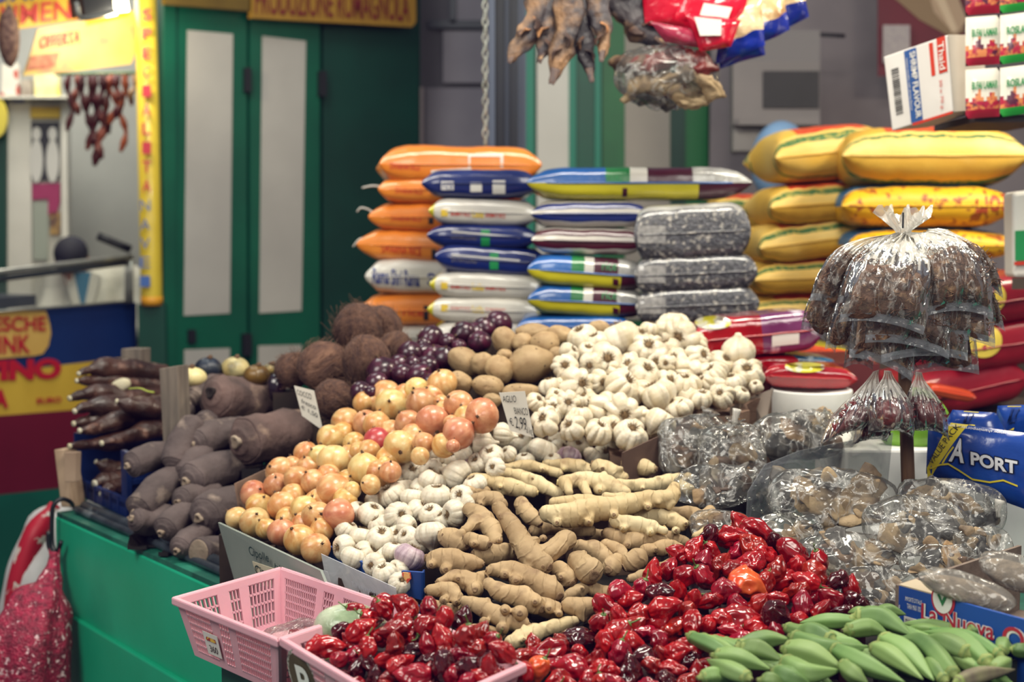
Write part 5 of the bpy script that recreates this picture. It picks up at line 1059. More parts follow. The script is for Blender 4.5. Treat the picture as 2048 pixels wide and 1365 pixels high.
SB('lowest bag at the right of the bundle', 1880, 742, (1800, 744), (1962, 734), -.05, .022, 13, (.02, -.02, .02), cs=.70, milky=.2)
SB('lowest bag at the left of the bundle, hanging beside the chilli bags', 1716, 728, (1690, 732), (1750, 734), .02, .02, 14, (-.03, 0, .02), cs=.7, milky=.25)
def CB(label, ax, ay, bx, by, hw, dz, T, seed, tilt=0.0):
    d = SD + dz; a = P(ax, ay, d); w = hw * d / F
    fan_bag('chilli_bag', label, 'chilli bags under the bundle', a, P(bx, by, d), V((w, 0, tilt * w)), T, V((0, -.01, 0)), seed, 'chilli', cstart=.42, kindname='dried_chillies', strands=80, milky=.34)
CB('left chilli bag, round and leaning outward', 1752, 742, 1680, 866, 46, -.07, .052, 21, .35)
CB('middle chilli bag, the largest, in front of the stick', 1775, 742, 1782, 862, 48, -.12, .054, 22, -.1)
CB('lowest chilli bag, half hidden behind the middle one', 1768, 760, 1738, 880, 36, -.03, .042, 23, .1)
CB('right chilli bag, hanging past the stick', 1836, 745, 1858, 862, 42, -.08, .048, 24, -.15)
# ------------------------------------------------------------------ bags of dried fish lying on the stall
fish_m = [M('fish_brown', '#6a4c35', '#3d2c22', 14, .6, .6, 60, c3='#a3835c', s3=9, lo3=.52, hi3=.68, bdist=.006), M('fish_grey', '#4a4642', '#2c2b2c', 14, .5, .6, 60, c3='#8a7c68', s3=9, lo3=.52, hi3=.68, bdist=.006), M('fish_tan', '#b39b77', '#7d6549', 12, .65, .6, 60, c3='#57473a', s3=8, lo3=.55, hi3=.7, bdist=.006)]
FB = []
def fish_piece(mb, c, rot, l, w, t, seed):
    def f(p):
        k = 1 + .8 * NZ(p, 24, seed) + .55 * NZ(p, 75, seed); return V((p.x * (1 + .35 * NZ(V((p.y, p.z, 0)), 60, seed + 2)), p.y * k, p.z * k + .45 * abs(p.y) * math.sin(seed) + .12 * p.x * math.cos(seed * 2)))
    mb.sphere(c, 1, 26, 18, sc=(l, w, t), rot=rot, fn=f)
def fish_bag(label, cx, cy, hw, hh, d, ang, seed, tones, n=8, lift=0.0, tail=None, thick=.5, fm=None, gname='bags of dried fish', fsz=1.0):
    rg = random.Random(seed); c = P(cx, cy, d); a, b = hw * d / F, hh * d / F; th = min(a, b) * thick
    up = (V((0, -.55, .8))).normalized(); X = V((math.cos(ang), 0, -math.sin(ang))); X = (X - up * X.dot(up)).normalized(); Y = up.cross(X); Q = Matrix((X, Y, up)).transposed()
    # the bag lies tilted towards the buyer: X across the picture, Y up the heap
    Yv = V((0, .55, .83)); Zv = X.cross(Yv).normalized(); Yv = Zv.cross(X); Q = Matrix((X, Yv, Zv)).transposed()
    root = empty('dried_fish_bag', V((c.x, c.y, c.z - b * .8)), label, 'bag', gname); mb = MB()
    def f(p):
        u, v, w_ = p.x / a, p.y / b, p.z / th; k = (abs(u) ** 2.8 + abs(v) ** 2.8) ** (1 / 2.8); k2 = math.sqrt(u * u + v * v); s = (k2 / k) if k > 1e-4 else 1
        q = V((p.x * s, p.y * s, p.z)); cr = 1 - abs(NZ(q, 17, seed)) * 2.2; cr2 = 1 - abs(NZ(q, 40, seed + 3)) * 2.2
        q.z += .012 * (cr - .4) + .005 * cr2; q.x += .012 * NZ(q, 12, seed + 5); q.y += .014 * NZ(q, 12, seed + 8)
        return q
    mb.sphere(c, 1, 44, 30, sc=(a, b, th), rot=Q, fn=f)
    if tail:
        tp = P(tail[0], tail[1], d - .02); dr = (tp - c); mb.tube([c + dr * .70, c + dr * .88, tp], [.03, .010, .018], 16, 12, fn=lambda t, an: 1 + .3 * math.sin(5 * an + t * 3))
    mb.build('plastic_film', fm or fs2, root, fix=False)
    if tail and len(tail) > 2:
        kb = MB(); tp = P(tail[0], tail[1], d - .02); kb.tube([tp - V((0, 0, .012)), tp, tp + V((.004, 0, .02))], [.007, .006, .009], 10, 8); kb.build('twisted_top', fh, root)
    FB.append((c, min(a, b) * .7)); FB.append((c + X * a * .5, min(a, b) * .5)); FB.append((c - X * a * .5, min(a, b) * .5))
    for k in range(int(n * 1.5)):
        u, v = rg.uniform(-.58, .58), rg.uniform(-.58, .55); r3 = Q @ Euler((rg.uniform(-.4, .4), rg.uniform(-.4, .4), rg.uniform(0, PI))).to_matrix(); p = MB(); z = rg.uniform(-.2, .40) * th
        fish_piece(p, c + Q @ V((u * a, v * b, z)), r3, a * rg.uniform(.26, .40) * fsz, a * rg.uniform(.14, .24) * fsz, th * rg.uniform(.16, .30), seed * 10 + k); p.build('fish_piece', fish_m[rg.choice(tones)], root)
fish_bag('bag of brown dried fish leaning on the rear garlic, leftmost of the fish bags', 1388, 898, 78, 72, 2.98, -.2, 31, [0, 0, 1], 9, tail=(1420, 822))
fish_bag('knotted bag of dried fish with a twisted white top, right of the leftmost', 1462, 910, 70, 68, 2.90, .1, 32, [0, 1, 2], 9, tail=(1470, 838, 1))
fish_bag('bag of dried fish at the back, below the white bucket', 1600, 872, 105, 52, 3.0, -.2, 33, [0, 2, 1], 9, tail=(1660, 830))
fish_bag('long bag of brown dried fish between the ginger and the clear sleeve', 1432, 972, 92, 45, 2.80, -.25, 34, [0, 0, 1], 9)
fish_bag('dark bag of dried fish right behind the ginger tips', 1440, 1052, 58, 42, 2.66, -.1, 35, [0, 0], 6)
fish_bag('big crumpled bag of pale dried fish in the middle of the pile', 1668, 1000, 132, 66, 2.64, .05, 36, [2, 2, 1], 12)
fish_bag('bag of dried fish shining at the centre right of the pile', 1838, 1056, 112, 62, 2.50, .2, 37, [2, 1, 1], 10)
fish_bag('bag of thick dried fish cuts at the right, below the blue packets', 1902, 1012, 108, 62, 2.62, .15, 38, [2, 2, 1], 10, tail=(1995, 1022, 1))
fish_bag('lower bag of dried fish behind the red peppers', 1700, 1120, 128, 58, 2.48, .1, 39, [0, 2, 1, 1], 10)
fish_bag('bag of dried fish at the far right, over the box edge', 1962, 1085, 62, 36, 2.45, .1, 40, [1, 2], 6)
fish_bag('bag of dried fish at the bottom of the pile, left of the blue box', 1765, 1185, 92, 44, 2.36, .15, 41, [1, 0, 2], 7)
fish_bag('flat wrapper at the foot of the fish pile above the okra', 1745, 1232, 62, 24, 2.28, .1, 42, [1], 2)
bed('fish_bag_bed', 'added dark bed in the shaded gaps under the bags of dried fish', FB, M('bag_gap', '#34302e', '#242120', 20, .6), .856)
fish_bag('bag of dried fish between the clear sleeve and the red peppers', 1582, 1072, 70, 44, 2.60, -.1, 43, [0, 1, 2], 8)
fish_bag('bag of dried fish at the right, just above the blue box edge', 1880, 1128, 84, 40, 2.42, .2, 44, [1, 2, 0], 8)
fish_bag('small bag of dried fish behind the clear sleeve', 1540, 985, 66, 44, 2.86, -.1, 45, [0, 1], 6)
# big grey clear sleeve standing on edge
gs = MB(); gq = [(1492, 1060), (1496, 985), (1530, 930), (1600, 902), (1690, 884), (1786, 866), (1776, 965), (1730, 1000), (1640, 1070), (1540, 1110)]; n_ = 30
pl_ = planeof(1490, 2.74, 1790, 2.90); gmb = MB(); gmb.prism([on(pl_, x, y) for x, y in gq], pl_[1] * -.002)
tag(gmb.build('clear_sleeve', fg, smooth=False), 'large flat grey clear plastic sleeve standing among the fish bags', 'sleeve')
# ------------------------------------------------------------------ blue printed box at the right with bags in it
ob = empty('fruit_box', PZ(1900, 1240, .93), 'blue printed fruit box at the lower right, lettered La Nuova Ortolana', 'box')
OA = P(1798, 1172, 2.16); oe = V((.546, -.837, 0)); on_ = V((.72, .69, 0)); zb = .93
def ow(u, v, o=0.0): return OA + oe * (u * .36) + V((0, 0, -v * (OA.z - zb))) - V((.88, .47, 0)).normalized() * o
fr_ = MB(); fr_.prism([ow(0, 0), ow(1, 0), ow(1, 1), ow(0, 1)], on_ * .005); fr_.build('front_panel', M('ort_blue', '#1d50a6', '#1a4896', 5, .45), ob, smooth=False)
bk_ = MB(); bk_.prism([OA + V((0, 0, .0)), OA + on_ * .40 + V((0, 0, .0)), V(((OA + on_ * .40).x, (OA + on_ * .40).y, zb)), V((OA.x, OA.y, zb))], V((-.004, .005, 0))); bk_.build('side_panel', M('ort_inside', '#7d6c60', '#6d5e54', 40, .85, .3, 80), ob, smooth=False)
bt2 = MB(); bt2.prism([V((p.x, p.y, zb)) for p in (OA, OA + oe * .4, OA + oe * .4 + on_ * .4, OA + on_ * .4)], (0, 0, .004)); bt2.build('bottom', M('ort_inside', ''), ob, smooth=False)
ed = MB(); ed.prism([ow(0, -.001), ow(.24, -.001), ow(.24, -.001) + on_ * .02, ow(0, 0) + on_ * .05], (0, 0, .002)); ed.build('folded_flap', M('ort_flap', '#b7a78f'), ob, smooth=False)
def oq(u0, v0, u1, v1, o=.001): return [ow(u0, v1, o), ow(u1, v1, o), ow(u1, v0, o), ow(u0, v0, o)]
ow_w = M('ort_white', '#e9e6e2'); ow_r = M('ort_red', '#b3283c')
for s, q_ in (('La Nuova', (.13, .14, .50, .36)), ('Ortolana', (.54, .12, 1.04, .42))):
    lettering(s, oq(*q_), ow_w, ob, bold=.055, lift=.0006); lettering(s, oq(*q_, o=.0018), ow_r, ob, bold=.012, lift=.0006)
lettering("IMPORTÉ D'ITALIE", oq(.04, .10, .13, .17), ow_w, ob, lift=.0006); lettering('TARA MAX 10%', oq(.05, .20, .125, .27), ow_w, ob, lift=.0006)
tg = MB(); tg.prism(oq(.035, .38, .15, .52), on_ * -.0006); tg.build('print_patch', ow_w, ob, smooth=False); lettering('TARA GR. 600', oq(.045, .41, .14, .49, .002), M('ort_ink', '#26406e'), ob, lift=.0006)
lg_ = MB(); cc2 = ow(.24, .02, .001); oe_ = oe.normalized(); lg_.prism([cc2 + oe_ * (.022 * math.cos(2 * PI * i / 30)) + V((0, 0, .026 * math.sin(2 * PI * i / 30))) for i in range(30)], on_ * -.0006); lo2 = lg_.build('emblem', ow_r, ob, smooth=False)
lg_ = MB(); cc2 = ow(.24, .02, .0022); lg_.prism([cc2 + oe_ * (.018 * math.cos(2 * PI * i / 30)) + V((0, 0, .021 * math.sin(2 * PI * i / 30))) for i in range(30)], on_ * -.0006); lg_.build('emblem_face', ow_w, lo2, smooth=False)
lg_ = MB(); cc2 = ow(.24, .02, .0034); lg_.prism([cc2 + oe_ * x + V((0, 0, z)) for x, z in ((-.009, .006), (-.005, .008), (0, -.002), (.006, .010), (.010, .008), (.001, -.010))], on_ * -.0006); lg_.build('emblem_mark', M('ort_green', '#2f7a4a'), lo2, smooth=False)
lettering('A.T.C.X. 118.6', [ow(.012, .95, .001), ow(.012, .25, .001), ow(.003, .25, .001), ow(.003, .95, .001)], ow_w, ob, lift=.0006)
yl = MB(); yl.prism(oq(.86, .02, .99, .16), on_ * -.0006); yl.build('yellow_print', M('ort_yellow', '#d9c53c'), ob, smooth=False)
sand = M('grain', '#8d7a66', '#6f5f50', 60, .8, .5, 160)
for lab, cx, cy, hw, hh, d, an, sd in (('clear bag of brownish grain lying in the blue box, the nearer one', 1930, 1180, 98, 36, 2.08, .24, 51), ('clear bag of brownish grain at the right edge of the blue box', 2034, 1148, 80, 42, 2.12, .3, 52)):
    c = P(cx, cy, d); a, b = hw * d / F, hh * d / F; rt_ = empty('grain_bag', V((c.x, c.y, c.z - b)), lab, 'bag', 'grain bags in the blue box'); X = V((math.cos(an), -.3, -math.sin(an))).normalized(); Yv = V((0, .7, .7)); Zv = X.cross(Yv).normalized(); Yv = Zv.cross(X); Q = Matrix((X, Yv, Zv)).transposed()
    m1 = MB(); m1.sphere(c, 1, 40, 26, sc=(a, b, b * .5), rot=Q, fn=lambda p: p * (1 + .10 * NZ(p, 25, sd)) + V((0, 0, .006 * (1 - 2 * abs(NZ(p, 30, sd)))))); m1.build('plastic_film', film('film_grain', .13, '#ded9d0', .45, 22), rt_, fix=False)
    m1 = MB(); m1.sphere(c - Q @ V((0, b * .1, 0)), 1, 30, 18, sc=(a * .85, b * .72, b * .36), rot=Q, fn=lambda p: p * (1 + .08 * NZ(p, 30, sd))); tag(m1.build('grain', sand, rt_), kind='stuff')
# ------------------------------------------------------------------ blue A PORT packets
apb = M('packet_blue', '#1b47a0', '#123a8c', 6, .25, .35, 22, coat=.5, c3='#2b62bd', s3=4, lo3=.58, hi3=.75, bdist=.008); apy = M('packet_yellow', '#e8d23a', rough=.3, coat=.4); apw = M('packet_white', '#e6e6ea', rough=.3); apk = M('packet_ink', '#0d1730', rough=.3)
def packet(label, poly, pl, seed, th=.02):
    """a filled pouch: grid stretched over a four-sided outline, bulging to the front"""
    q = [on(pl, x, y) for x, y in poly]; mb = MB(); n = 26; base = V((q[0] + q[2]) / 2)
    for s in (1, -1):
        vs = []
        for j in range(n + 1):
            for i in range(n + 1):
                u, v = i / n, j / n; p = q[0] * (1 - u) * (1 - v) + q[1] * u * (1 - v) + q[2] * u * v + q[3] * (1 - u) * v; k = max(0, (1 - (2 * u - 1) ** 4) * (1 - (2 * v - 1) ** 4))
                p = p + pl[1] * s * (th * k + .004 * NZ(p, 25, seed) * k); vs.append(p)
        mb.add(vs, [(j * (n + 1) + i, j * (n + 1) + i + 1, (j + 1) * (n + 1) + i + 1, (j + 1) * (n + 1) + i) for j in range(n) for i in range(n)])
    o = mb.build('stockfish_packet', apb); tag(o, label, 'packet', 'blue packets at right'); return o, q, BVHTree.FromPolygons([v.co + o.location for v in o.data.vertices], [tuple(p.vertices) for p in o.data.polygons])
plA = planeof(1850, 2.80, 2048, 2.70); plB = planeof(1850, 2.90, 2048, 2.82)
def bil(q, u, v): return q[3] * (1 - u) * (1 - v) + q[2] * u * (1 - v) + q[1] * u * v + q[0] * (1 - u) * v     # v up
def pq4(q, u0, v0, u1, v1): return [bil(q, u0, v0), bil(q, u1, v0), bil(q, u1, v1), bil(q, u0, v1)]
pk1, q, bv = packet('front blue A PORT value pack packet leaning at the right edge', [(1857, 840), (2092, 872), (2080, 1030), (1852, 948)], plA, 1)
dv = -plA[1]
def strip(name, pts, m, par, bv_, dv_, lift=.002):
    vs = []; n = len(pts)
    for p in pts:
        h = bv_.ray_cast(p - dv_ * .3, dv_); vs.append((h[0] - dv_ * lift) if h[0] else p)
    k = n // 2; mb = MB(); mb.add(vs, [(i, i + 1, n - 2 - i, n - 1 - i) for i in range(k - 1)]); return mb.build(name, m, par, fix=False)
W_ = lambda x, y: on(plA, x, y)
top = [W_(1902 + (1855 - 1902) * t, 846 + (936 - 846) * t) for t in [i / 10 for i in range(11)]]; bot_ = [W_(1936 + (1856 - 1936) * t, 850 + (978 - 850) * t) if False else W_(1937 + (1855 - 1937) * t, 850 + (965 - 850) * t) for t in [i / 10 for i in range(11)]]
strip('yellow_band', top + bot_[::-1], apy, pk1, bv, dv)
lettering('VALUE PACK', [W_(1868, 930), W_(1925, 852), W_(1914, 846), W_(1857, 920)], apk, pk1, lift=.004, bvh=bv, dirv=dv, sub=1)
lettering('A', [W_(1901, 922), W_(1936, 926), W_(1938, 876), W_(1918, 870)], apk, pk1, bold=.09, lift=.003, bvh=bv, dirv=dv, sub=1); lettering('A', [W_(1903, 920), W_(1934, 924), W_(1936, 878), W_(1918, 872)], apw, pk1, bold=.03, lift=.0045, bvh=bv, dirv=dv, sub=1)
lettering('PORT', [W_(1946, 928), W_(2042, 948), W_(2042, 918), W_(1946, 898)], apk, pk1, bold=.09, lift=.003, bvh=bv, dirv=dv, sub=1); lettering('PORT', [W_(1948, 927), W_(2040, 946), W_(2040, 920), W_(1948, 900)], apw, pk1, bold=.035, lift=.0045, bvh=bv, dirv=dv, sub=1)
lettering('www.shamimporters.com', [W_(2014, 862), W_(1898, 846), W_(1898, 853), W_(2014, 869)], apw, pk1, lift=.003, bvh=bv, dirv=dv)
cv = [(1862, 935), (1885, 926), (1902, 924), (1925, 938), (1950, 955), (1985, 960), (2012, 956), (2040, 968)]
up_ = [W_(x, y) for x, y in cv]; dn_ = [W_(x, y + 3.5) for x, y in cv]; strip('yellow_line', up_ + dn_[::-1], apy, pk1, bv, dv, .003)
cv = [(1888, 924), (1900, 905), (1912, 890)]; up_ = [W_(x, y) for x, y in cv]; dn_ = [W_(x + 3, y + 2) for x, y in cv]; strip('yellow_line', up_ + dn_[::-1], apy, pk1, bv, dv, .003)
pk2, q, bv = packet('blue packet half hidden right behind the front A PORT one', [(1905, 820), (1992, 826), (2030, 900), (1860, 900)], plB, 2); dv2 = -plB[1]; Wb = lambda x, y: on(plB, x, y)
strip('yellow_band', [Wb(1928, 822), Wb(1922, 850), Wb(1952, 852), Wb(1958, 824)], apy, pk2, bv, dv2); lettering('VALUE', [Wb(1926, 848), Wb(1940, 848), Wb(1950, 826), Wb(1934, 824)], apk, pk2, lift=.004, bvh=bv, dirv=dv2)
plC = planeof(1950, 2.98, 2048, 2.92); pk3, q, bv = packet('blue packet at the right edge behind the other two', [(1995, 812), (2110, 808), (2110, 900), (1985, 900)], plC, 3); dv3 = -plC[1]; Wc = lambda x, y: on(plC, x, y)
strip('yellow_band', [Wc(2016, 812), Wc(2008, 858), Wc(2034, 858), Wc(2044, 812)], apy, pk3, bv, dv3); lettering('VALUE', [Wc(2020, 848), Wc(2036, 846), Wc(2044, 816), Wc(2026, 814)], apk, pk3, lift=.004, bvh=bv, dirv=dv3)
# white foam box behind, the white bucket, odd packets
foam = M('foam_white', '#e4e2dd', '#d8d6d2', 10, .7)
fb_ = MB(); fb_.prism([V((P(1690, 960, 2.95).x, 2.95, ZT)), V((P(1905, 960, 2.95).x, 2.95, ZT)), V((P(1905, 960, 2.95).x, 3.25, ZT)), V((P(1690, 960, 2.95).x, 3.25, ZT))], (0, 0, P(1800, 900, 2.95).z - ZT)); tag(fb_.build('foam_box', foam, smooth=False, bevel=.006), 'white foam box standing behind the wooden stick', 'box')
f3 = MB(); f3.prism([V((P(1905, 960, 2.86).x, 2.92, ZT)), V((P(2110, 960, 2.86).x, 2.86, ZT)), V((P(2110, 960, 2.86).x, 3.2, ZT)), V((P(1905, 960, 2.86).x, 3.2, ZT))], (0, 0, .22)); tag(f3.build('foam_tray', foam, smooth=False, bevel=.006), 'white foam tray under the blue packets', 'tray')
bkt = MB(); bc = P(1622, 836, 3.5); bkt.lathe([(.094, ZT - bc.z + .002), (.100, P(1622, 782, 3.5).z - bc.z), (.098, P(1622, 778, 3.5).z - bc.z), (.090, P(1622, 782, 3.5).z - bc.z), (.01, P(1622, 790, 3.5).z - bc.z)], 40, c=bc); tag(bkt.build('white_bucket', foam), 'white round bucket under the red sweet packet', 'bucket')
gpk = MB(); gpk.sphere(P(1830, 850, 3.02), 1, 24, 16, sc=(.075, .04, .075), fn=lambda p: p * (1 + .15 * NZ(p, 14, 2))); tag(gpk.build('green_packet', M('packet_green', '#76a82e', rough=.35, coat=.3)), 'lime green packet behind the stick on the foam box', 'packet')
# ================================================================== sacks and packets of rice behind
def sack(label, cx, cy, d, wpx, hpx, dep, mats, pat=None, yaw=0.0, roll=0.0, group=None, seed=0, name='rice_sack', pinch=.5, ears=.06, n=(44, 26), wr=1.0, cat_='sack'):
    """a filled pillow bag: seam all round at mid height, corners drawn out to ears; pat(u, v, s) -> material slot"""
    w, h = wpx * d / F / 2, hpx * d / F / 2; c = P(cx, cy, d); c = c + V((0, dep / 2, 0)); Q = Euler((0, roll, yaw)).to_matrix(); nu, nv = n; mb = MB(); hd = dep / 2
    pw = 3.0 if name == 'woven_sack' else 7.0; eu = 4.5 if name == 'woven_sack' else 8.0; h = h * 1.04
    def cl(t): return math.copysign(1 - (1 - abs(t)) ** 1.9, t)
    def prof(t, e=None): return max(0, 1 - abs(t) ** (e or pw)) ** pinch
    for s in (1, -1):
        vs = []; mi = []
        for j in range(nv + 1):
            for i in range(nu + 1):
                u, v = cl(-1 + 2 * i / nu), cl(-1 + 2 * j / nv); z = s * h * prof(u, eu) * prof(v); pu = 1 - .05 * (1 - abs(v) ** 2) * (abs(u) ** 6); pv = 1 - .04 * (1 - u * u) * abs(v) ** 6
                ear = ears * (abs(u) * abs(v)) ** 8
                p = V((u * w * pu * (1 + ear), v * hd * pv * (1 + ear), z)); k = prof(u, eu) * prof(v)
                p.z += wr * h * (.06 * NZ(p, 9, seed) + .16 * NZ(V((p.x * 3, p.y, 0)), 10, seed + 2) * (1.15 - k)) * s * min(1, k * 1.5); vs.append(c + Q @ p)
        fs = [(j * (nu + 1) + i, j * (nu + 1) + i + 1, (j + 1) * (nu + 1) + i + 1, (j + 1) * (nu + 1) + i) for j in range(nv) for i in range(nu)]
        mi = [pat(cl(-1 + 2 * (i + .5) / nu), prof(cl(-1 + 2 * (j + .5) / nv)), s) if pat else 0 for j in range(nv) for i in range(nu)]
        if s < 0: fs = [f[::-1] for f in fs]
        mb.add(vs, fs, mi)
    o = mb.build(name, mats, fix=False); tag(o, label, cat_, group)
    sb = MB(); sb.tube([c + Q @ V((w * .97 * (1 - .05 * 0) * x, -hd * (1 - .035 * (1 - x * x)) - .001, wr * h * .02 * NZ(V((x * 9, seed, 0)), 1))) for x in [-.96 + 1.92 * i / 12 for i in range(13)]], .0028, 6, 26); sb.build('seam', mats[0], o)
    bv = BVHTree.FromPolygons([v.co + o.location for v in o.data.vertices], [tuple(p.vertices) for p in o.data.polygons])
    return o, bv, d
def mark(sk_, s, x0, y0, x1, y1, m, dy=0.0, bold=.0, shear=0.0, d=None):
    o, bv, dd = sk_; d = dd - .12; q = [P(x0, y1, d), P(x1, y1 + dy, d), P(x1, y0 + dy, d), P(x0, y0, d)]
    # thrown on along the level line of view so it lies on the bulging side
    lettering(s, q, m, o, bvh=bv, dirv=V((0, 1, 0)), lift=.0025, sub=1, bold=bold, shear=shear)
def patch(sk_, x0, y0, x1, y1, m, dy=0.0, name='printed_panel'):
    o, bv, dd = sk_; d = dd - .12; nx, ny = 8, 4; mb = MB(); vs = []
    for j in range(ny + 1):
        for i in range(nx + 1):
            p = P(x0 + (x1 - x0) * i / nx, y0 + (y1 - y0) * j / ny + dy * i / nx, d); h = bv.ray_cast(p, V((0, 1, 0))); vs.append((h[0] - V((0, .002, 0))) if h[0] else p + V((0, .13, 0)))
    mb.add(vs, [(j * (nx + 1) + i, j * (nx + 1) + i + 1, (j + 1) * (nx + 1) + i + 1, (j + 1) * (nx + 1) + i) for j in range(ny) for i in range(nx)]); return mb.build(name, m, o, fix=False)
pl_k = dict(rough=.28, coat=.45, bdist=.006)
org = M('sack_orange', '#dd7a24', '#e58a35', 4, bump=.3, bscale=18, **pl_k); wht = M('sack_white', '#cfcac0', '#bdb8b2', 5, bump=.3, bscale=18, **pl_k); nav = M('sack_navy', '#16296e', '#122158', 4, bump=.3, bscale=18, **pl_k); gry = M('sack_grey', '#77747b', '#5d5a62', 6, bump=.4, bscale=18, **pl_k)
yel = M('sack_lemon', '#ccc02a', '#b9ad24', 4, bump=.3, bscale=18, **pl_k); sky = M('sack_blue', '#1c5da6', '#174f92', 4, bump=.35, bscale=18, **pl_k); mar = M('sack_maroon', '#4a1226', '#3a0d1e', 4, bump=.3, bscale=18, **pl_k); grn_ = M('sack_green', '#1f7a3c', '#17632f', 4, bump=.3, bscale=18, **pl_k); slv = M('sack_silver', '#b9b7b0', '#8d8b88', 14, bump=.7, bscale=25, rough=.18, coat=.6, spec=.8, bdist=.008)
redp = M('print_red', '#c2361f', rough=.4); bluep = M('print_blue', '#2a3a7d', rough=.4); yelp = M('print_yellow', '#d9b83a', rough=.4); blk = M('print_black', '#241c1c', rough=.5); whp = M('print_paper', '#dcd8d0', rough=.4); grp = M('print_green', '#1f8a4c', rough=.4)
# stands under the sacks
st_ = MB(); zs = P(900, 703, 4.3).z; st_.prism([V((-.46, 3.98, ZT)), V((.72, 3.98, ZT)), V((.72, 4.98, ZT)), V((-.46, 4.98, ZT))], (0, 0, zs - .005 - ZT)); tag(st_.build('sack_stand', M('stand_wood', '#4b3d33', '#382d26', 5, .8), smooth=False), 'dark wooden stand under the orange and blue sacks', 'stand')
OG = 'orange sacks in the left stack'
def op(u, v, s): return 0
S = []
for k, (cx, cy, w, h, lab) in enumerate([(908, 329, 306, 76, 'topmost orange rice sack, bulging, with a white printed frame'), (905, 379, 290, 56, 'orange sack second from the top with a white strap'), (898, 434, 296, 58, 'orange sack third from the top with a curled white strap'), (884, 494, 308, 64, 'orange sack fourth from the top with a white strap hanging down'), (888, 556, 304, 72, 'white sack with dark blue lettering between the orange ones'), (878, 622, 306, 64, 'lowest orange sack above the coconuts'), (884, 676, 296, 46, 'white sack at the bottom of the orange stack')]):
    s_ = sack(lab, cx, cy, 4.5, w, h, .36, [wht if k in (4, 6) else org], yaw=(.12, .05, -.04, -.08, .03, .0, .02)[k], group=None if k in (4, 6) else OG, seed=k, pinch=.34, roll=(.0, .0, .0, .03, .02, .0, 0)[k]); S.append(s_)
    if k == 4: mark(s_, 'Rama', 738, 538, 772, 570, bluep, 2, .02); mark(s_, 'Shri Rama', 776, 540, 834, 574, bluep, 4, .02); mark(s_, 'S', 850, 548, 866, 574, bluep, 2, .02)
    elif k < 6: x0 = (775, 785, 775, 755, 0, 800)[k]; y0 = (322, 372, 430, 490, 0, 622)[k]; mark(s_, 'SWARNA RICE' if k != 5 else 'rice', x0, y0, x0 + (60, 55, 62, 82, 0, 42)[k], y0 + (14, 13, 12, 18, 0, 14)[k], redp, (2, 2, 1, 6, 0, 3)[k], .01)
    if k in (1, 2, 3): 
        q = {1: [(762, 374), (745, 372), (724, 376)], 2: [(750, 430), (738, 420), (722, 416), (714, 424)], 3: [(730, 476), (718, 480), (706, 494)]}[k]; m = MB(); m.tube([P(x, y, 4.62) for x, y in q], [.009, .008, .006], 8, 14, flat=.4); m.build('carry_strap', whp, s_[0])
    if k == 0:
        m = MB(); fr = [(934, 330), (936, 304), (1000, 302), (1006, 330)]
        patch(s_, 934, 304, 938, 331, whp, name='printed_frame'); patch(s_, 934, 304, 1004, 309, whp, name='printed_frame'); patch(s_, 1000, 304, 1006, 331, whp, name='printed_frame'); patch(s_, 858, 338, 940, 344, whp, -6, name='printed_frame')
    if k in (2, 3, 5): patch(s_, (852, 858, 0, 0, 0, 0)[k - 2] if k < 4 else 842, (434, 500)[k - 2] if k < 4 else 616, (862, 868)[k - 2] if k < 4 else 852, (448, 522)[k - 2] if k < 4 else 646, blk, name='printed_mark')
BG = 'rice bags in the middle stack'
def tw(u, k, s): return 1 if (s > 0 and k > .95 and abs(u) < .8) else (2 if abs(u) > .95 else 0)
T7 = [(962, 367, 208, 56, 'navy', 'navy bag on top of the middle stack with a grey crumpled top'), (966, 425, 200, 54, 'white', 'cream bag second from the top of the middle stack, red and yellow print'), (966, 473, 200, 48, 'blue', 'dark blue bag with a green mark, upper of the two'), (980, 521, 208, 58, 'blue', 'dark blue bag with a green mark, lower of the two, tilted'), (972, 573, 206, 54, 'white', 'cream bag under the tilted blue one'), (972, 622, 206, 54, 'white', 'cream bag near the bottom of the middle stack'), (972, 668, 200, 44, 'white', 'cream bag lowest in the middle stack, mostly hidden')]
for k, (cx, cy, w, h, kind, lab) in enumerate(T7):
    ms = {'navy': [nav, gry, nav], 'white': [wht, sky, yel], 'blue': [nav, gry, nav]}[kind]
    s_ = sack(lab, cx, cy, 4.18, w, h, .30, ms, tw, yaw=(-.02, .03, 0, .05, .02, -.02, 0)[k], roll=(.0, .03, .02, .07, .04, .03, 0)[k], group=BG, seed=20 + k, pinch=.32, ears=.12)
    if k == 0: patch(s_, 878, 360, 904, 378, whp); patch(s_, 938, 362, 962, 382, whp); patch(s_, 984, 358, 1010, 386, whp); mark(s_, 'rice', 880, 363, 902, 377, bluep)
    if kind == 'white' and k < 6: y0 = (0, 416, 0, 0, 566, 612)[k]; dx = (0, 0, 0, 0, 0, 0)[k]; mark(s_, 'BASMATI RICE', 898, y0 + 6, 938, y0 + 15, redp, 2, .01); mark(s_, 'Laila', 942, y0 + 4, 966, y0 + 18, yelp, 2, .02); mark(s_, 'BASMATI RICE', 970, y0 + 9, 1010, y0 + 18, redp, 2, .01); patch(s_, 878, y0 + 2, 892, y0 + 16, yelp)
    if kind == 'blue': x0 = 960 if k == 2 else 978; y0 = 460 if k == 2 else 508; patch(s_, x0, y0, x0 + 18, y0 + 34, grp, 0, 'green_mark'); patch(s_, 900, y0 + 2, 1040, y0 + 5, whp, 12, 'white_line'); mark(s_, 'EXTRA LONG', 900, y0 + 6, 950, y0 + 18, gry, 4)
UG = 'bags in the right stack'
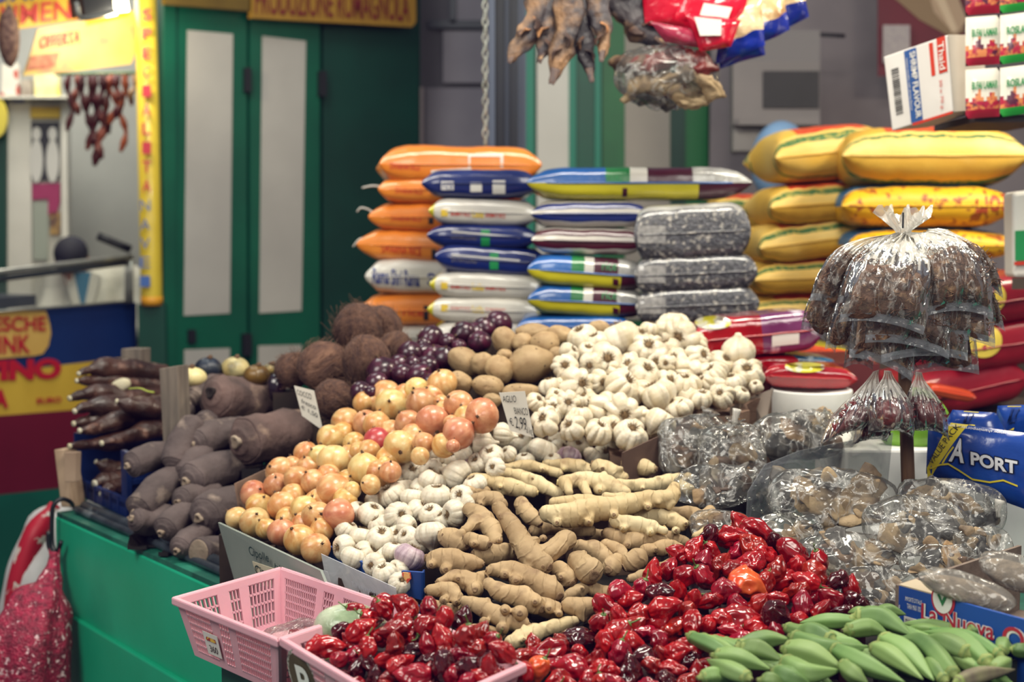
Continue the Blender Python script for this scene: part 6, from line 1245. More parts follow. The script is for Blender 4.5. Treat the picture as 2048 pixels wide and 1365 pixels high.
def up1(u, k, s):
    if s < 0: return 1 if u < .55 else 4
    if k < .22: return 3
    return 0 if u < -.35 else 2 if u < -.12 else 3 if u < .08 else 4 if u < .5 else 5
def ust(a, b):
    def f(u, k, s): return (1 if k < .34 else 0 if k < .8 else 1) if s > 0 else (0 if .12 < k < .62 else 1)
    return f
u1 = sack('longest bag on top of the right stack with a silver pointed end', 1278, 366, 4.05, 415, 64, .30, [sky, yel, grn_, wht, mar, slv], up1, roll=-.0, group=UG, seed=40, pinch=.32, ears=.08)
u2 = sack('blue and grey striped bag in the right stack', 1180, 428, 4.05, 216, 52, .30, [nav, wht], ust(0, 0), group=UG, seed=41, pinch=.34, ears=.1)
u3 = sack('maroon and cream striped bag in the right stack', 1178, 483, 4.05, 210, 54, .30, [mar, wht], ust(0, 0), group=UG, seed=42, pinch=.34, ears=.1, roll=.02)
u4 = sack('blue and yellow bag in the right stack, upper one below the stripes', 1178, 547, 4.02, 226, 62, .30, [sky, yel, grn_, wht, mar, slv], up1, roll=.07, group=UG, seed=43, pinch=.32, ears=.1)
u5 = sack('blue and yellow bag in the right stack, second below the stripes', 1176, 605, 4.02, 222, 60, .30, [sky, yel, grn_, wht, mar, slv], up1, roll=.05, group=UG, seed=44, pinch=.32, ears=.1)
u6 = sack('blue bag at the bottom of the right stack', 1150, 655, 4.02, 220, 44, .30, [sky, yel], None, group=UG, seed=45, pinch=.32)
patch(u1, 1252, 374, 1262, 392, mar, 0, 'maroon_mark'); mark(u1, 'Tilda', 1215, 348, 1250, 362, grp)
for s_, y0 in ((u4, 552), (u5, 612)): mark(s_, 'rice', 1210, y0 - 26, 1240, y0 - 8, grp); patch(s_, 1232, y0 + 8, 1244, y0 + 22, mar, 3, 'maroon_mark')
lent = M('lentils', '#55545a', '#26272c', 90, .3, .7, 130, coat=.8, c3='#a9a39a', s3=70, lo3=.56, hi3=.66, bdist=.008, spec=.7)
VG = 'clear bags of dark grain'
for k, (cx, cy, w, h, lab) in enumerate([(1392, 466, 226, 112, 'top clear bag of dark speckled grain with a shiny silvery top'), (1399, 548, 238, 76, 'middle clear bag of dark speckled grain'), (1402, 612, 240, 74, 'bottom clear bag of dark speckled grain above the garlic')]):
    def lp(u, kk, s, k=k): return 1 if (k == 0 and s > 0 and kk > .86) else 0
    s_ = sack(lab, cx, cy, 3.92, w, h, .26, [lent, slv], lp, yaw=-.08, group=VG, seed=60 + k, pinch=.30, ears=.03, roll=-.05, name='grain_bag', cat_='bag', wr=1.0)
    patch(s_, 1284, cy - 14, 1342, cy + 22, M('clear_label', '#a9a6a2', '#7c7a7a', 60, .2, coat=.6), 0, 'clear_label')
s3_ = MB(); zz = P(1400, 652, 3.9).z; s3_.prism([V((P(1270, 650, 3.9).x, 3.80, ZT)), V((.735, 3.80, ZT)), V((.735, 3.97, ZT)), V((P(1270, 650, 3.9).x, 3.97, ZT))], (0, 0, zz - .02 - ZT)); tag(s3_.build('sack_stand', M('stand_wood', ''), smooth=False), 'narrow stand under the bags of dark grain', 'stand')
# yellow woven sacks at the right
ywv = M('woven_yellow', '#dfb246', '#cf9f38', 6, .5, .5, 160, c3='#edd07c', s3=3, lo3=.5, hi3=.8, bdist=.003); ywl = M('woven_pale', '#ebcb78', '#dfb858', 6, .5, .5, 160, bdist=.003); gst = M('woven_green', '#3d6a3c', '#a39a4a', 70, .55, lo=.5, hi=.62); rst = M('woven_red', '#c23a1e', '#cf5a2a', 20, .55); bst = M('woven_blue', '#2c5f8d', '#3f77a2', 20, .55); ybr = M('woven_pattern', '#e3b01e', '#9a4f1c', 34, .5, lo=.56, hi=.6); rds = M('sack_crimson', '#a01b2c', '#8a1626', 5, .35, .3, 18, coat=.3)
def yp(u, k, s):
    if s > 0: return 3 if k < .50 else 1 if k < .66 else 3 if k < .76 else 2 if abs(u) < .6 else 0
    return 1 if .72 < k < .86 else 0
YG = 'yellow woven sacks in the left column'; ZG = 'yellow woven sacks in the right column'
s4 = MB(); zy = P(1600, 655, 4.55).z; s4.prism([V((.76, 4.42, 0)), V((1.75, 4.42, 0)), V((1.75, 5.2, 0)), V((.76, 5.2, 0))], (0, 0, zy)); tag(s4.build('sack_stand', M('stand_wood', ''), smooth=False), 'dark stand under the yellow woven sacks', 'stand')
for k, (cx, cy, w, h, lab, rl) in enumerate([(1665, 304, 252, 112, 'topmost yellow sack of the left column, showing its red print', -.10), (1642, 408, 226, 86, 'yellow sack second from the top of the left column', -.07), (1628, 482, 242, 84, 'yellow sack with red and green stripes third in the left column', -.12), (1612, 557, 230, 74, 'yellow sack fourth from the top of the left column', -.03), (1612, 622, 230, 58, 'lowest yellow sack of the left column', 0)]):
    sack(lab, cx, cy, 4.72, w, h, .40, [ywv, gst, rst, ywl], yp, roll=rl, yaw=.1, group=YG, seed=80 + k, pinch=.46, ears=.03, name='woven_sack')
s5 = MB(); s5.prism([V((P(1440, 500, 5.35).x, 5.3, 0)), V((P(1570, 500, 5.35).x, 5.3, 0)), V((P(1570, 500, 5.35).x, 5.75, 0)), V((P(1440, 500, 5.35).x, 5.75, 0))], (0, 0, P(1500, 615, 5.35).z)); tag(s5.build('sack_stand', M('stand_wood', ''), smooth=False), 'stand far behind the grain bags', 'stand')
for k, (cy, h) in enumerate([(432, 86), (500, 60), (560, 56)]): sack(f"yellow sack standing furthest back behind the grain bags, {['upper', 'middle', 'lower'][k]}", 1492, cy, 5.35, 130, h, .36, [ywv, gst, rst, ywl], yp, seed=86 + k, pinch=.46, ears=.03, name='woven_sack', group='yellow sacks furthest back')
def zp(u, k, s):
    if s > 0: return 3 if k < .54 else 1 if k < .68 else 3 if k < .78 else 2 if -.5 < u < .25 else 0
    return 1 if .76 < k < .9 else 0
z1 = sack('large pale yellow sack on top of the right column under the white carton', 1882, 311, 4.5, 366, 122, .42, [ywv, gst, rst, ywl], zp, yaw=-.06, group=ZG, seed=91, pinch=.46, ears=.02, name='woven_sack')
z2 = sack('golden sack with brown motifs in the right column, lettered at its end', 1868, 412, 4.5, 346, 92, .42, [ybr, bst], lambda u, k, s: 1 if s > 0 and k > .84 else 0, yaw=-.05, group=ZG, seed=92, pinch=.46, ears=.02, name='woven_sack')
mark(z2, 'Lion', 1976, 376, 2046, 428, M('print_brown', '#a1421c'), -8, .02)
z3 = sack('golden sack with a blue top, third in the right column', 1870, 492, 4.5, 336, 70, .42, [ybr, bst], lambda u, k, s: 1 if s > 0 and k > .84 else 0, group=ZG, seed=93, pinch=.46, ears=.02, name='woven_sack')
z3b = sack('golden sack behind the stick bundle, lowest of the right column', 1862, 556, 4.52, 330, 58, .42, [ybr, bst], None, group=ZG, seed=97, pinch=.46, ears=.02, name='woven_sack')
s6 = MB(); s6.prism([V((P(1700, 500, 4.5).x + .01, 4.44, 0)), V((1.80, 4.44, 0)), V((1.80, 4.9, 0)), V((P(1700, 500, 4.5).x + .01, 4.9, 0))], (0, 0, .1)) if False else None
RG = 'crimson sacks with yellow discs'
yd = M('disc_yellow', '#e0c552', rough=.4)
for k, (cx, cy, w, h, lab) in enumerate([(2012, 602, 210, 96, 'upper crimson sack with a yellow disc and red butterfly mark'), (1998, 692, 220, 92, 'lower crimson sack with a yellow disc and red butterfly mark'), (1920, 784, 250, 90, 'plain crimson sack below the marked ones')]):
    s_ = sack(lab, cx, cy, 3.95, w, h, .34, [rds], None, yaw=.15, roll=-.12 if k < 2 else -.2, group=RG if k < 2 else None, seed=100 + k, pinch=.33, ears=.02, name='printed_sack')
    if k < 2:
        m = MB(); o, bv, dd = s_; cxx, cyy = (2004, 598) if k == 0 else (1996, 688); vs = [];
        for i in range(29):
            if i == 28: x, y = cxx, cyy
            else: x, y = cxx + 40 * math.cos(2 * PI * i / 28), cyy + 36 * math.sin(2 * PI * i / 28)
            p = P(x, y, dd - .12); hh_ = bv.ray_cast(p, V((0, 1, 0))); vs.append((hh_[0] - V((0, .003, 0))) if hh_[0] else p + V((0, .12, 0)))
        m.add(vs, [(28, i, (i + 1) % 28) for i in range(28)]); m.build('yellow_disc', yd, o, fix=False)
        mark(s_, 'K', cxx - 2, cyy - 20, cxx + 26, cyy + 22, M('print_crimson', '#a3263a'), -4, .05); mark(s_, 'I', cxx - 4, cyy - 14, cxx + 6, cyy + 20, M('print_crimson', ''), 0, .05)
s7 = MB(); s7.prism([V((P(1780, 500, 3.95).x, 3.93, ZT)), V((1.72, 3.93, ZT)), V((1.72, 4.35, ZT)), V((P(1780, 500, 3.95).x, 4.35, ZT))], (0, 0, P(1900, 830, 3.95).z - ZT)); tag(s7.build('sack_stand', M('stand_wood', ''), smooth=False), 'low stand under the crimson sacks', 'stand')
gp_ = MB(); cpk = P(2046, 470, 3.75); gp_.prism([P(2026, 385, 3.75), P(2070, 380, 3.75), P(2070, 556, 3.75), P(2028, 556, 3.75)], (0, .08, 0)); gpo = gp_.build('flour_packet', whp, smooth=False, bevel=.01); tag(gpo, 'white and green paper packet at the right edge beside the golden sacks', 'packet')
gq_ = MB(); gq_.prism([P(2030, 462, 3.745), P(2066, 460, 3.745), P(2066, 520, 3.745), P(2030, 522, 3.745)], (0, -.002, 0)); gq_.build('green_print', grp, gpo, smooth=False)
gq_ = MB(); gq_.prism([P(2028, 524, 3.745), P(2066, 522, 3.745), P(2066, 530, 3.745), P(2028, 531, 3.745)], (0, -.002, 0)); gq_.build('red_print', redp, gpo, smooth=False)
s8 = MB(); s8.prism([P(2024, 556, 3.70), P(2080, 556, 3.70), P(2080, 556, 3.86), P(2024, 556, 3.86)], (0, 0, -.03)); tag(s8.build('side_shelf', M('stand_wood', ''), smooth=False), 'small shelf under the flour packet at the right edge', 'shelf')
# sweet packets between garlic and yellow sacks
swr = M('sweet_red', '#b8121c', '#8f0d18', 6, .14, .5, 14, coat=.8, bdist=.012); swp = M('sweet_purple', '#6b2a58', '#8a4a78', 8, .16, .5, 14, coat=.8, c3='#d8c9d4', s3=14, lo3=.6, hi3=.66, bdist=.012); swb = M('sweet_blue', '#1f6f9a', '#15506f', 20, .14, .8, 30, coat=.8, c3='#bcd8e0', s3=26, lo3=.6, hi3=.66, bdist=.01); swy = M('sweet_oval', '#d9cf3c', '#e6e2cf', 18, .2, coat=.6, lo=.48, hi=.54); swo = M('sweet_orange', '#d9532a', '#c7401f', 6, .25, .3, 20, coat=.4)
def oval_on(s_, cx, cy, rx, ry, m, name='printed_oval'):
    o, bv, dd = s_; vs = []
    for i in range(25):
        x, y = (cx, cy) if i == 24 else (cx + rx * math.cos(2 * PI * i / 24), cy + ry * math.sin(2 * PI * i / 24)); p = P(x, y, dd - .12); h = bv.ray_cast(p, V((0, 1, 0))); vs.append((h[0] - V((0, .003, 0))) if h[0] else p + V((0, .12, 0)))
    m_ = MB(); m_.add(vs, [(24, i, (i + 1) % 24) for i in range(24)]); m_.build(name, m, o, fix=False)
w1 = sack('shiny red and purple sweet packet leaning behind the rear garlic', 1515, 672, 3.62, 246, 82, .16, [swr, swp], lambda u, v, s: 0 if u < .05 else 1, roll=-.10, seed=111, pinch=.32, ears=.08, name='sweet_packet', wr=1.3, cat_='packet')
oval_on(w1, 1440, 652, 38, 14, swy); patch(w1, 1562, 676, 1618, 702, whp, -6, 'white_label')
w2 = sack('shiny red sweet packet on the white bucket with a yellow oval', 1620, 756, 3.50, 176, 46, .16, [swr], None, roll=.04, seed=112, pinch=.32, ears=.08, name='sweet_packet', wr=1.3, cat_='packet'); oval_on(w2, 1632, 745, 42, 11, swy)
w3 = sack('crinkled blue foil packet between the two red ones', 1608, 724, 3.66, 130, 24, .14, [swb], None, roll=.08, seed=113, pinch=.4, ears=.05, name='sweet_packet', wr=1.5, cat_='packet')
w4 = sack('long orange packet slanting below the yellow sacks', 1672, 716, 3.95, 150, 40, .3, [swo, yel], lambda u, k, s: 1 if s > 0 and k > .8 else 0, roll=.16, seed=114, pinch=.32, name='sweet_packet', wr=1.5, cat_='packet')
w5 = sack('orange packet lying on the crimson sack behind the stick', 1905, 788, 3.80, 92, 24, .08, [swo], None, roll=.18, seed=115, pinch=.4, name='sweet_packet', cat_='packet')
w6 = sack('red packet under the blue foil one behind the garlic', 1545, 735, 3.64, 110, 44, .14, [swr], None, seed=116, pinch=.32, name='sweet_packet', wr=1.3, cat_='packet')
s9 = MB(); s9.prism([V((P(1400, 700, 3.6).x, 3.6, ZT)), V((P(1760, 700, 3.6).x, 3.60, ZT)), V((P(1760, 700, 3.6).x, 4.3, ZT)), V((.76, 4.3, ZT)), V((.76, 3.79, ZT)), V((P(1400, 700, 3.6).x, 3.79, ZT))], (0, 0, P(1500, 728, 3.6).z - ZT)) ; tag(s9.build('packet_stand', M('stand_red', '#5d1a1c'), smooth=False), 'low dark red stand under the sweet packets', 'stand')
# ------------------------------------------------------------------ shelf at upper right: carton and sachets
sh_ = MB(); SHD = 3.62; sh_.prism([P(1950, 244, SHD), P(2110, 244, SHD), P(2110, 244, SHD) + V((0, .35, 0)), P(1950, 244, SHD) + V((0, .35, 0))], (0, 0, .018)); sho = sh_.build('high_shelf', M('shelf_dark', '#3a3234', '#2c2628', 6, .7), smooth=False); tag(sho, 'dark shelf above the yellow sacks at the upper right', 'shelf')
sp_ = MB(); sp_.prism([P(2090, 0, SHD + .3), P(2110, 0, SHD + .3), P(2110, 244, SHD + .3), P(2090, 244, SHD + .3)], (0, .02, 0)); sp_.build('bracket', M('shelf_dark', ''), sho, smooth=False)
cw = M('carton_white', '#ddd8d2', '#d2ccc6', 5, .6); cg = M('carton_side', '#b3aca2', '#a69f96', 6, .7)
cto = [P(1767, 114, 3.72), P(1894, 70, 3.60), P(1906, 224, 3.60), P(1784, 262, 3.72)]; cn = (cto[1] - cto[0]).cross(cto[3] - cto[0]).normalized(); cn = cn if cn.y > 0 else -cn
cm_ = MB(); cm_.prism(cto, cn * .20); cbo = cm_.build('tilted_carton', cw, smooth=False, bevel=.003); tag(cbo, 'tilted white carton lettered SHRIMP FLAVOUR with a barcode', 'carton')  # meant to lean on the sack top; no hanger is built
ce2 = MB(); rx_ = (cto[1] - cto[0]).normalized(); sd_ = [cto[1] + rx_ * .001, P(1942, 72, 3.85), P(1946, 230, 3.85), cto[2] + rx_ * .001]
ce2.prism([cto[1] + rx_ * .002, cto[1] + rx_ * .002 + cn * .2, cto[2] + rx_ * .002 + cn * .2, cto[2] + rx_ * .002], rx_ * .001); ce2.build('carton_end', cg, cbo, smooth=False)
def cq(u0, v0, u1, v1, o=.001): f = lambda u, v: cto[0].lerp(cto[1], u).lerp(cto[3].lerp(cto[2], u), v) - cn * o; return [f(u0, v1), f(u1, v1), f(u1, v0), f(u0, v0)]
def cpatch(name, r, m, o=.001): mb = MB(); mb.prism(cq(*r, o=o), -cn * .0006); return mb.build(name, m, cbo, smooth=False)
cpatch('blue_stripe', (.33, .02, .52, .98), M('carton_blue', '#27508d')); cpatch('red_stripe', (.72, .03, .78, .46), redp); cpatch('red_stripe', (.84, .0, .97, .46), redp); cpatch('red_base', (.35, .985, 1.0, 1.02), redp)
def vq(u0, v0, u1, v1, o=.003): a, b, c, d = cq(u0, v0, u1, v1, o); return [d, a, b, c]     # reads downward
lettering('SHRIMP FLAVOUR', vq(.42, .06, .51, .94), whp, cbo, bold=.02, lift=.0006); lettering('instant noodles with shrimp flavour', vq(.345, .12, .385, .82), whp, cbo, lift=.0006); lettering('Thaid', vq(.86, .06, .95, .42), whp, cbo, bold=.01, lift=.0006); lettering('30 x 70 g', vq(.82, .54, .88, .92), redp, cbo, lift=.0006)
br = MB(); 
for k in range(26): v0 = .20 + .62 * k / 26; br.add(cq(.10, v0, .22, v0 + .62 / 26 * R.choice([.35, .5, .65]), .0016), [(0, 1, 2, 3)])
br.build('barcode', M('barcode_ink', '#3d3a36'), cbo, smooth=False, fix=False)
sfr = M('sachet_fruit', '#b3213e', '#e08a52', 55, .3, lo=.45, hi=.55, coat=.5, c3='#5a1f3a', s3=40, lo3=.55, hi3=.62); sw_ = M('sachet_white', '#e4ddcf', rough=.3, coat=.4); swr2 = M('sachet_red', '#a31d33', rough=.3, coat=.4); swg = M('sachet_green', '#2f9a3c', rough=.3, coat=.4)
def sachet(x0, y0, w, h, skew, band, txt, label):
    d = SHD - .03; q = [P(x0, y0 + skew, d), P(x0 + w, y0, d), P(x0 + w, y0 + h, d), P(x0, y0 + h + skew, d)]; n = 12; mb = MB(); vs = []; mi = []
    for s in (-1, 1):
        b0 = len(mb.v); vs = []
        for j in range(n + 1):
            for i in range(n + 1):
                u, v = i / n, j / n; p = q[0] * (1 - u) * (1 - v) + q[1] * u * (1 - v) + q[2] * u * v + q[3] * (1 - u) * v; k = (1 - (2 * u - 1) ** 4) * (1 - (2 * v - 1) ** 4); vs.append(p + V((0, s * .010 * k, 0)))
        mb.add(vs, [(j * (n + 1) + i, j * (n + 1) + i + 1, (j + 1) * (n + 1) + i + 1, (j + 1) * (n + 1) + i) for j in range(n) for i in range(n)], [2 if j >= n - 2 else (1 if j > n * .50 + 1.2 * math.sin(i * 1.3) else 0) for j in range(n) for i in range(n)])
    o = mb.build('sachet', [sw_, sfr, band], fix=False); tag(o, label, 'sachet', 'sachets hung on the shelf')
    f = lambda u, v: q[0] * (1 - u) * (1 - v) + q[1] * u * (1 - v) + q[2] * u * v + q[3] * (1 - u) * v + V((0, -.012, 0))
    lettering(txt, [f(.14, .42), f(.9, .42), f(.9, .26), f(.14, .26)], M('print_green', ''), o, bold=.03, lift=.001)
for r, y0 in enumerate((-72, 30, 135)):
    sachet(1931, y0, 68, 98, 5, swr2, 'BI.FAI LAMAR', ['sachet cut by the top edge, left strip', 'middle sachet of the left strip with red band', 'lowest sachet of the left strip with red band'][r]); sachet(2000, y0 - 8, 72, 98, 9, swg, 'ROSLANO', ['sachet cut by the top edge, right strip', 'middle sachet of the right strip with green band', 'lowest sachet of the right strip with green band'][r])
# ================================================================== green shuttered kiosk behind
plK = planeof(330, 6.6, 835, 7.47)
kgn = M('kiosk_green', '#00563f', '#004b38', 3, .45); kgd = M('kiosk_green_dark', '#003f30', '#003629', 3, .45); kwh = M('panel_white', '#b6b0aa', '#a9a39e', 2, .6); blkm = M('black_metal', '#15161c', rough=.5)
kio = empty('kiosk', V((on(plK, 330, 454).x, on(plK, 330, 454).y, 0)), 'dark green shuttered market kiosk with narrow white panels', 'kiosk')
gy = lambda x: 454 + 1.6 * F / (on(plK, x, 454).y)
def kp(name, poly, m, thick=.03, off=0.0, par=kio): return panel(plK, poly, name, m, par, thick, off)
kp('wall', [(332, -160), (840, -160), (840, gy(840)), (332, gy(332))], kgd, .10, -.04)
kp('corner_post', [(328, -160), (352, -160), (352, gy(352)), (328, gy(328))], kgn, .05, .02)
kp('end_panel', [(646, -60), (836, -40), (836, gy(836)), (646, gy(646))], M('kiosk_green_shade', '#00382d', '#003026', 3, .5), .03, -.01)  # shade on the kiosk's right end is put into this darker green
def door(x0, x1, wp, lp, hy):
    d = kp('shutter_door', [(x0, 12 + (x0 - 345) * .05), (x1, 18 + (x1 - 345) * .05), (x1, gy(x1) - 40), (x0, gy(x0) - 40)], kgn, .04, .01)
    f = panel(plK, wp, 'white_panel', kwh, d, .012, .014); panel(plK, lp, 'white_panel', kwh, d, .012, .014)
    for r in hy: panel(plK, rect(*r), 'hinge', blkm, d, .03, .045)
door(350, 494, [(375, 60), (466, 68), (460, 627), (368, 632)], [(369, 700), (460, 697), (459, 840), (368, 845)], [(492, 135, 503, 184), (488, 668, 504, 712)])
door(500, 640, [(525, 72), (612, 82), (603, 622), (519, 627)], [(517, 692), (603, 690), (602, 830), (515, 835)], [(641, 142, 654, 192)])
panel(plK, rect(378, 660, 392, 686), 'lock', blkm, kio, .03, .03)
ysg = M('sign_yellow', '#a57a28', '#946c22', 5, .5)
sg = panel(plK, [(504, -62), (832, -62), (832, 44), (824, 54), (504, 36)], 'shop_sign', ysg, None, .04, .10); tag(sg, 'yellow hanging sign with tall dark red lettering above the kiosk doors', 'sign')
lettering('PRODUZIONE ROMAGNOLA', pxquad(plK, 510, -30, 818, 27, .105, 16), M('sign_red', '#6e1f1c', rough=.5), sg, bold=.01, lift=.003)
sg2 = panel(plK, [(330, -60), (498, -60), (498, 22), (330, 8)], 'shop_sign', M('sign_brown', '#6d5518', '#5d4712', 5), None, .04, .10); tag(sg2, 'brownish yellow sign edge at the top left of the kiosk', 'sign')
# grey panelled wall, post and chain, second kiosk
plM = planeof(835, 7.9, 1000, 7.9)
gw = M('grey_panel', '#75707a', '#69646f', 2, .8); gw2 = M('grey_panel_dark', '#4b4850', '#413e46', 2, .8); frm = M('frame_dark', '#14182a', rough=.5)
gp = empty('grey_partition', on(plM, 910, 1000) * V((1, 1, 0)), 'grey metal partition of stacked panels between the two kiosks', 'partition')
for nm_, r, m, o_ in (('panel', (838, -160, 1010, 1030), gw2, 0), ('panel', (838, 176, 1010, 700), gw, .03), ('panel', (886, 62, 1010, 166), gw, .03), ('panel', (912, -100, 1010, 52), gw, .03), ('cross_bar', (858, 40, 1010, 56), frm, .05), ('upright_bar', (900, -100, 912, 46), frm, .05)): panel(plM, rect(*r), nm_, m, gp, .03, o_)
pe = panel(plM, [(836, 174), (846, 174), (846, 640), (836, 640)], 'panel_edge', M('edge_pale', '#8d8086'), gp, .02, .04)
psd = 5.3; pst = empty('steel_post', P(1025, 1000, psd) * V((1, 1, 0)), 'dark blue steel post with pale edges standing behind the sacks', 'post')
def vbox(x0, x1, d, dep, z0, z1, name, m, par): mb = MB(); a, b = P(x0, 454, d), P(x1, 454, d); mb.prism([V((a.x, d, z0)), V((b.x, d, z0)), V((b.x, d + dep, z0)), V((a.x, d + dep, z0))], (0, 0, z1 - z0)); return mb.build(name, m, par, smooth=False)
vbox(988, 1036, psd, .1, 0, 3.2, 'column', M('post_blue', '#0d1424', '#090f1b', 4, .5), pst); vbox(978, 990, psd - .02, .1, 0, 3.2, 'pale_edge', M('post_edge', '#4b5468', rough=.5), pst); vbox(1036, 1052, psd + .05, .08, 0, 3.2, 'pale_edge', M('post_edge', ''), pst); vbox(1010, 1018, psd - .012, .02, 0, 3.2, 'ridge', M('post_ridge', '#1d2638'), pst)
chd = 4.85; ch = empty('chain', P(970, 292, chd), 'pale steel chain hanging down before the dark blue post', 'chain'); chm = M('chain_steel', '#b3b5ad', '#8d9088', 30, .35, metal=.3)
tor = MB(); n1, n2 = 16, 6; rl = .0155
for k in range(n1):
    a = 2 * PI * k / n1; c = V((.0085 * math.cos(a), 0, rl * math.sin(a)))
    for j in range(n2): b = 2 * PI * j / n2; tor.v.append(c + V((math.cos(a) * math.cos(b), math.sin(b), math.sin(a) * math.cos(b))) * .0034)
for k in range(n1):
    for j in range(n2): tor.f.append((k * n2 + j, ((k + 1) % n1) * n2 + j, ((k + 1) % n1) * n2 + (j + 1) % n2, k * n2 + (j + 1) % n2)); tor.mi.append(0)
tm = tor.mesh(True, True); tm.materials.append(chm); zc = 0.0
top_ = P(970, -20, chd); i = 0
while top_.z - i * .0265 > P(970, 286, chd).z:
    o = link('link', tm, ch); o.location = top_ + V((0, 0, -i * .0265)) - ch.location; o.rotation_euler = (0, 0, (PI / 2 if i % 2 else 0) + .35); i += 1
plS = planeof(1050, 7.25, 1420, 7.25)
k2_ = empty('kiosk', on(plS, 1230, 1000) * V((1, 1, 0)), 'second green shuttered kiosk behind the hanging dried fish, with two pale panels', 'kiosk')
gm2 = M('kiosk_green_mid', '#0a6b35', '#085c30', 3, .45); tl = M('kiosk_teal', '#0b7a63', rough=.45)
panel(plS, rect(1046, -160, 1424, 1080), 'wall', kgd, k2_, .4, -.03)
panel(plS, rect(1052, -100, 1068, 1000), 'frame', tl, k2_, .03, .02); a_ = panel(plS, rect(1068, -100, 1196, 1000), 'shutter_door', kgn, k2_, .03, .0); panel(plS, rect(1074, -60, 1138, 640), 'white_panel', M('panel_bright', '#d6d1c9', '#cbc6be', 2, .6), a_, .012, .012); panel(plS, rect(1138, -60, 1152, 800), 'bright_edge', tl, a_, .02, .02); panel(plS, rect(1190, -60, 1202, 800), 'bright_edge', tl, a_, .02, .02)
b_ = panel(plS, rect(1204, -100, 1416, 1000), 'shutter_door', gm2, k2_, .03, .0); panel(plS, rect(1250, 60, 1340, 640), 'white_panel', M('panel_beige', '#a59c92', '#988f86', 2, .6), b_, .012, .012); panel(plS, rect(1342, -60, 1370, 800), 'dark_edge', kgd, b_, .02, .012)
# right wall fittings
plW = planeof(1424, 6.7, 2048, 6.55)
mw = empty('microwave_cabinet', on(plW, 1550, 300, .05), 'grey wall cabinet holding a microwave with a dark window', 'cabinet')
cgm = M('cabinet_grey', '#837c7b', '#767070', 2, .6)
panel(plW, rect(1466, 60, 1640, 122), 'shelf_box', M('cabinet_grey_dark', '#6d686a'), mw, .3, .28); panel(plW, rect(1466, 122, 1640, 250), 'body', cgm, mw, .3, .30); panel(plW, rect(1466, 122, 1520, 302), 'side', M('cabinet_side', '#7d7876'), mw, .3, .26); panel(plW, rect(1526, 142, 1638, 216), 'window', M('window_dark', '#1d1b1e', '#272428', 4, .6), mw, .02, .31); panel(plW, rect(1476, 236, 1640, 250), 'lower_rail', cgm, mw, .05, .34)
rdm = MB(); rdm.tube([on(plW, 1590, 66, .1), on(plW, 1690, 72, .1)], .009, 8, 4); tag(rdm.build('wall_rod', blkm), 'thin black rod fixed on the grey wall above the microwave', 'rod')
bl = MB(); bl.sphere(P(1562, 325, 5.9), 1, 32, 20, sc=(.125, .10, .17)); tag(bl.build('blue_drum', M('drum_blue', '#7fa0c6', '#6d90b8', 5, .5)), 'pale blue round drum standing before the grey wall', 'drum')
bs_ = MB(); bs_.box((P(1562, 325, 5.9).x, 5.9, .72), (.3, .3, 1.44)); 
bs2 = bs_.build('drum_stand', M('stand_wood', ''), smooth=False); bs2.scale.z = (P(1562, 325, 5.9).z - .17) / 1.44; tag(bs2, 'dark stand under the pale blue drum', 'stand')
pos = panel(plW, rect(1756, -120, 1930, 152), 'wall_poster', M('poster_red', '#6a1024', '#5b0d1e', 3, .6), None, .012, .02); tag(pos, 'dark red wall poster picturing a split bread loaf', 'poster')
for nm_, pts, c in (('bread_print', [(1785, -100), (1840, -100), (1930, 60), (1906, 76), (1840, 40), (1770, -20)], '#8d7458'), ('bread_print', [(1832, -100), (1880, -100), (1934, 40), (1912, 72), (1868, 24)], '#b59a80'), ('bread_print', [(1842, -60), (1866, -60), (1916, 60), (1904, 66)], '#d0b89c')): panel(plW, pts, nm_, M('bread' + c, c, None, rough=.7), pos, .002, .024 + .002 * len(c) * (.1 if c == '#8d7458' else .3 if c == '#b59a80' else .6))
no_ = panel(plW, rect(1766, 50, 1820, 126), 'wall_notice', M('notice', '#b0a6a4', '#a1979a', 60, .7), None, .006, .06); tag(no_, 'pale paper notice with fine print pinned over the red poster', 'notice')
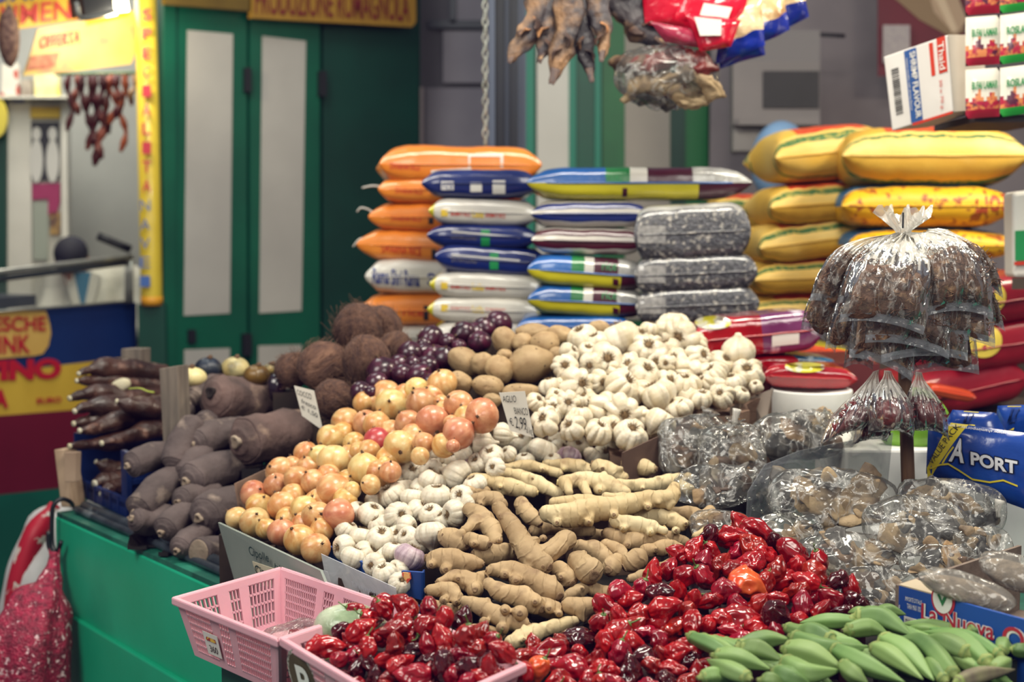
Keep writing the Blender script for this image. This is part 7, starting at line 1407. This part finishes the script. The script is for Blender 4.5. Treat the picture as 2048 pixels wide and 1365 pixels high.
# ================================================================== goods hanging at the top
bar = MB(); bar.tube([P(1000, -60, 3.95), P(1700, -60, 3.95)], .012, 10, 4); tag(bar.build('hanging_rail', blkm), 'black rail above the picture from which dried fish and packets hang', 'rail')
dfm = M('stockfish', '#4d4649', '#2a282e', 9, .55, .9, 40, c3='#9a7656', s3=8, lo3=.50, hi3=.62, bdist=.010)
def dried(pts, rad, flat, seed, lab, d=3.9):
    mb = MB(); mb.tube([P(x, y, d - .01 * i) for i, (x, y) in enumerate(pts)], [r * d / F for r in rad], 18, 34, fn=lambda t, a: 1 + .45 * noise.noise(V((t * 5, 1.4 * math.cos(a), 1.4 * math.sin(a) + seed))) + .30 * noise.noise(V((t * 11, 3 * math.cos(a), 3 * math.sin(a) + seed))), flat=flat)
    o = mb.build('dried_fish', dfm); tag(o, lab, 'dried fish', 'dried fish hanging from the rail')
    e0 = P(*pts[-2], d - .01 * (len(pts) - 2)); e = P(*pts[-1], d - .01 * len(pts)); dr = (e - e0).normalized(); sd = dr.cross(V((0, 1, 0))).normalized()
    for k in range(2):
        tl_ = MB(); r0 = rad[-2] * .34 * d / F; a = (k - .5) * .4; tl_.tube([e0.lerp(e, .55) + sd * r0 * a * .6, e + sd * r0 * a * 1.2, e + dr * r0 * 1.4 + sd * r0 * a * 3.0], [r0 * 1.3, r0 * .9, r0 * .3], 10, 12, flat=.35); tl_.build('tail_end', M('tail', '#6a5042', '#383036', 30, .6, c3='#b8926a', s3=40, lo3=.58, hi3=.7), o)
    for k in range(2):
        fl_ = MB(); m0 = P(*pts[1], d - .03).lerp(P(*pts[2], d - .03), .3 + .5 * k); r0 = rad[1] * .5 * d / F; sg = 1 if (k + seed) % 2 else -1; fl_.tube([m0, m0 + sd * sg * r0 * 1.0 + dr * r0 * .8, m0 + sd * sg * r0 * 1.0 + dr * r0 * 2.2], [r0 * .8, r0 * .9, r0 * .25], 12, 14, flat=.25, fn=lambda t, a: 1 + .25 * math.sin(3 * a + 8 * t)); fl_.build('belly_flap', M('belly', '#5a4034', '#241d20', 14, .6, c3='#b07c50', s3=16, lo3=.55, hi3=.66), o)
dried([(1090, -50), (1075, 20), (1055, 70), (1030, 105), (1020, 122)], [26, 24, 20, 13, 6], .5, 1, 'leftmost dried fish curling out to the left with a pale tip')
dried([(1105, -50), (1100, 40), (1090, 90), (1080, 120)], [24, 26, 16, 5], .5, 2, 'dried fish second from the left with a gaping brown belly')
dried([(1140, -50), (1135, 50), (1120, 110), (1105, 160)], [26, 24, 20, 7], .5, 3, 'dried fish in the middle hanging lowest with a dark tip', 3.86)
dried([(1160, -50), (1165, 60), (1172, 110), (1183, 158)], [22, 24, 16, 6], .45, 4, 'dried fish with a copper-coloured curled tip right of the lowest', 3.9)
dried([(1190, -50), (1200, 30), (1207, 80), (1203, 118)], [24, 22, 14, 6], .5, 5, 'slim grey dried fish at the right of the bunch', 3.88)
dried([(1240, -40), (1260, 20), (1290, 60), (1330, 90)], [30, 34, 28, 10], .6, 6, 'pinkish grey dried fish slanting behind the red packs', 4.0)
# bag with pale contents under the red packs
hb_ = empty('hanging_bag', P(1335, 215, 3.9), 'clear bag of dried fish cuts hanging under the red packs', 'bag'); m = MB(); cb = P(1332, 158, 3.9)
m.sphere(cb, 1, 40, 26, sc=(.145, .08, .085), fn=lambda p: p * (1 + .10 * NZ(p, 14, 4)) + V((0, 0, .012 * (1 - 2 * abs(NZ(p, 18, 2)))))); m.build('plastic_film', fs2, hb_, fix=False)
for k, (x, y, l, t, rot) in enumerate([(1275, 130, .07, 0, .3), (1320, 120, .075, 3, -.2), (1390, 128, .06, 3, .2), (1290, 170, .075, 2, -.5), (1350, 165, .09, 2, -.35), (1400, 170, .07, 2, .4), (1320, 195, .07, 1, .1), (1375, 195, .06, 2, .3)]):
    m = MB(); fish_piece(m, P(x, y, 3.9 - .02 * (k % 3)), Euler((0, rot, 0)).to_matrix(), l, .03, .026, k + 3); m.build('fish_piece', fish_m[t] if t < 3 else M('fish_red', '#7d2a22', '#5b1a18', 12, .4), hb_)
# red packs and blue edged packs
def flatpack(name, poly, d, m, label, group, seed, dt=0.0, th=.02, bands=None, ps=None):
    q = [P(x, y, d + dt * i) for i, (x, y) in enumerate(poly)]; n = 18; mb = MB()
    for s in (-1, 1):
        vs = []
        for j in range(n + 1):
            for i in range(n + 1):
                u, v = i / n, j / n; p = q[0] * (1 - u) * (1 - v) + q[1] * u * (1 - v) + q[2] * u * v + q[3] * (1 - u) * v; k = max(0, (1 - (2 * u - 1) ** 4) * (1 - (2 * v - 1) ** 4)); vs.append(p + V((0, s * th * k, 0)) + V((NZ(p, 22, seed), NZ(p, 22, seed + 4), NZ(p, 22, seed + 8))) * .008 * (.4 + k))
        mb.add(vs, [(j * (n + 1) + i, j * (n + 1) + i + 1, (j + 1) * (n + 1) + i + 1, (j + 1) * (n + 1) + i) for j in range(n) for i in range(n)], [bands(i / n, j / n) if bands else 0 for j in range(n) for i in range(n)])
    o = mb.build(name, m, fix=False); tag(o, label, 'packet', group)
    if ps:
        for (u0, v0, u1, v1, mm) in ps:
            f = lambda u, v: q[0] * (1 - u) * (1 - v) + q[1] * u * (1 - v) + q[2] * u * v + q[3] * (1 - u) * v + V((0, -th - .008, 0)); pm_ = MB(); pm_.prism([f(u0, v0), f(u1, v0), f(u1, v1), f(u0, v1)], (0, .001, 0)); pm_.build('white_label', mm, o, smooth=False)
    return o
rp = M('pack_red', '#d0122f', '#b50d28', 8, .2, .5, 22, coat=.6, bdist=.01); cp_ = M('pack_cream', '#c9a06a', '#e2c9a0', 12, .16, .8, 26, coat=.7, c3='#8d5f3a', s3=10, bdist=.012); bp_ = M('pack_blue', '#142a94', '#0f1f74', 8, .25, .5, 30, coat=.5, bdist=.008)
flatpack('red_pack', [(1285, -40), (1420, -60), (1400, 70), (1290, 48)], 3.95, [rp], 'red foil pack at the left of the hanging packs', 'red hanging packs', 1)
flatpack('red_pack', [(1370, -30), (1500, -10), (1470, 62), (1350, 40)], 3.86, [rp], 'red pack with a pale label uppermost among the hanging packs', 'red hanging packs', 2, ps=[(.35, .45, .8, .8, whp)])
flatpack('red_pack', [(1372, 26), (1482, 40), (1462, 94), (1400, 104)], 3.82, [rp], 'red pack with a white framed label in the middle of the hanging packs', 'red hanging packs', 3, ps=[(.10, .12, .62, .62, whp)])
flatpack('red_pack', [(1300, 44), (1400, 60), (1412, 100), (1330, 84)], 3.84, [M('pack_wine', '#8d1a38', '#a8344d', 9, .25, .4, 20, coat=.5)], 'dull wine-red pack lowest of the red ones', 'red hanging packs', 4)
bf = lambda u, v: 1 if v > .62 else 0
flatpack('blue_edged_pack', [(1490, -50), (1600, -60), (1618, 34), (1545, 70)], 3.94, [cp_, bp_], 'clear pack with a dark blue edge at the right end of the hanging packs', 'blue edged hanging packs', 5, bands=bf)
flatpack('blue_edged_pack', [(1480, -20), (1560, -50), (1580, 60), (1480, 105)], 3.90, [cp_, bp_], 'second clear pack with a dark blue edge, left of the end one', 'blue edged hanging packs', 6, bands=bf)
flatpack('blue_edged_pack', [(1450, 20), (1525, -10), (1530, 92), (1430, 128)], 3.88, [cp_, bp_], 'third clear pack with a dark blue edge, nearest the red packs', 'blue edged hanging packs', 7, bands=bf)
flatpack('blue_edged_pack', [(1430, 70), (1520, 50), (1530, 110), (1440, 138)], 3.92, [bp_], 'blue pack ends bunched at the bottom of the hanging packs', 'blue edged hanging packs', 8)
# ================================================================== delicatessen stall at the left
plL = planeof(0, 6.0, 270, 6.68)
def gl(x): return 454 + 1.6 * F / on(plL, x, 454).y
dl = empty('deli_counter', V((on(plL, 130, 454).x, on(plL, 130, 454).y, 0)), 'deli stall counter front banded blue, yellow, dark red and green', 'counter')
lb = lambda y0, s: [(-60, y0 - 60 * -s * 1 if False else y0 + 60 * -s), (272, y0 + 272 * s)]
def band(name, y0, s0, y1, s1, m, off=0.0): return panel(plL, [(-60, y0 - 60 * s0), (273, y0 + 273 * s0), (273, y1 + 273 * s1), (-60, y1 - 60 * s1)], name, m, dl, .05, off)
def gband(name, y0, s0, m): return panel(plL, [(-60, y0 - 60 * s0), (273, y0 + 273 * s0), (273, gl(273) - 8), (-60, gl(-60) - 8)], name, m, dl, .05, 0)
bb_ = band('blue_band', 622, -.062, 745, -.118, M('deli_blue', '#0a2a63', '#08245a', 3, .5)); yb_ = band('yellow_band', 745, -.118, 832, -.08, M('deli_yellow', '#cda83a', '#c19c30', 4, .5)); band('red_band', 832, -.08, 990, -.11, M('deli_red', '#6b0c27', '#620a22', 3, .5)); gband('green_band', 990, -.11, M('deli_green', '#05604f', '#045244', 3, .5))
yc = M('deli_ochre', '#d3aa5c', '#c59c4e', 4, .5); dr_ = M('deli_letter', '#b3142c', rough=.5)
el = [(-60, 625), (92, 622), (100, 650), (102, 668), (97, 692), (86, 708), (70, 712), (-60, 722)]; yo = panel(plL, el, 'ochre_disc', yc, bb_, .006, .008)
lettering('FRESCHE', pxquad(plL, -55, 635, 91, 664, .012, -2), dr_, yo, bold=.02, lift=.003); lettering('DRINK', pxquad(plL, -58, 674, 60, 710, .012, -4), dr_, yo, bold=.02, lift=.003)
lettering('VINO', pxquad(plL, -50, 722, 122, 764, .006, -6), dr_, yb_, bold=.06, lift=.003); lettering('LA', pxquad(plL, -30, 780, 16, 818, .006, -2), dr_, yb_, bold=.05, lift=.003); lettering('EURO', pxquad(plL, 73, 797, 122, 808, .006, -3), dr_, yb_, bold=.03, lift=.003)
stl = M('steel_rail', '#9a9b97', '#7d7e7c', 6, .3, metal=.6)
rl_ = empty('counter_guard', on(plL, 130, 606, .0), 'steel tube guard with a glass pane on top of the deli counter', 'guard')
m = MB(); m.tube([on(plL, -60, 552, .05), on(plL, 262, 514, .05)], .014, 12, 6); m.build('top_tube', stl, rl_); m = MB(); m.tube([on(plL, -60, 566, .05), on(plL, 254, 526, .05)], .012, 10, 6); m.build('lower_tube', M('steel_dark', '#3d4247', rough=.3, metal=.5), rl_); m = MB(); m.tube([on(plL, 262, 516, .05), on(plL, 262, 606, .05)], .012, 10, 4); m.tube([on(plL, 253, 520, .05), on(plL, 253, 607, .05)], .008, 10, 4); m.build('upright', stl, rl_); m = MB(); m.tube([on(plL, -60, 628, .04), on(plL, 262, 603, .04)], .006, 8, 4); m.build('foot_rail', stl, rl_)
gls = film('glass_pane', .03, '#cfd6d6', .02, 4, rough=.05, gloss=.25, bk=.02); panel(plL, [(-60, 566), (254, 528), (254, 604), (-60, 626)], 'glass_pane', gls, rl_, .003, .04)
scm = panel(plL, [(-60, 600), (72, 590), (72, 612), (-60, 624)], 'weighing_scale', M('scale_dark', '#20263a', rough=.4), None, .25, -.25); tag(scm, 'dark weighing scale behind the guard of the deli counter', 'scale'); scm.location.z += .0
# interior
plI = planeof(0, 7.9, 290, 8.1)
mi_ = panel(plI, rect(-120, -180, 320, 900), 'wall_deli', M('deli_wall', '#a9a9a4', '#9c9c98', 2, .8), None, .05, 0); structure(mi_)
plF = planeof(0, 7.45, 290, 7.55)
cab = empty('display_cabinet', on(plF, 75, 900) * V((1, 1, 0)), 'white upright cabinet with photo poster inside the deli stall', 'cabinet'); cwm = M('cabinet_white', '#dbd7cd', '#cfcbc1', 3, .5)
cabz = 454 + 1.6 * F / 7.45
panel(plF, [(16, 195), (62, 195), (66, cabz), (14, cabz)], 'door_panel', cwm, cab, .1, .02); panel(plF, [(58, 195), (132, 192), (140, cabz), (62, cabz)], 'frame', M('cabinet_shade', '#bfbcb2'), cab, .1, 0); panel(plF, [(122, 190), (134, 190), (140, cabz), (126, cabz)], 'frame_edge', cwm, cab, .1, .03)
panel(plF, rect(60, 214, 120, 236), 'yellow_header', M('header_yellow', '#d8b43c'), cab, .01, .02); ph = panel(plF, rect(62, 244, 118, 360), 'photo_print', M('photo_dark', '#23222a'), cab, .01, .02)
for (cx, ) in ((73,), (105,)):
    m = MB(); pts = lambda rx, ry, cx, cy: [on(plF, cx + rx * math.cos(2 * PI * i / 20), cy + ry * math.sin(2 * PI * i / 20), .026) for i in range(20)]; m.prism(pts(9, 14, cx, 268), plF[1] * -.003); m.prism(pts(13, 44, cx, 322), plF[1] * -.003); m.build('pale_figure', M('photo_pale', '#c9c6c0'), ph, smooth=False)
panel(plF, [(64, 368), (120, 366), (120, 404), (112, 432), (96, 430), (96, 398), (64, 400)], 'pink_print', M('print_pink', '#9c2f5d'), cab, .01, .02); panel(plF, rect(100, 425, 120, 470), 'ochre_print', M('print_ochre', '#b08d4e', '#5a3d3a', 30), cab, .01, .02); panel(plF, rect(66, 405, 96, 520), 'grey_print', M('print_grey', '#9aa094'), cab, .01, .02); panel(plF, rect(24, 198, 48, 206), 'blue_label', M('label_blue', '#6d74a8'), cab, .005, .03)
lft = panel(plF, rect(-60, 195, 12, 800), 'green_door', kgd, None, .05, .05); tag(lft, 'dark green door edge at the far left of the deli stall', 'door')
ydk = MB(); ydk.prism([on(plF, -10 + 24 * math.cos(2 * PI * i / 24), 236 + 40 * math.sin(2 * PI * i / 24), .14) for i in range(24)], plF[1] * -.03); tag(ydk.build('round_sign', M('round_yellow', '#d9c64a'), smooth=False), 'round yellow sign at the far left edge', 'sign')
# signs over the stall and lamp
plG = planeof(0, 6.25, 290, 6.75)
s1_ = panel(plG, [(-80, -60), (152, -60), (160, 40), (44, 57), (-80, 74)], 'stall_sign', M('stall_yellow', '#dcae35', '#d3a22c', 4, .5), None, .03, .05); tag(s1_, 'yellow stall sign with blue and red capitals at the top left', 'sign')
lettering('SALUMI', pxquad(plG, -100, -34, 66, 12, .055, -12), M('stall_blue', '#2b3f86'), s1_, bold=.01, lift=.003); lettering('SALUMENI', pxquad(plG, -90, 20, 154, 60, .055, -22), M('stall_red', '#c5332c'), s1_, bold=.01, lift=.003)
s2_ = panel(plG, [(76, 58), (170, 42), (280, 18), (283, 80), (262, 128), (150, 142), (46, 152), (62, 106)], 'offer_sign', M('offer_yellow', '#dcb860', '#e0c27c', 4, .5, c3='#c98a6a', s3=5, lo3=.55, hi3=.7), None, .01, .12); tag(s2_, 'yellow OFFERTA sign sheet lit white by the lamp at its right end', 'sign')
lettering('OFFERTA', pxquad(plG, 80, 72, 160, 98, .124, -12), M('offer_red', '#a8452e'), s2_, bold=.03, lift=.003, shear=.2); panel(plG, [(62, 112), (120, 104), (112, 132), (52, 142)], 'printed_area', M('offer_print', '#b0604a', '#c98a68', 30, .6), s2_, .002, .124); panel(plG, [(175, 40), (262, 22), (256, 32), (172, 52)], 'golden_edge', M('offer_gold', '#e0a91c'), s2_, .002, .124)
lmp = empty('spot_lamp', on(plG, 195, 10, .35), 'black square spotlight in a grey bracket above the OFFERTA sign', 'lamp'); panel(plG, [(162, -30), (226, -40), (228, 22), (170, 32)], 'lamp_body', blkm, lmp, .12, .40)
m = MB(); m.tube([on(plG, 152, 4, .43), on(plG, 164, 36, .43), on(plG, 232, 24, .43)], .012, 8, 12); m.build('bracket', stl, lmp); panel(plG, [(232, 0), (254, -4), (258, 22), (234, 24)], 'lamp_face', M('lamp_glow', '#fff3c8', emit=('#fff0c4', 9)), lmp, .02, .36)
pp = on(plG, 238, 40, .42); pl0 = bpy.data.lights.new('stall_spot', 'POINT'); pl0.energy = 11; pl0.color = (1, .92, .7); pl0.shadow_soft_size = .05; po = bpy.data.objects.new('stall_spot', pl0); COL.objects.link(po); po.location = pp
# yellow corner post with vertical lettering
yp_ = empty('letter_post', on(planeof(0, 6.4, 300, 6.55), 297, 1000) * V((1, 1, 0)), 'bright yellow corner column with red and blue letters set one below another', 'column'); plY = planeof(250, 6.50, 330, 6.56)
m = MB(); a_, b_ = on(plY, 276, 454), on(plY, 320, 454); rr_ = (b_ - a_).length / 2; cc_ = (a_ + b_) / 2 + V((0, rr_ * .5, 0)); zt0, zb0 = P(297, -160, 6.52).z, P(297, 607, 6.52).z
m.lathe([(rr_ * .98, zb0), (rr_, zb0 + .02), (rr_, zt0)], 28, c=V((cc_.x, cc_.y, 0))); m.build('yellow_sleeve', M('column_yellow', '#e0c23e', '#d5b632', 4, .4, coat=.2), yp_)
vbox(272, 327, 6.55, .06, 0, zb0 - .005, 'green_base', kgd, yp_); m = MB(); m.lathe([(rr_ * 1.01, zb0 - .01), (rr_ * 1.02, zb0 + .03)], 28, c=V((cc_.x, cc_.y, 0))); m.build('ochre_foot', M('column_ochre', '#e09a22'), yp_)
for k, ch_ in enumerate('SPECIALITA'): y = 18 + k * 38; lettering(ch_, pxquad(plY, 284, y, 302, y + 24, .045), M('column_red', '#c02a3a'), yp_, bold=.02, lift=.006)
for k, ch_ in enumerate('NAVE1'): y = 400 + k * 38; lettering(ch_, pxquad(plY, 280, y, 300, y + 22, .045), M('column_blue', '#3c62a8'), yp_, bold=.0, lift=.006)
# sausages, salami and goods over the counter
plH = planeof(120, 7.0, 290, 7.1); sam = M('sausage', '#5a1f22', '#3f1418', 12, .4, .4, 40, var=.3, c3='#8d4a3a', s3=5); sam2 = M('sausage_orange', '#a9532e', '#8d3f24', 12, .4, .3, 40, var=.2)
hr = MB(); hr.tube([on(plH, 110, 148), on(plH, 290, 146)], .008, 8, 4); tag(hr.build('sausage_rail', M('rail_green', '#4d7d4a', '#8d9a70', 30, .6)), 'rail under the OFFERTA sign carrying the sausages', 'rail')
sl_ = ['leftmost dark sausage on the deli rail', 'second sausage from the left on the rail', 'third sausage from the left, short', 'long sausage string, fourth from the left', 'longest sausage string, in the middle', 'long sausage string right of the longest', 'dark sausage behind the orange loop', 'orange looped sausage on the deli rail', 'dangling orange sausage, third from the right', 'pale orange sausage, second from the right', 'rightmost pale sausage by the column', 'short dark sausage near the right end']
for k, (x, y1, r, m_, cv_) in enumerate([(140, 262, 7, sam, -6), (153, 230, 8, sam, 4), (166, 222, 8, sam, -4), (178, 300, 8, sam, 5), (190, 332, 9, sam, -3), (202, 318, 9, sam, 5), (214, 268, 8, sam, 3), (226, 250, 8, sam2, -10), (246, 304, 7, sam2, 6), (256, 212, 6, sam2, -8), (266, 200, 6, M('sausage_pale', '#c9a07a', '#b0835c', 12, .5), 5), (236, 236, 9, sam, -5)]):
    m = MB(); n = 1 + int((y1 - 150) / 40); pts = [on(plH, x + cv_ * math.sin(i * 1.3) - (0 if i else 0), 150 + (y1 - 150) * i / (n * 2), .03 * (k % 3)) for i in range(n * 2 + 1)]; m.tube(pts, [r * 7 / F * (.5 if i % 2 == 0 else 1) for i in range(n * 2 + 1)], 10, n * 8 + 2); o = m.build('hanging_sausage', m_); tag(o, sl_[k], 'sausage', 'sausages on the rail')
m = MB(); c = on(plG, 18, 74, .25); m.sphere(c, 1, 24, 18, sc=(.042, .05, .125), fn=lambda p: p * (1 + .10 * NZ(p, 40, 2))); tag(m.build('hanging_salami', M('salami', '#8d6a5a', '#4f2f2a', 50, .7, .5, 60)), 'speckled brown salami hanging at the far left', 'salami')
m = MB(); m.tube([c + V((0, 0, .12)), c + V((0, 0, .30))], .004, 6, 4); tag(m.build('salami_string', dryp), 'string holding the far left salami', 'string')
plQ = planeof(0, 7.0, 290, 7.1)
for lab, pts, m_, nm_ in (('white packet with red and green print at the top left', [(4, 128), (34, 126), (38, 190), (2, 192)], M('pk_a', '#d6d0c4', '#b8402f', 9, .5, lo=.58, hi=.6, c3='#5f9a4c', s3=7, lo3=.64, hi3=.66), 'packet'), ('yellow and white carton on top of the cabinet', [(68, 148), (118, 144), (118, 192), (70, 194)], M('pk_b', '#e0cf5a', '#efe8c8', 7, .5), 'carton'), ('pale jars beside the yellow carton', [(42, 160), (62, 158), (64, 192), (42, 193)], M('pk_c', '#b7ab9c', '#7d7268', 12, .5), 'jar')): o = panel(plF, pts, nm_, m_, None, .06, .08); tag(o, lab, nm_)
hd = MB(); hd.tube([on(plI, 195, 472, .35), on(plI, 262, 500, .35)], .022, 8, 4); tag(hd.build('slanting_bar', blkm), 'black slanting bar behind the person at the deli stall', 'bar')  # slanting black bar; nothing is built to hold it
shf = panel(plF, rect(-60, 192, 140, 197), 'cabinet_shelf', cwm, None, .2, .12); tag(shf, 'white shelf board on top of the deli cabinet', 'shelf')
# ------------------------------------------------------------------ person behind the deli counter
pd = 7.08; pc = lambda x, y, o=0.0: P(x, y, pd + o); sk_m = M('skin', '#a5604c', '#93523f', 8, .55, sss=.1); coat = M('white_coat', '#dcd8cc', '#cfcbc0', 4, .8, .2, 12); cap_m = M('cap_navy', '#1c1b2a', '#15141f', 12, .8); shirt = M('shirt_blue', '#2c6f92', rough=.8)
hips = V((pc(165, 600).x, pd + .05, .95)); per = empty('person', V((hips.x, hips.y, 0)), 'person in a white coat and dark cap looking down behind the deli counter', 'person')
hc = pc(143, 520); px_ = lambda n: n * pd / F
bm2 = MB(); up0 = V((0, 0, 1))
def limb(pts, rad, n=14):
    c = cat(pts, n); r = lerps(rad, n)
    for p, k in zip(c, r): bm2.sphere(p, k, 14, 10)
neck = hc + V((.03, .08, -.09)); chest = neck + V((.05, .05, -.11)); 
limb([hips, hips.lerp(chest, .5) + V((0, .02, 0)), chest, neck + V((.02, .02, -.06))], [.15, .145, .15, .08]); limb([neck + V((.02, .02, -.05)), neck, hc + V((0, .03, -.06))], [.06, .055, .055], 8)
bm2.sphere(hc, 1, 22, 16, sc=(.075, .092, .105), rot=Euler((.45, 0, .12)).to_matrix())
for sx in (-1, 1):
    s0 = chest + V((sx * .16, .0, .09)); e0 = chest + V((sx * .23, -.10, -.17)); w0 = hips + V((sx * .13, -.36, .14)); limb([chest + V((sx * .10, 0, .07)), s0, (s0 + e0) / 2, e0], [.075, .07, .058, .05]); limb([e0, (e0 + w0) / 2, w0], [.05, .043, .032]); 
    for k in range(5):
        a = w0 + V((sx * (-.03 + .016 * k) if k else sx * -.045, -.05 if k else -.03, -.01)); limb([w0, a, a + V((0, -.035, -.012)), a + V((0, -.055, -.035))], [.024, .011, .009, .007], 9)
    h0 = hips + V((sx * .09, 0, -.03)); k0 = V((hips.x + sx * .10, hips.y - .03, .50)); f0 = V((hips.x + sx * .10, hips.y + .02, .07)); limb([h0, k0, f0], [.10, .065, .045], 22); limb([f0, f0 + V((0, -.16, -.03))], [.045, .034], 8)
# nose, brow, chin, ears
fd = Euler((.45, 0, .12)).to_matrix(); F3 = lambda x, y, z: hc + fd @ V((x, y, z)); bm2.sphere(F3(0, -.098, -.012), .016, 10, 8, sc=(.8, 1.2, 1.3)); bm2.sphere(F3(0, -.07, -.085), .035, 12, 8); bm2.sphere(F3(0, -.085, -.055), .018, 10, 8, sc=(1.6, .8, .5))
for sx in (-1, 1): bm2.sphere(F3(sx * .076, .01, -.008), .026, 10, 8, sc=(.4, .8, 1.2)); bm2.sphere(F3(sx * .03, -.080, .030), .018, 10, 8, sc=(1.3, .7, .5))
me = remesh(bm2.mesh(), .009, 6, .5); me.transform(Matrix.Translation(-V((hips.x, hips.y, 0)))); link('body', me, per, sk_m)
for sx in (-1, 1): e = MB(); e.sphere(F3(sx * .03, -.086, .012), .011, 10, 8); e.build('eye', M('eye_white', '#ddd8d0'), per); 
cm2 = MB(); cm2.sphere(F3(0, .005, .035), 1, 26, 14, sc=(.084, .100, .082), rot=fd, fn=lambda p: V((p.x, p.y, max(p.z, -.022)))); cm2.sphere(F3(0, -.10, .03), 1, 16, 8, sc=(.06, .06, .010), rot=fd @ Euler((.25, 0, 0)).to_matrix()); cm2.build('cap', cap_m, per)
bm2 = MB(); limb([hips + V((0, 0, -.12)), hips.lerp(chest, .5) + V((0, .02, 0)), chest, neck + V((.02, .03, -.09))], [.185, .175, .178, .085])
for sx in (-1, 1):
    s0 = chest + V((sx * .165, .0, .085)); e0 = chest + V((sx * .23, -.10, -.17)); w0 = hips + V((sx * .14, -.31, .13)); limb([chest + V((sx * .09, 0, .07)), s0, (s0 + e0) / 2, e0], [.10, .092, .08, .068]); limb([e0, (e0 + w0) / 2, w0], [.068, .06, .052])
me = remesh(bm2.mesh(), .011, 5, .5); displace(me, lambda c: .006 * NZ(c, 9, 3)); me.transform(Matrix.Translation(-V((hips.x, hips.y, 0)))); link('coat', me, per, coat)
sm3 = MB(); cf = chest + V((-.01, -.185, .0)); sm3.prism([cf + V((-.045, 0, .14)), cf + V((.05, .0, .14)), cf + V((.0, -.01, -.06))], (0, .03, 0)); sm3.build('shirt', shirt, per, smooth=False)
for sx in (-1, 1): c2_ = MB(); c2_.prism([cf + V((sx * .09, -.002, .12)), cf + V((sx * .045, -.006, .145)), cf + V((0, -.014, -.07)), cf + V((sx * .04, -.012, -.05))], (0, .02, 0)); c2_.build('collar', coat, per, smooth=False)
# floor behind the counter corner, wall at the far left already stands
build_beds()
proto_done()
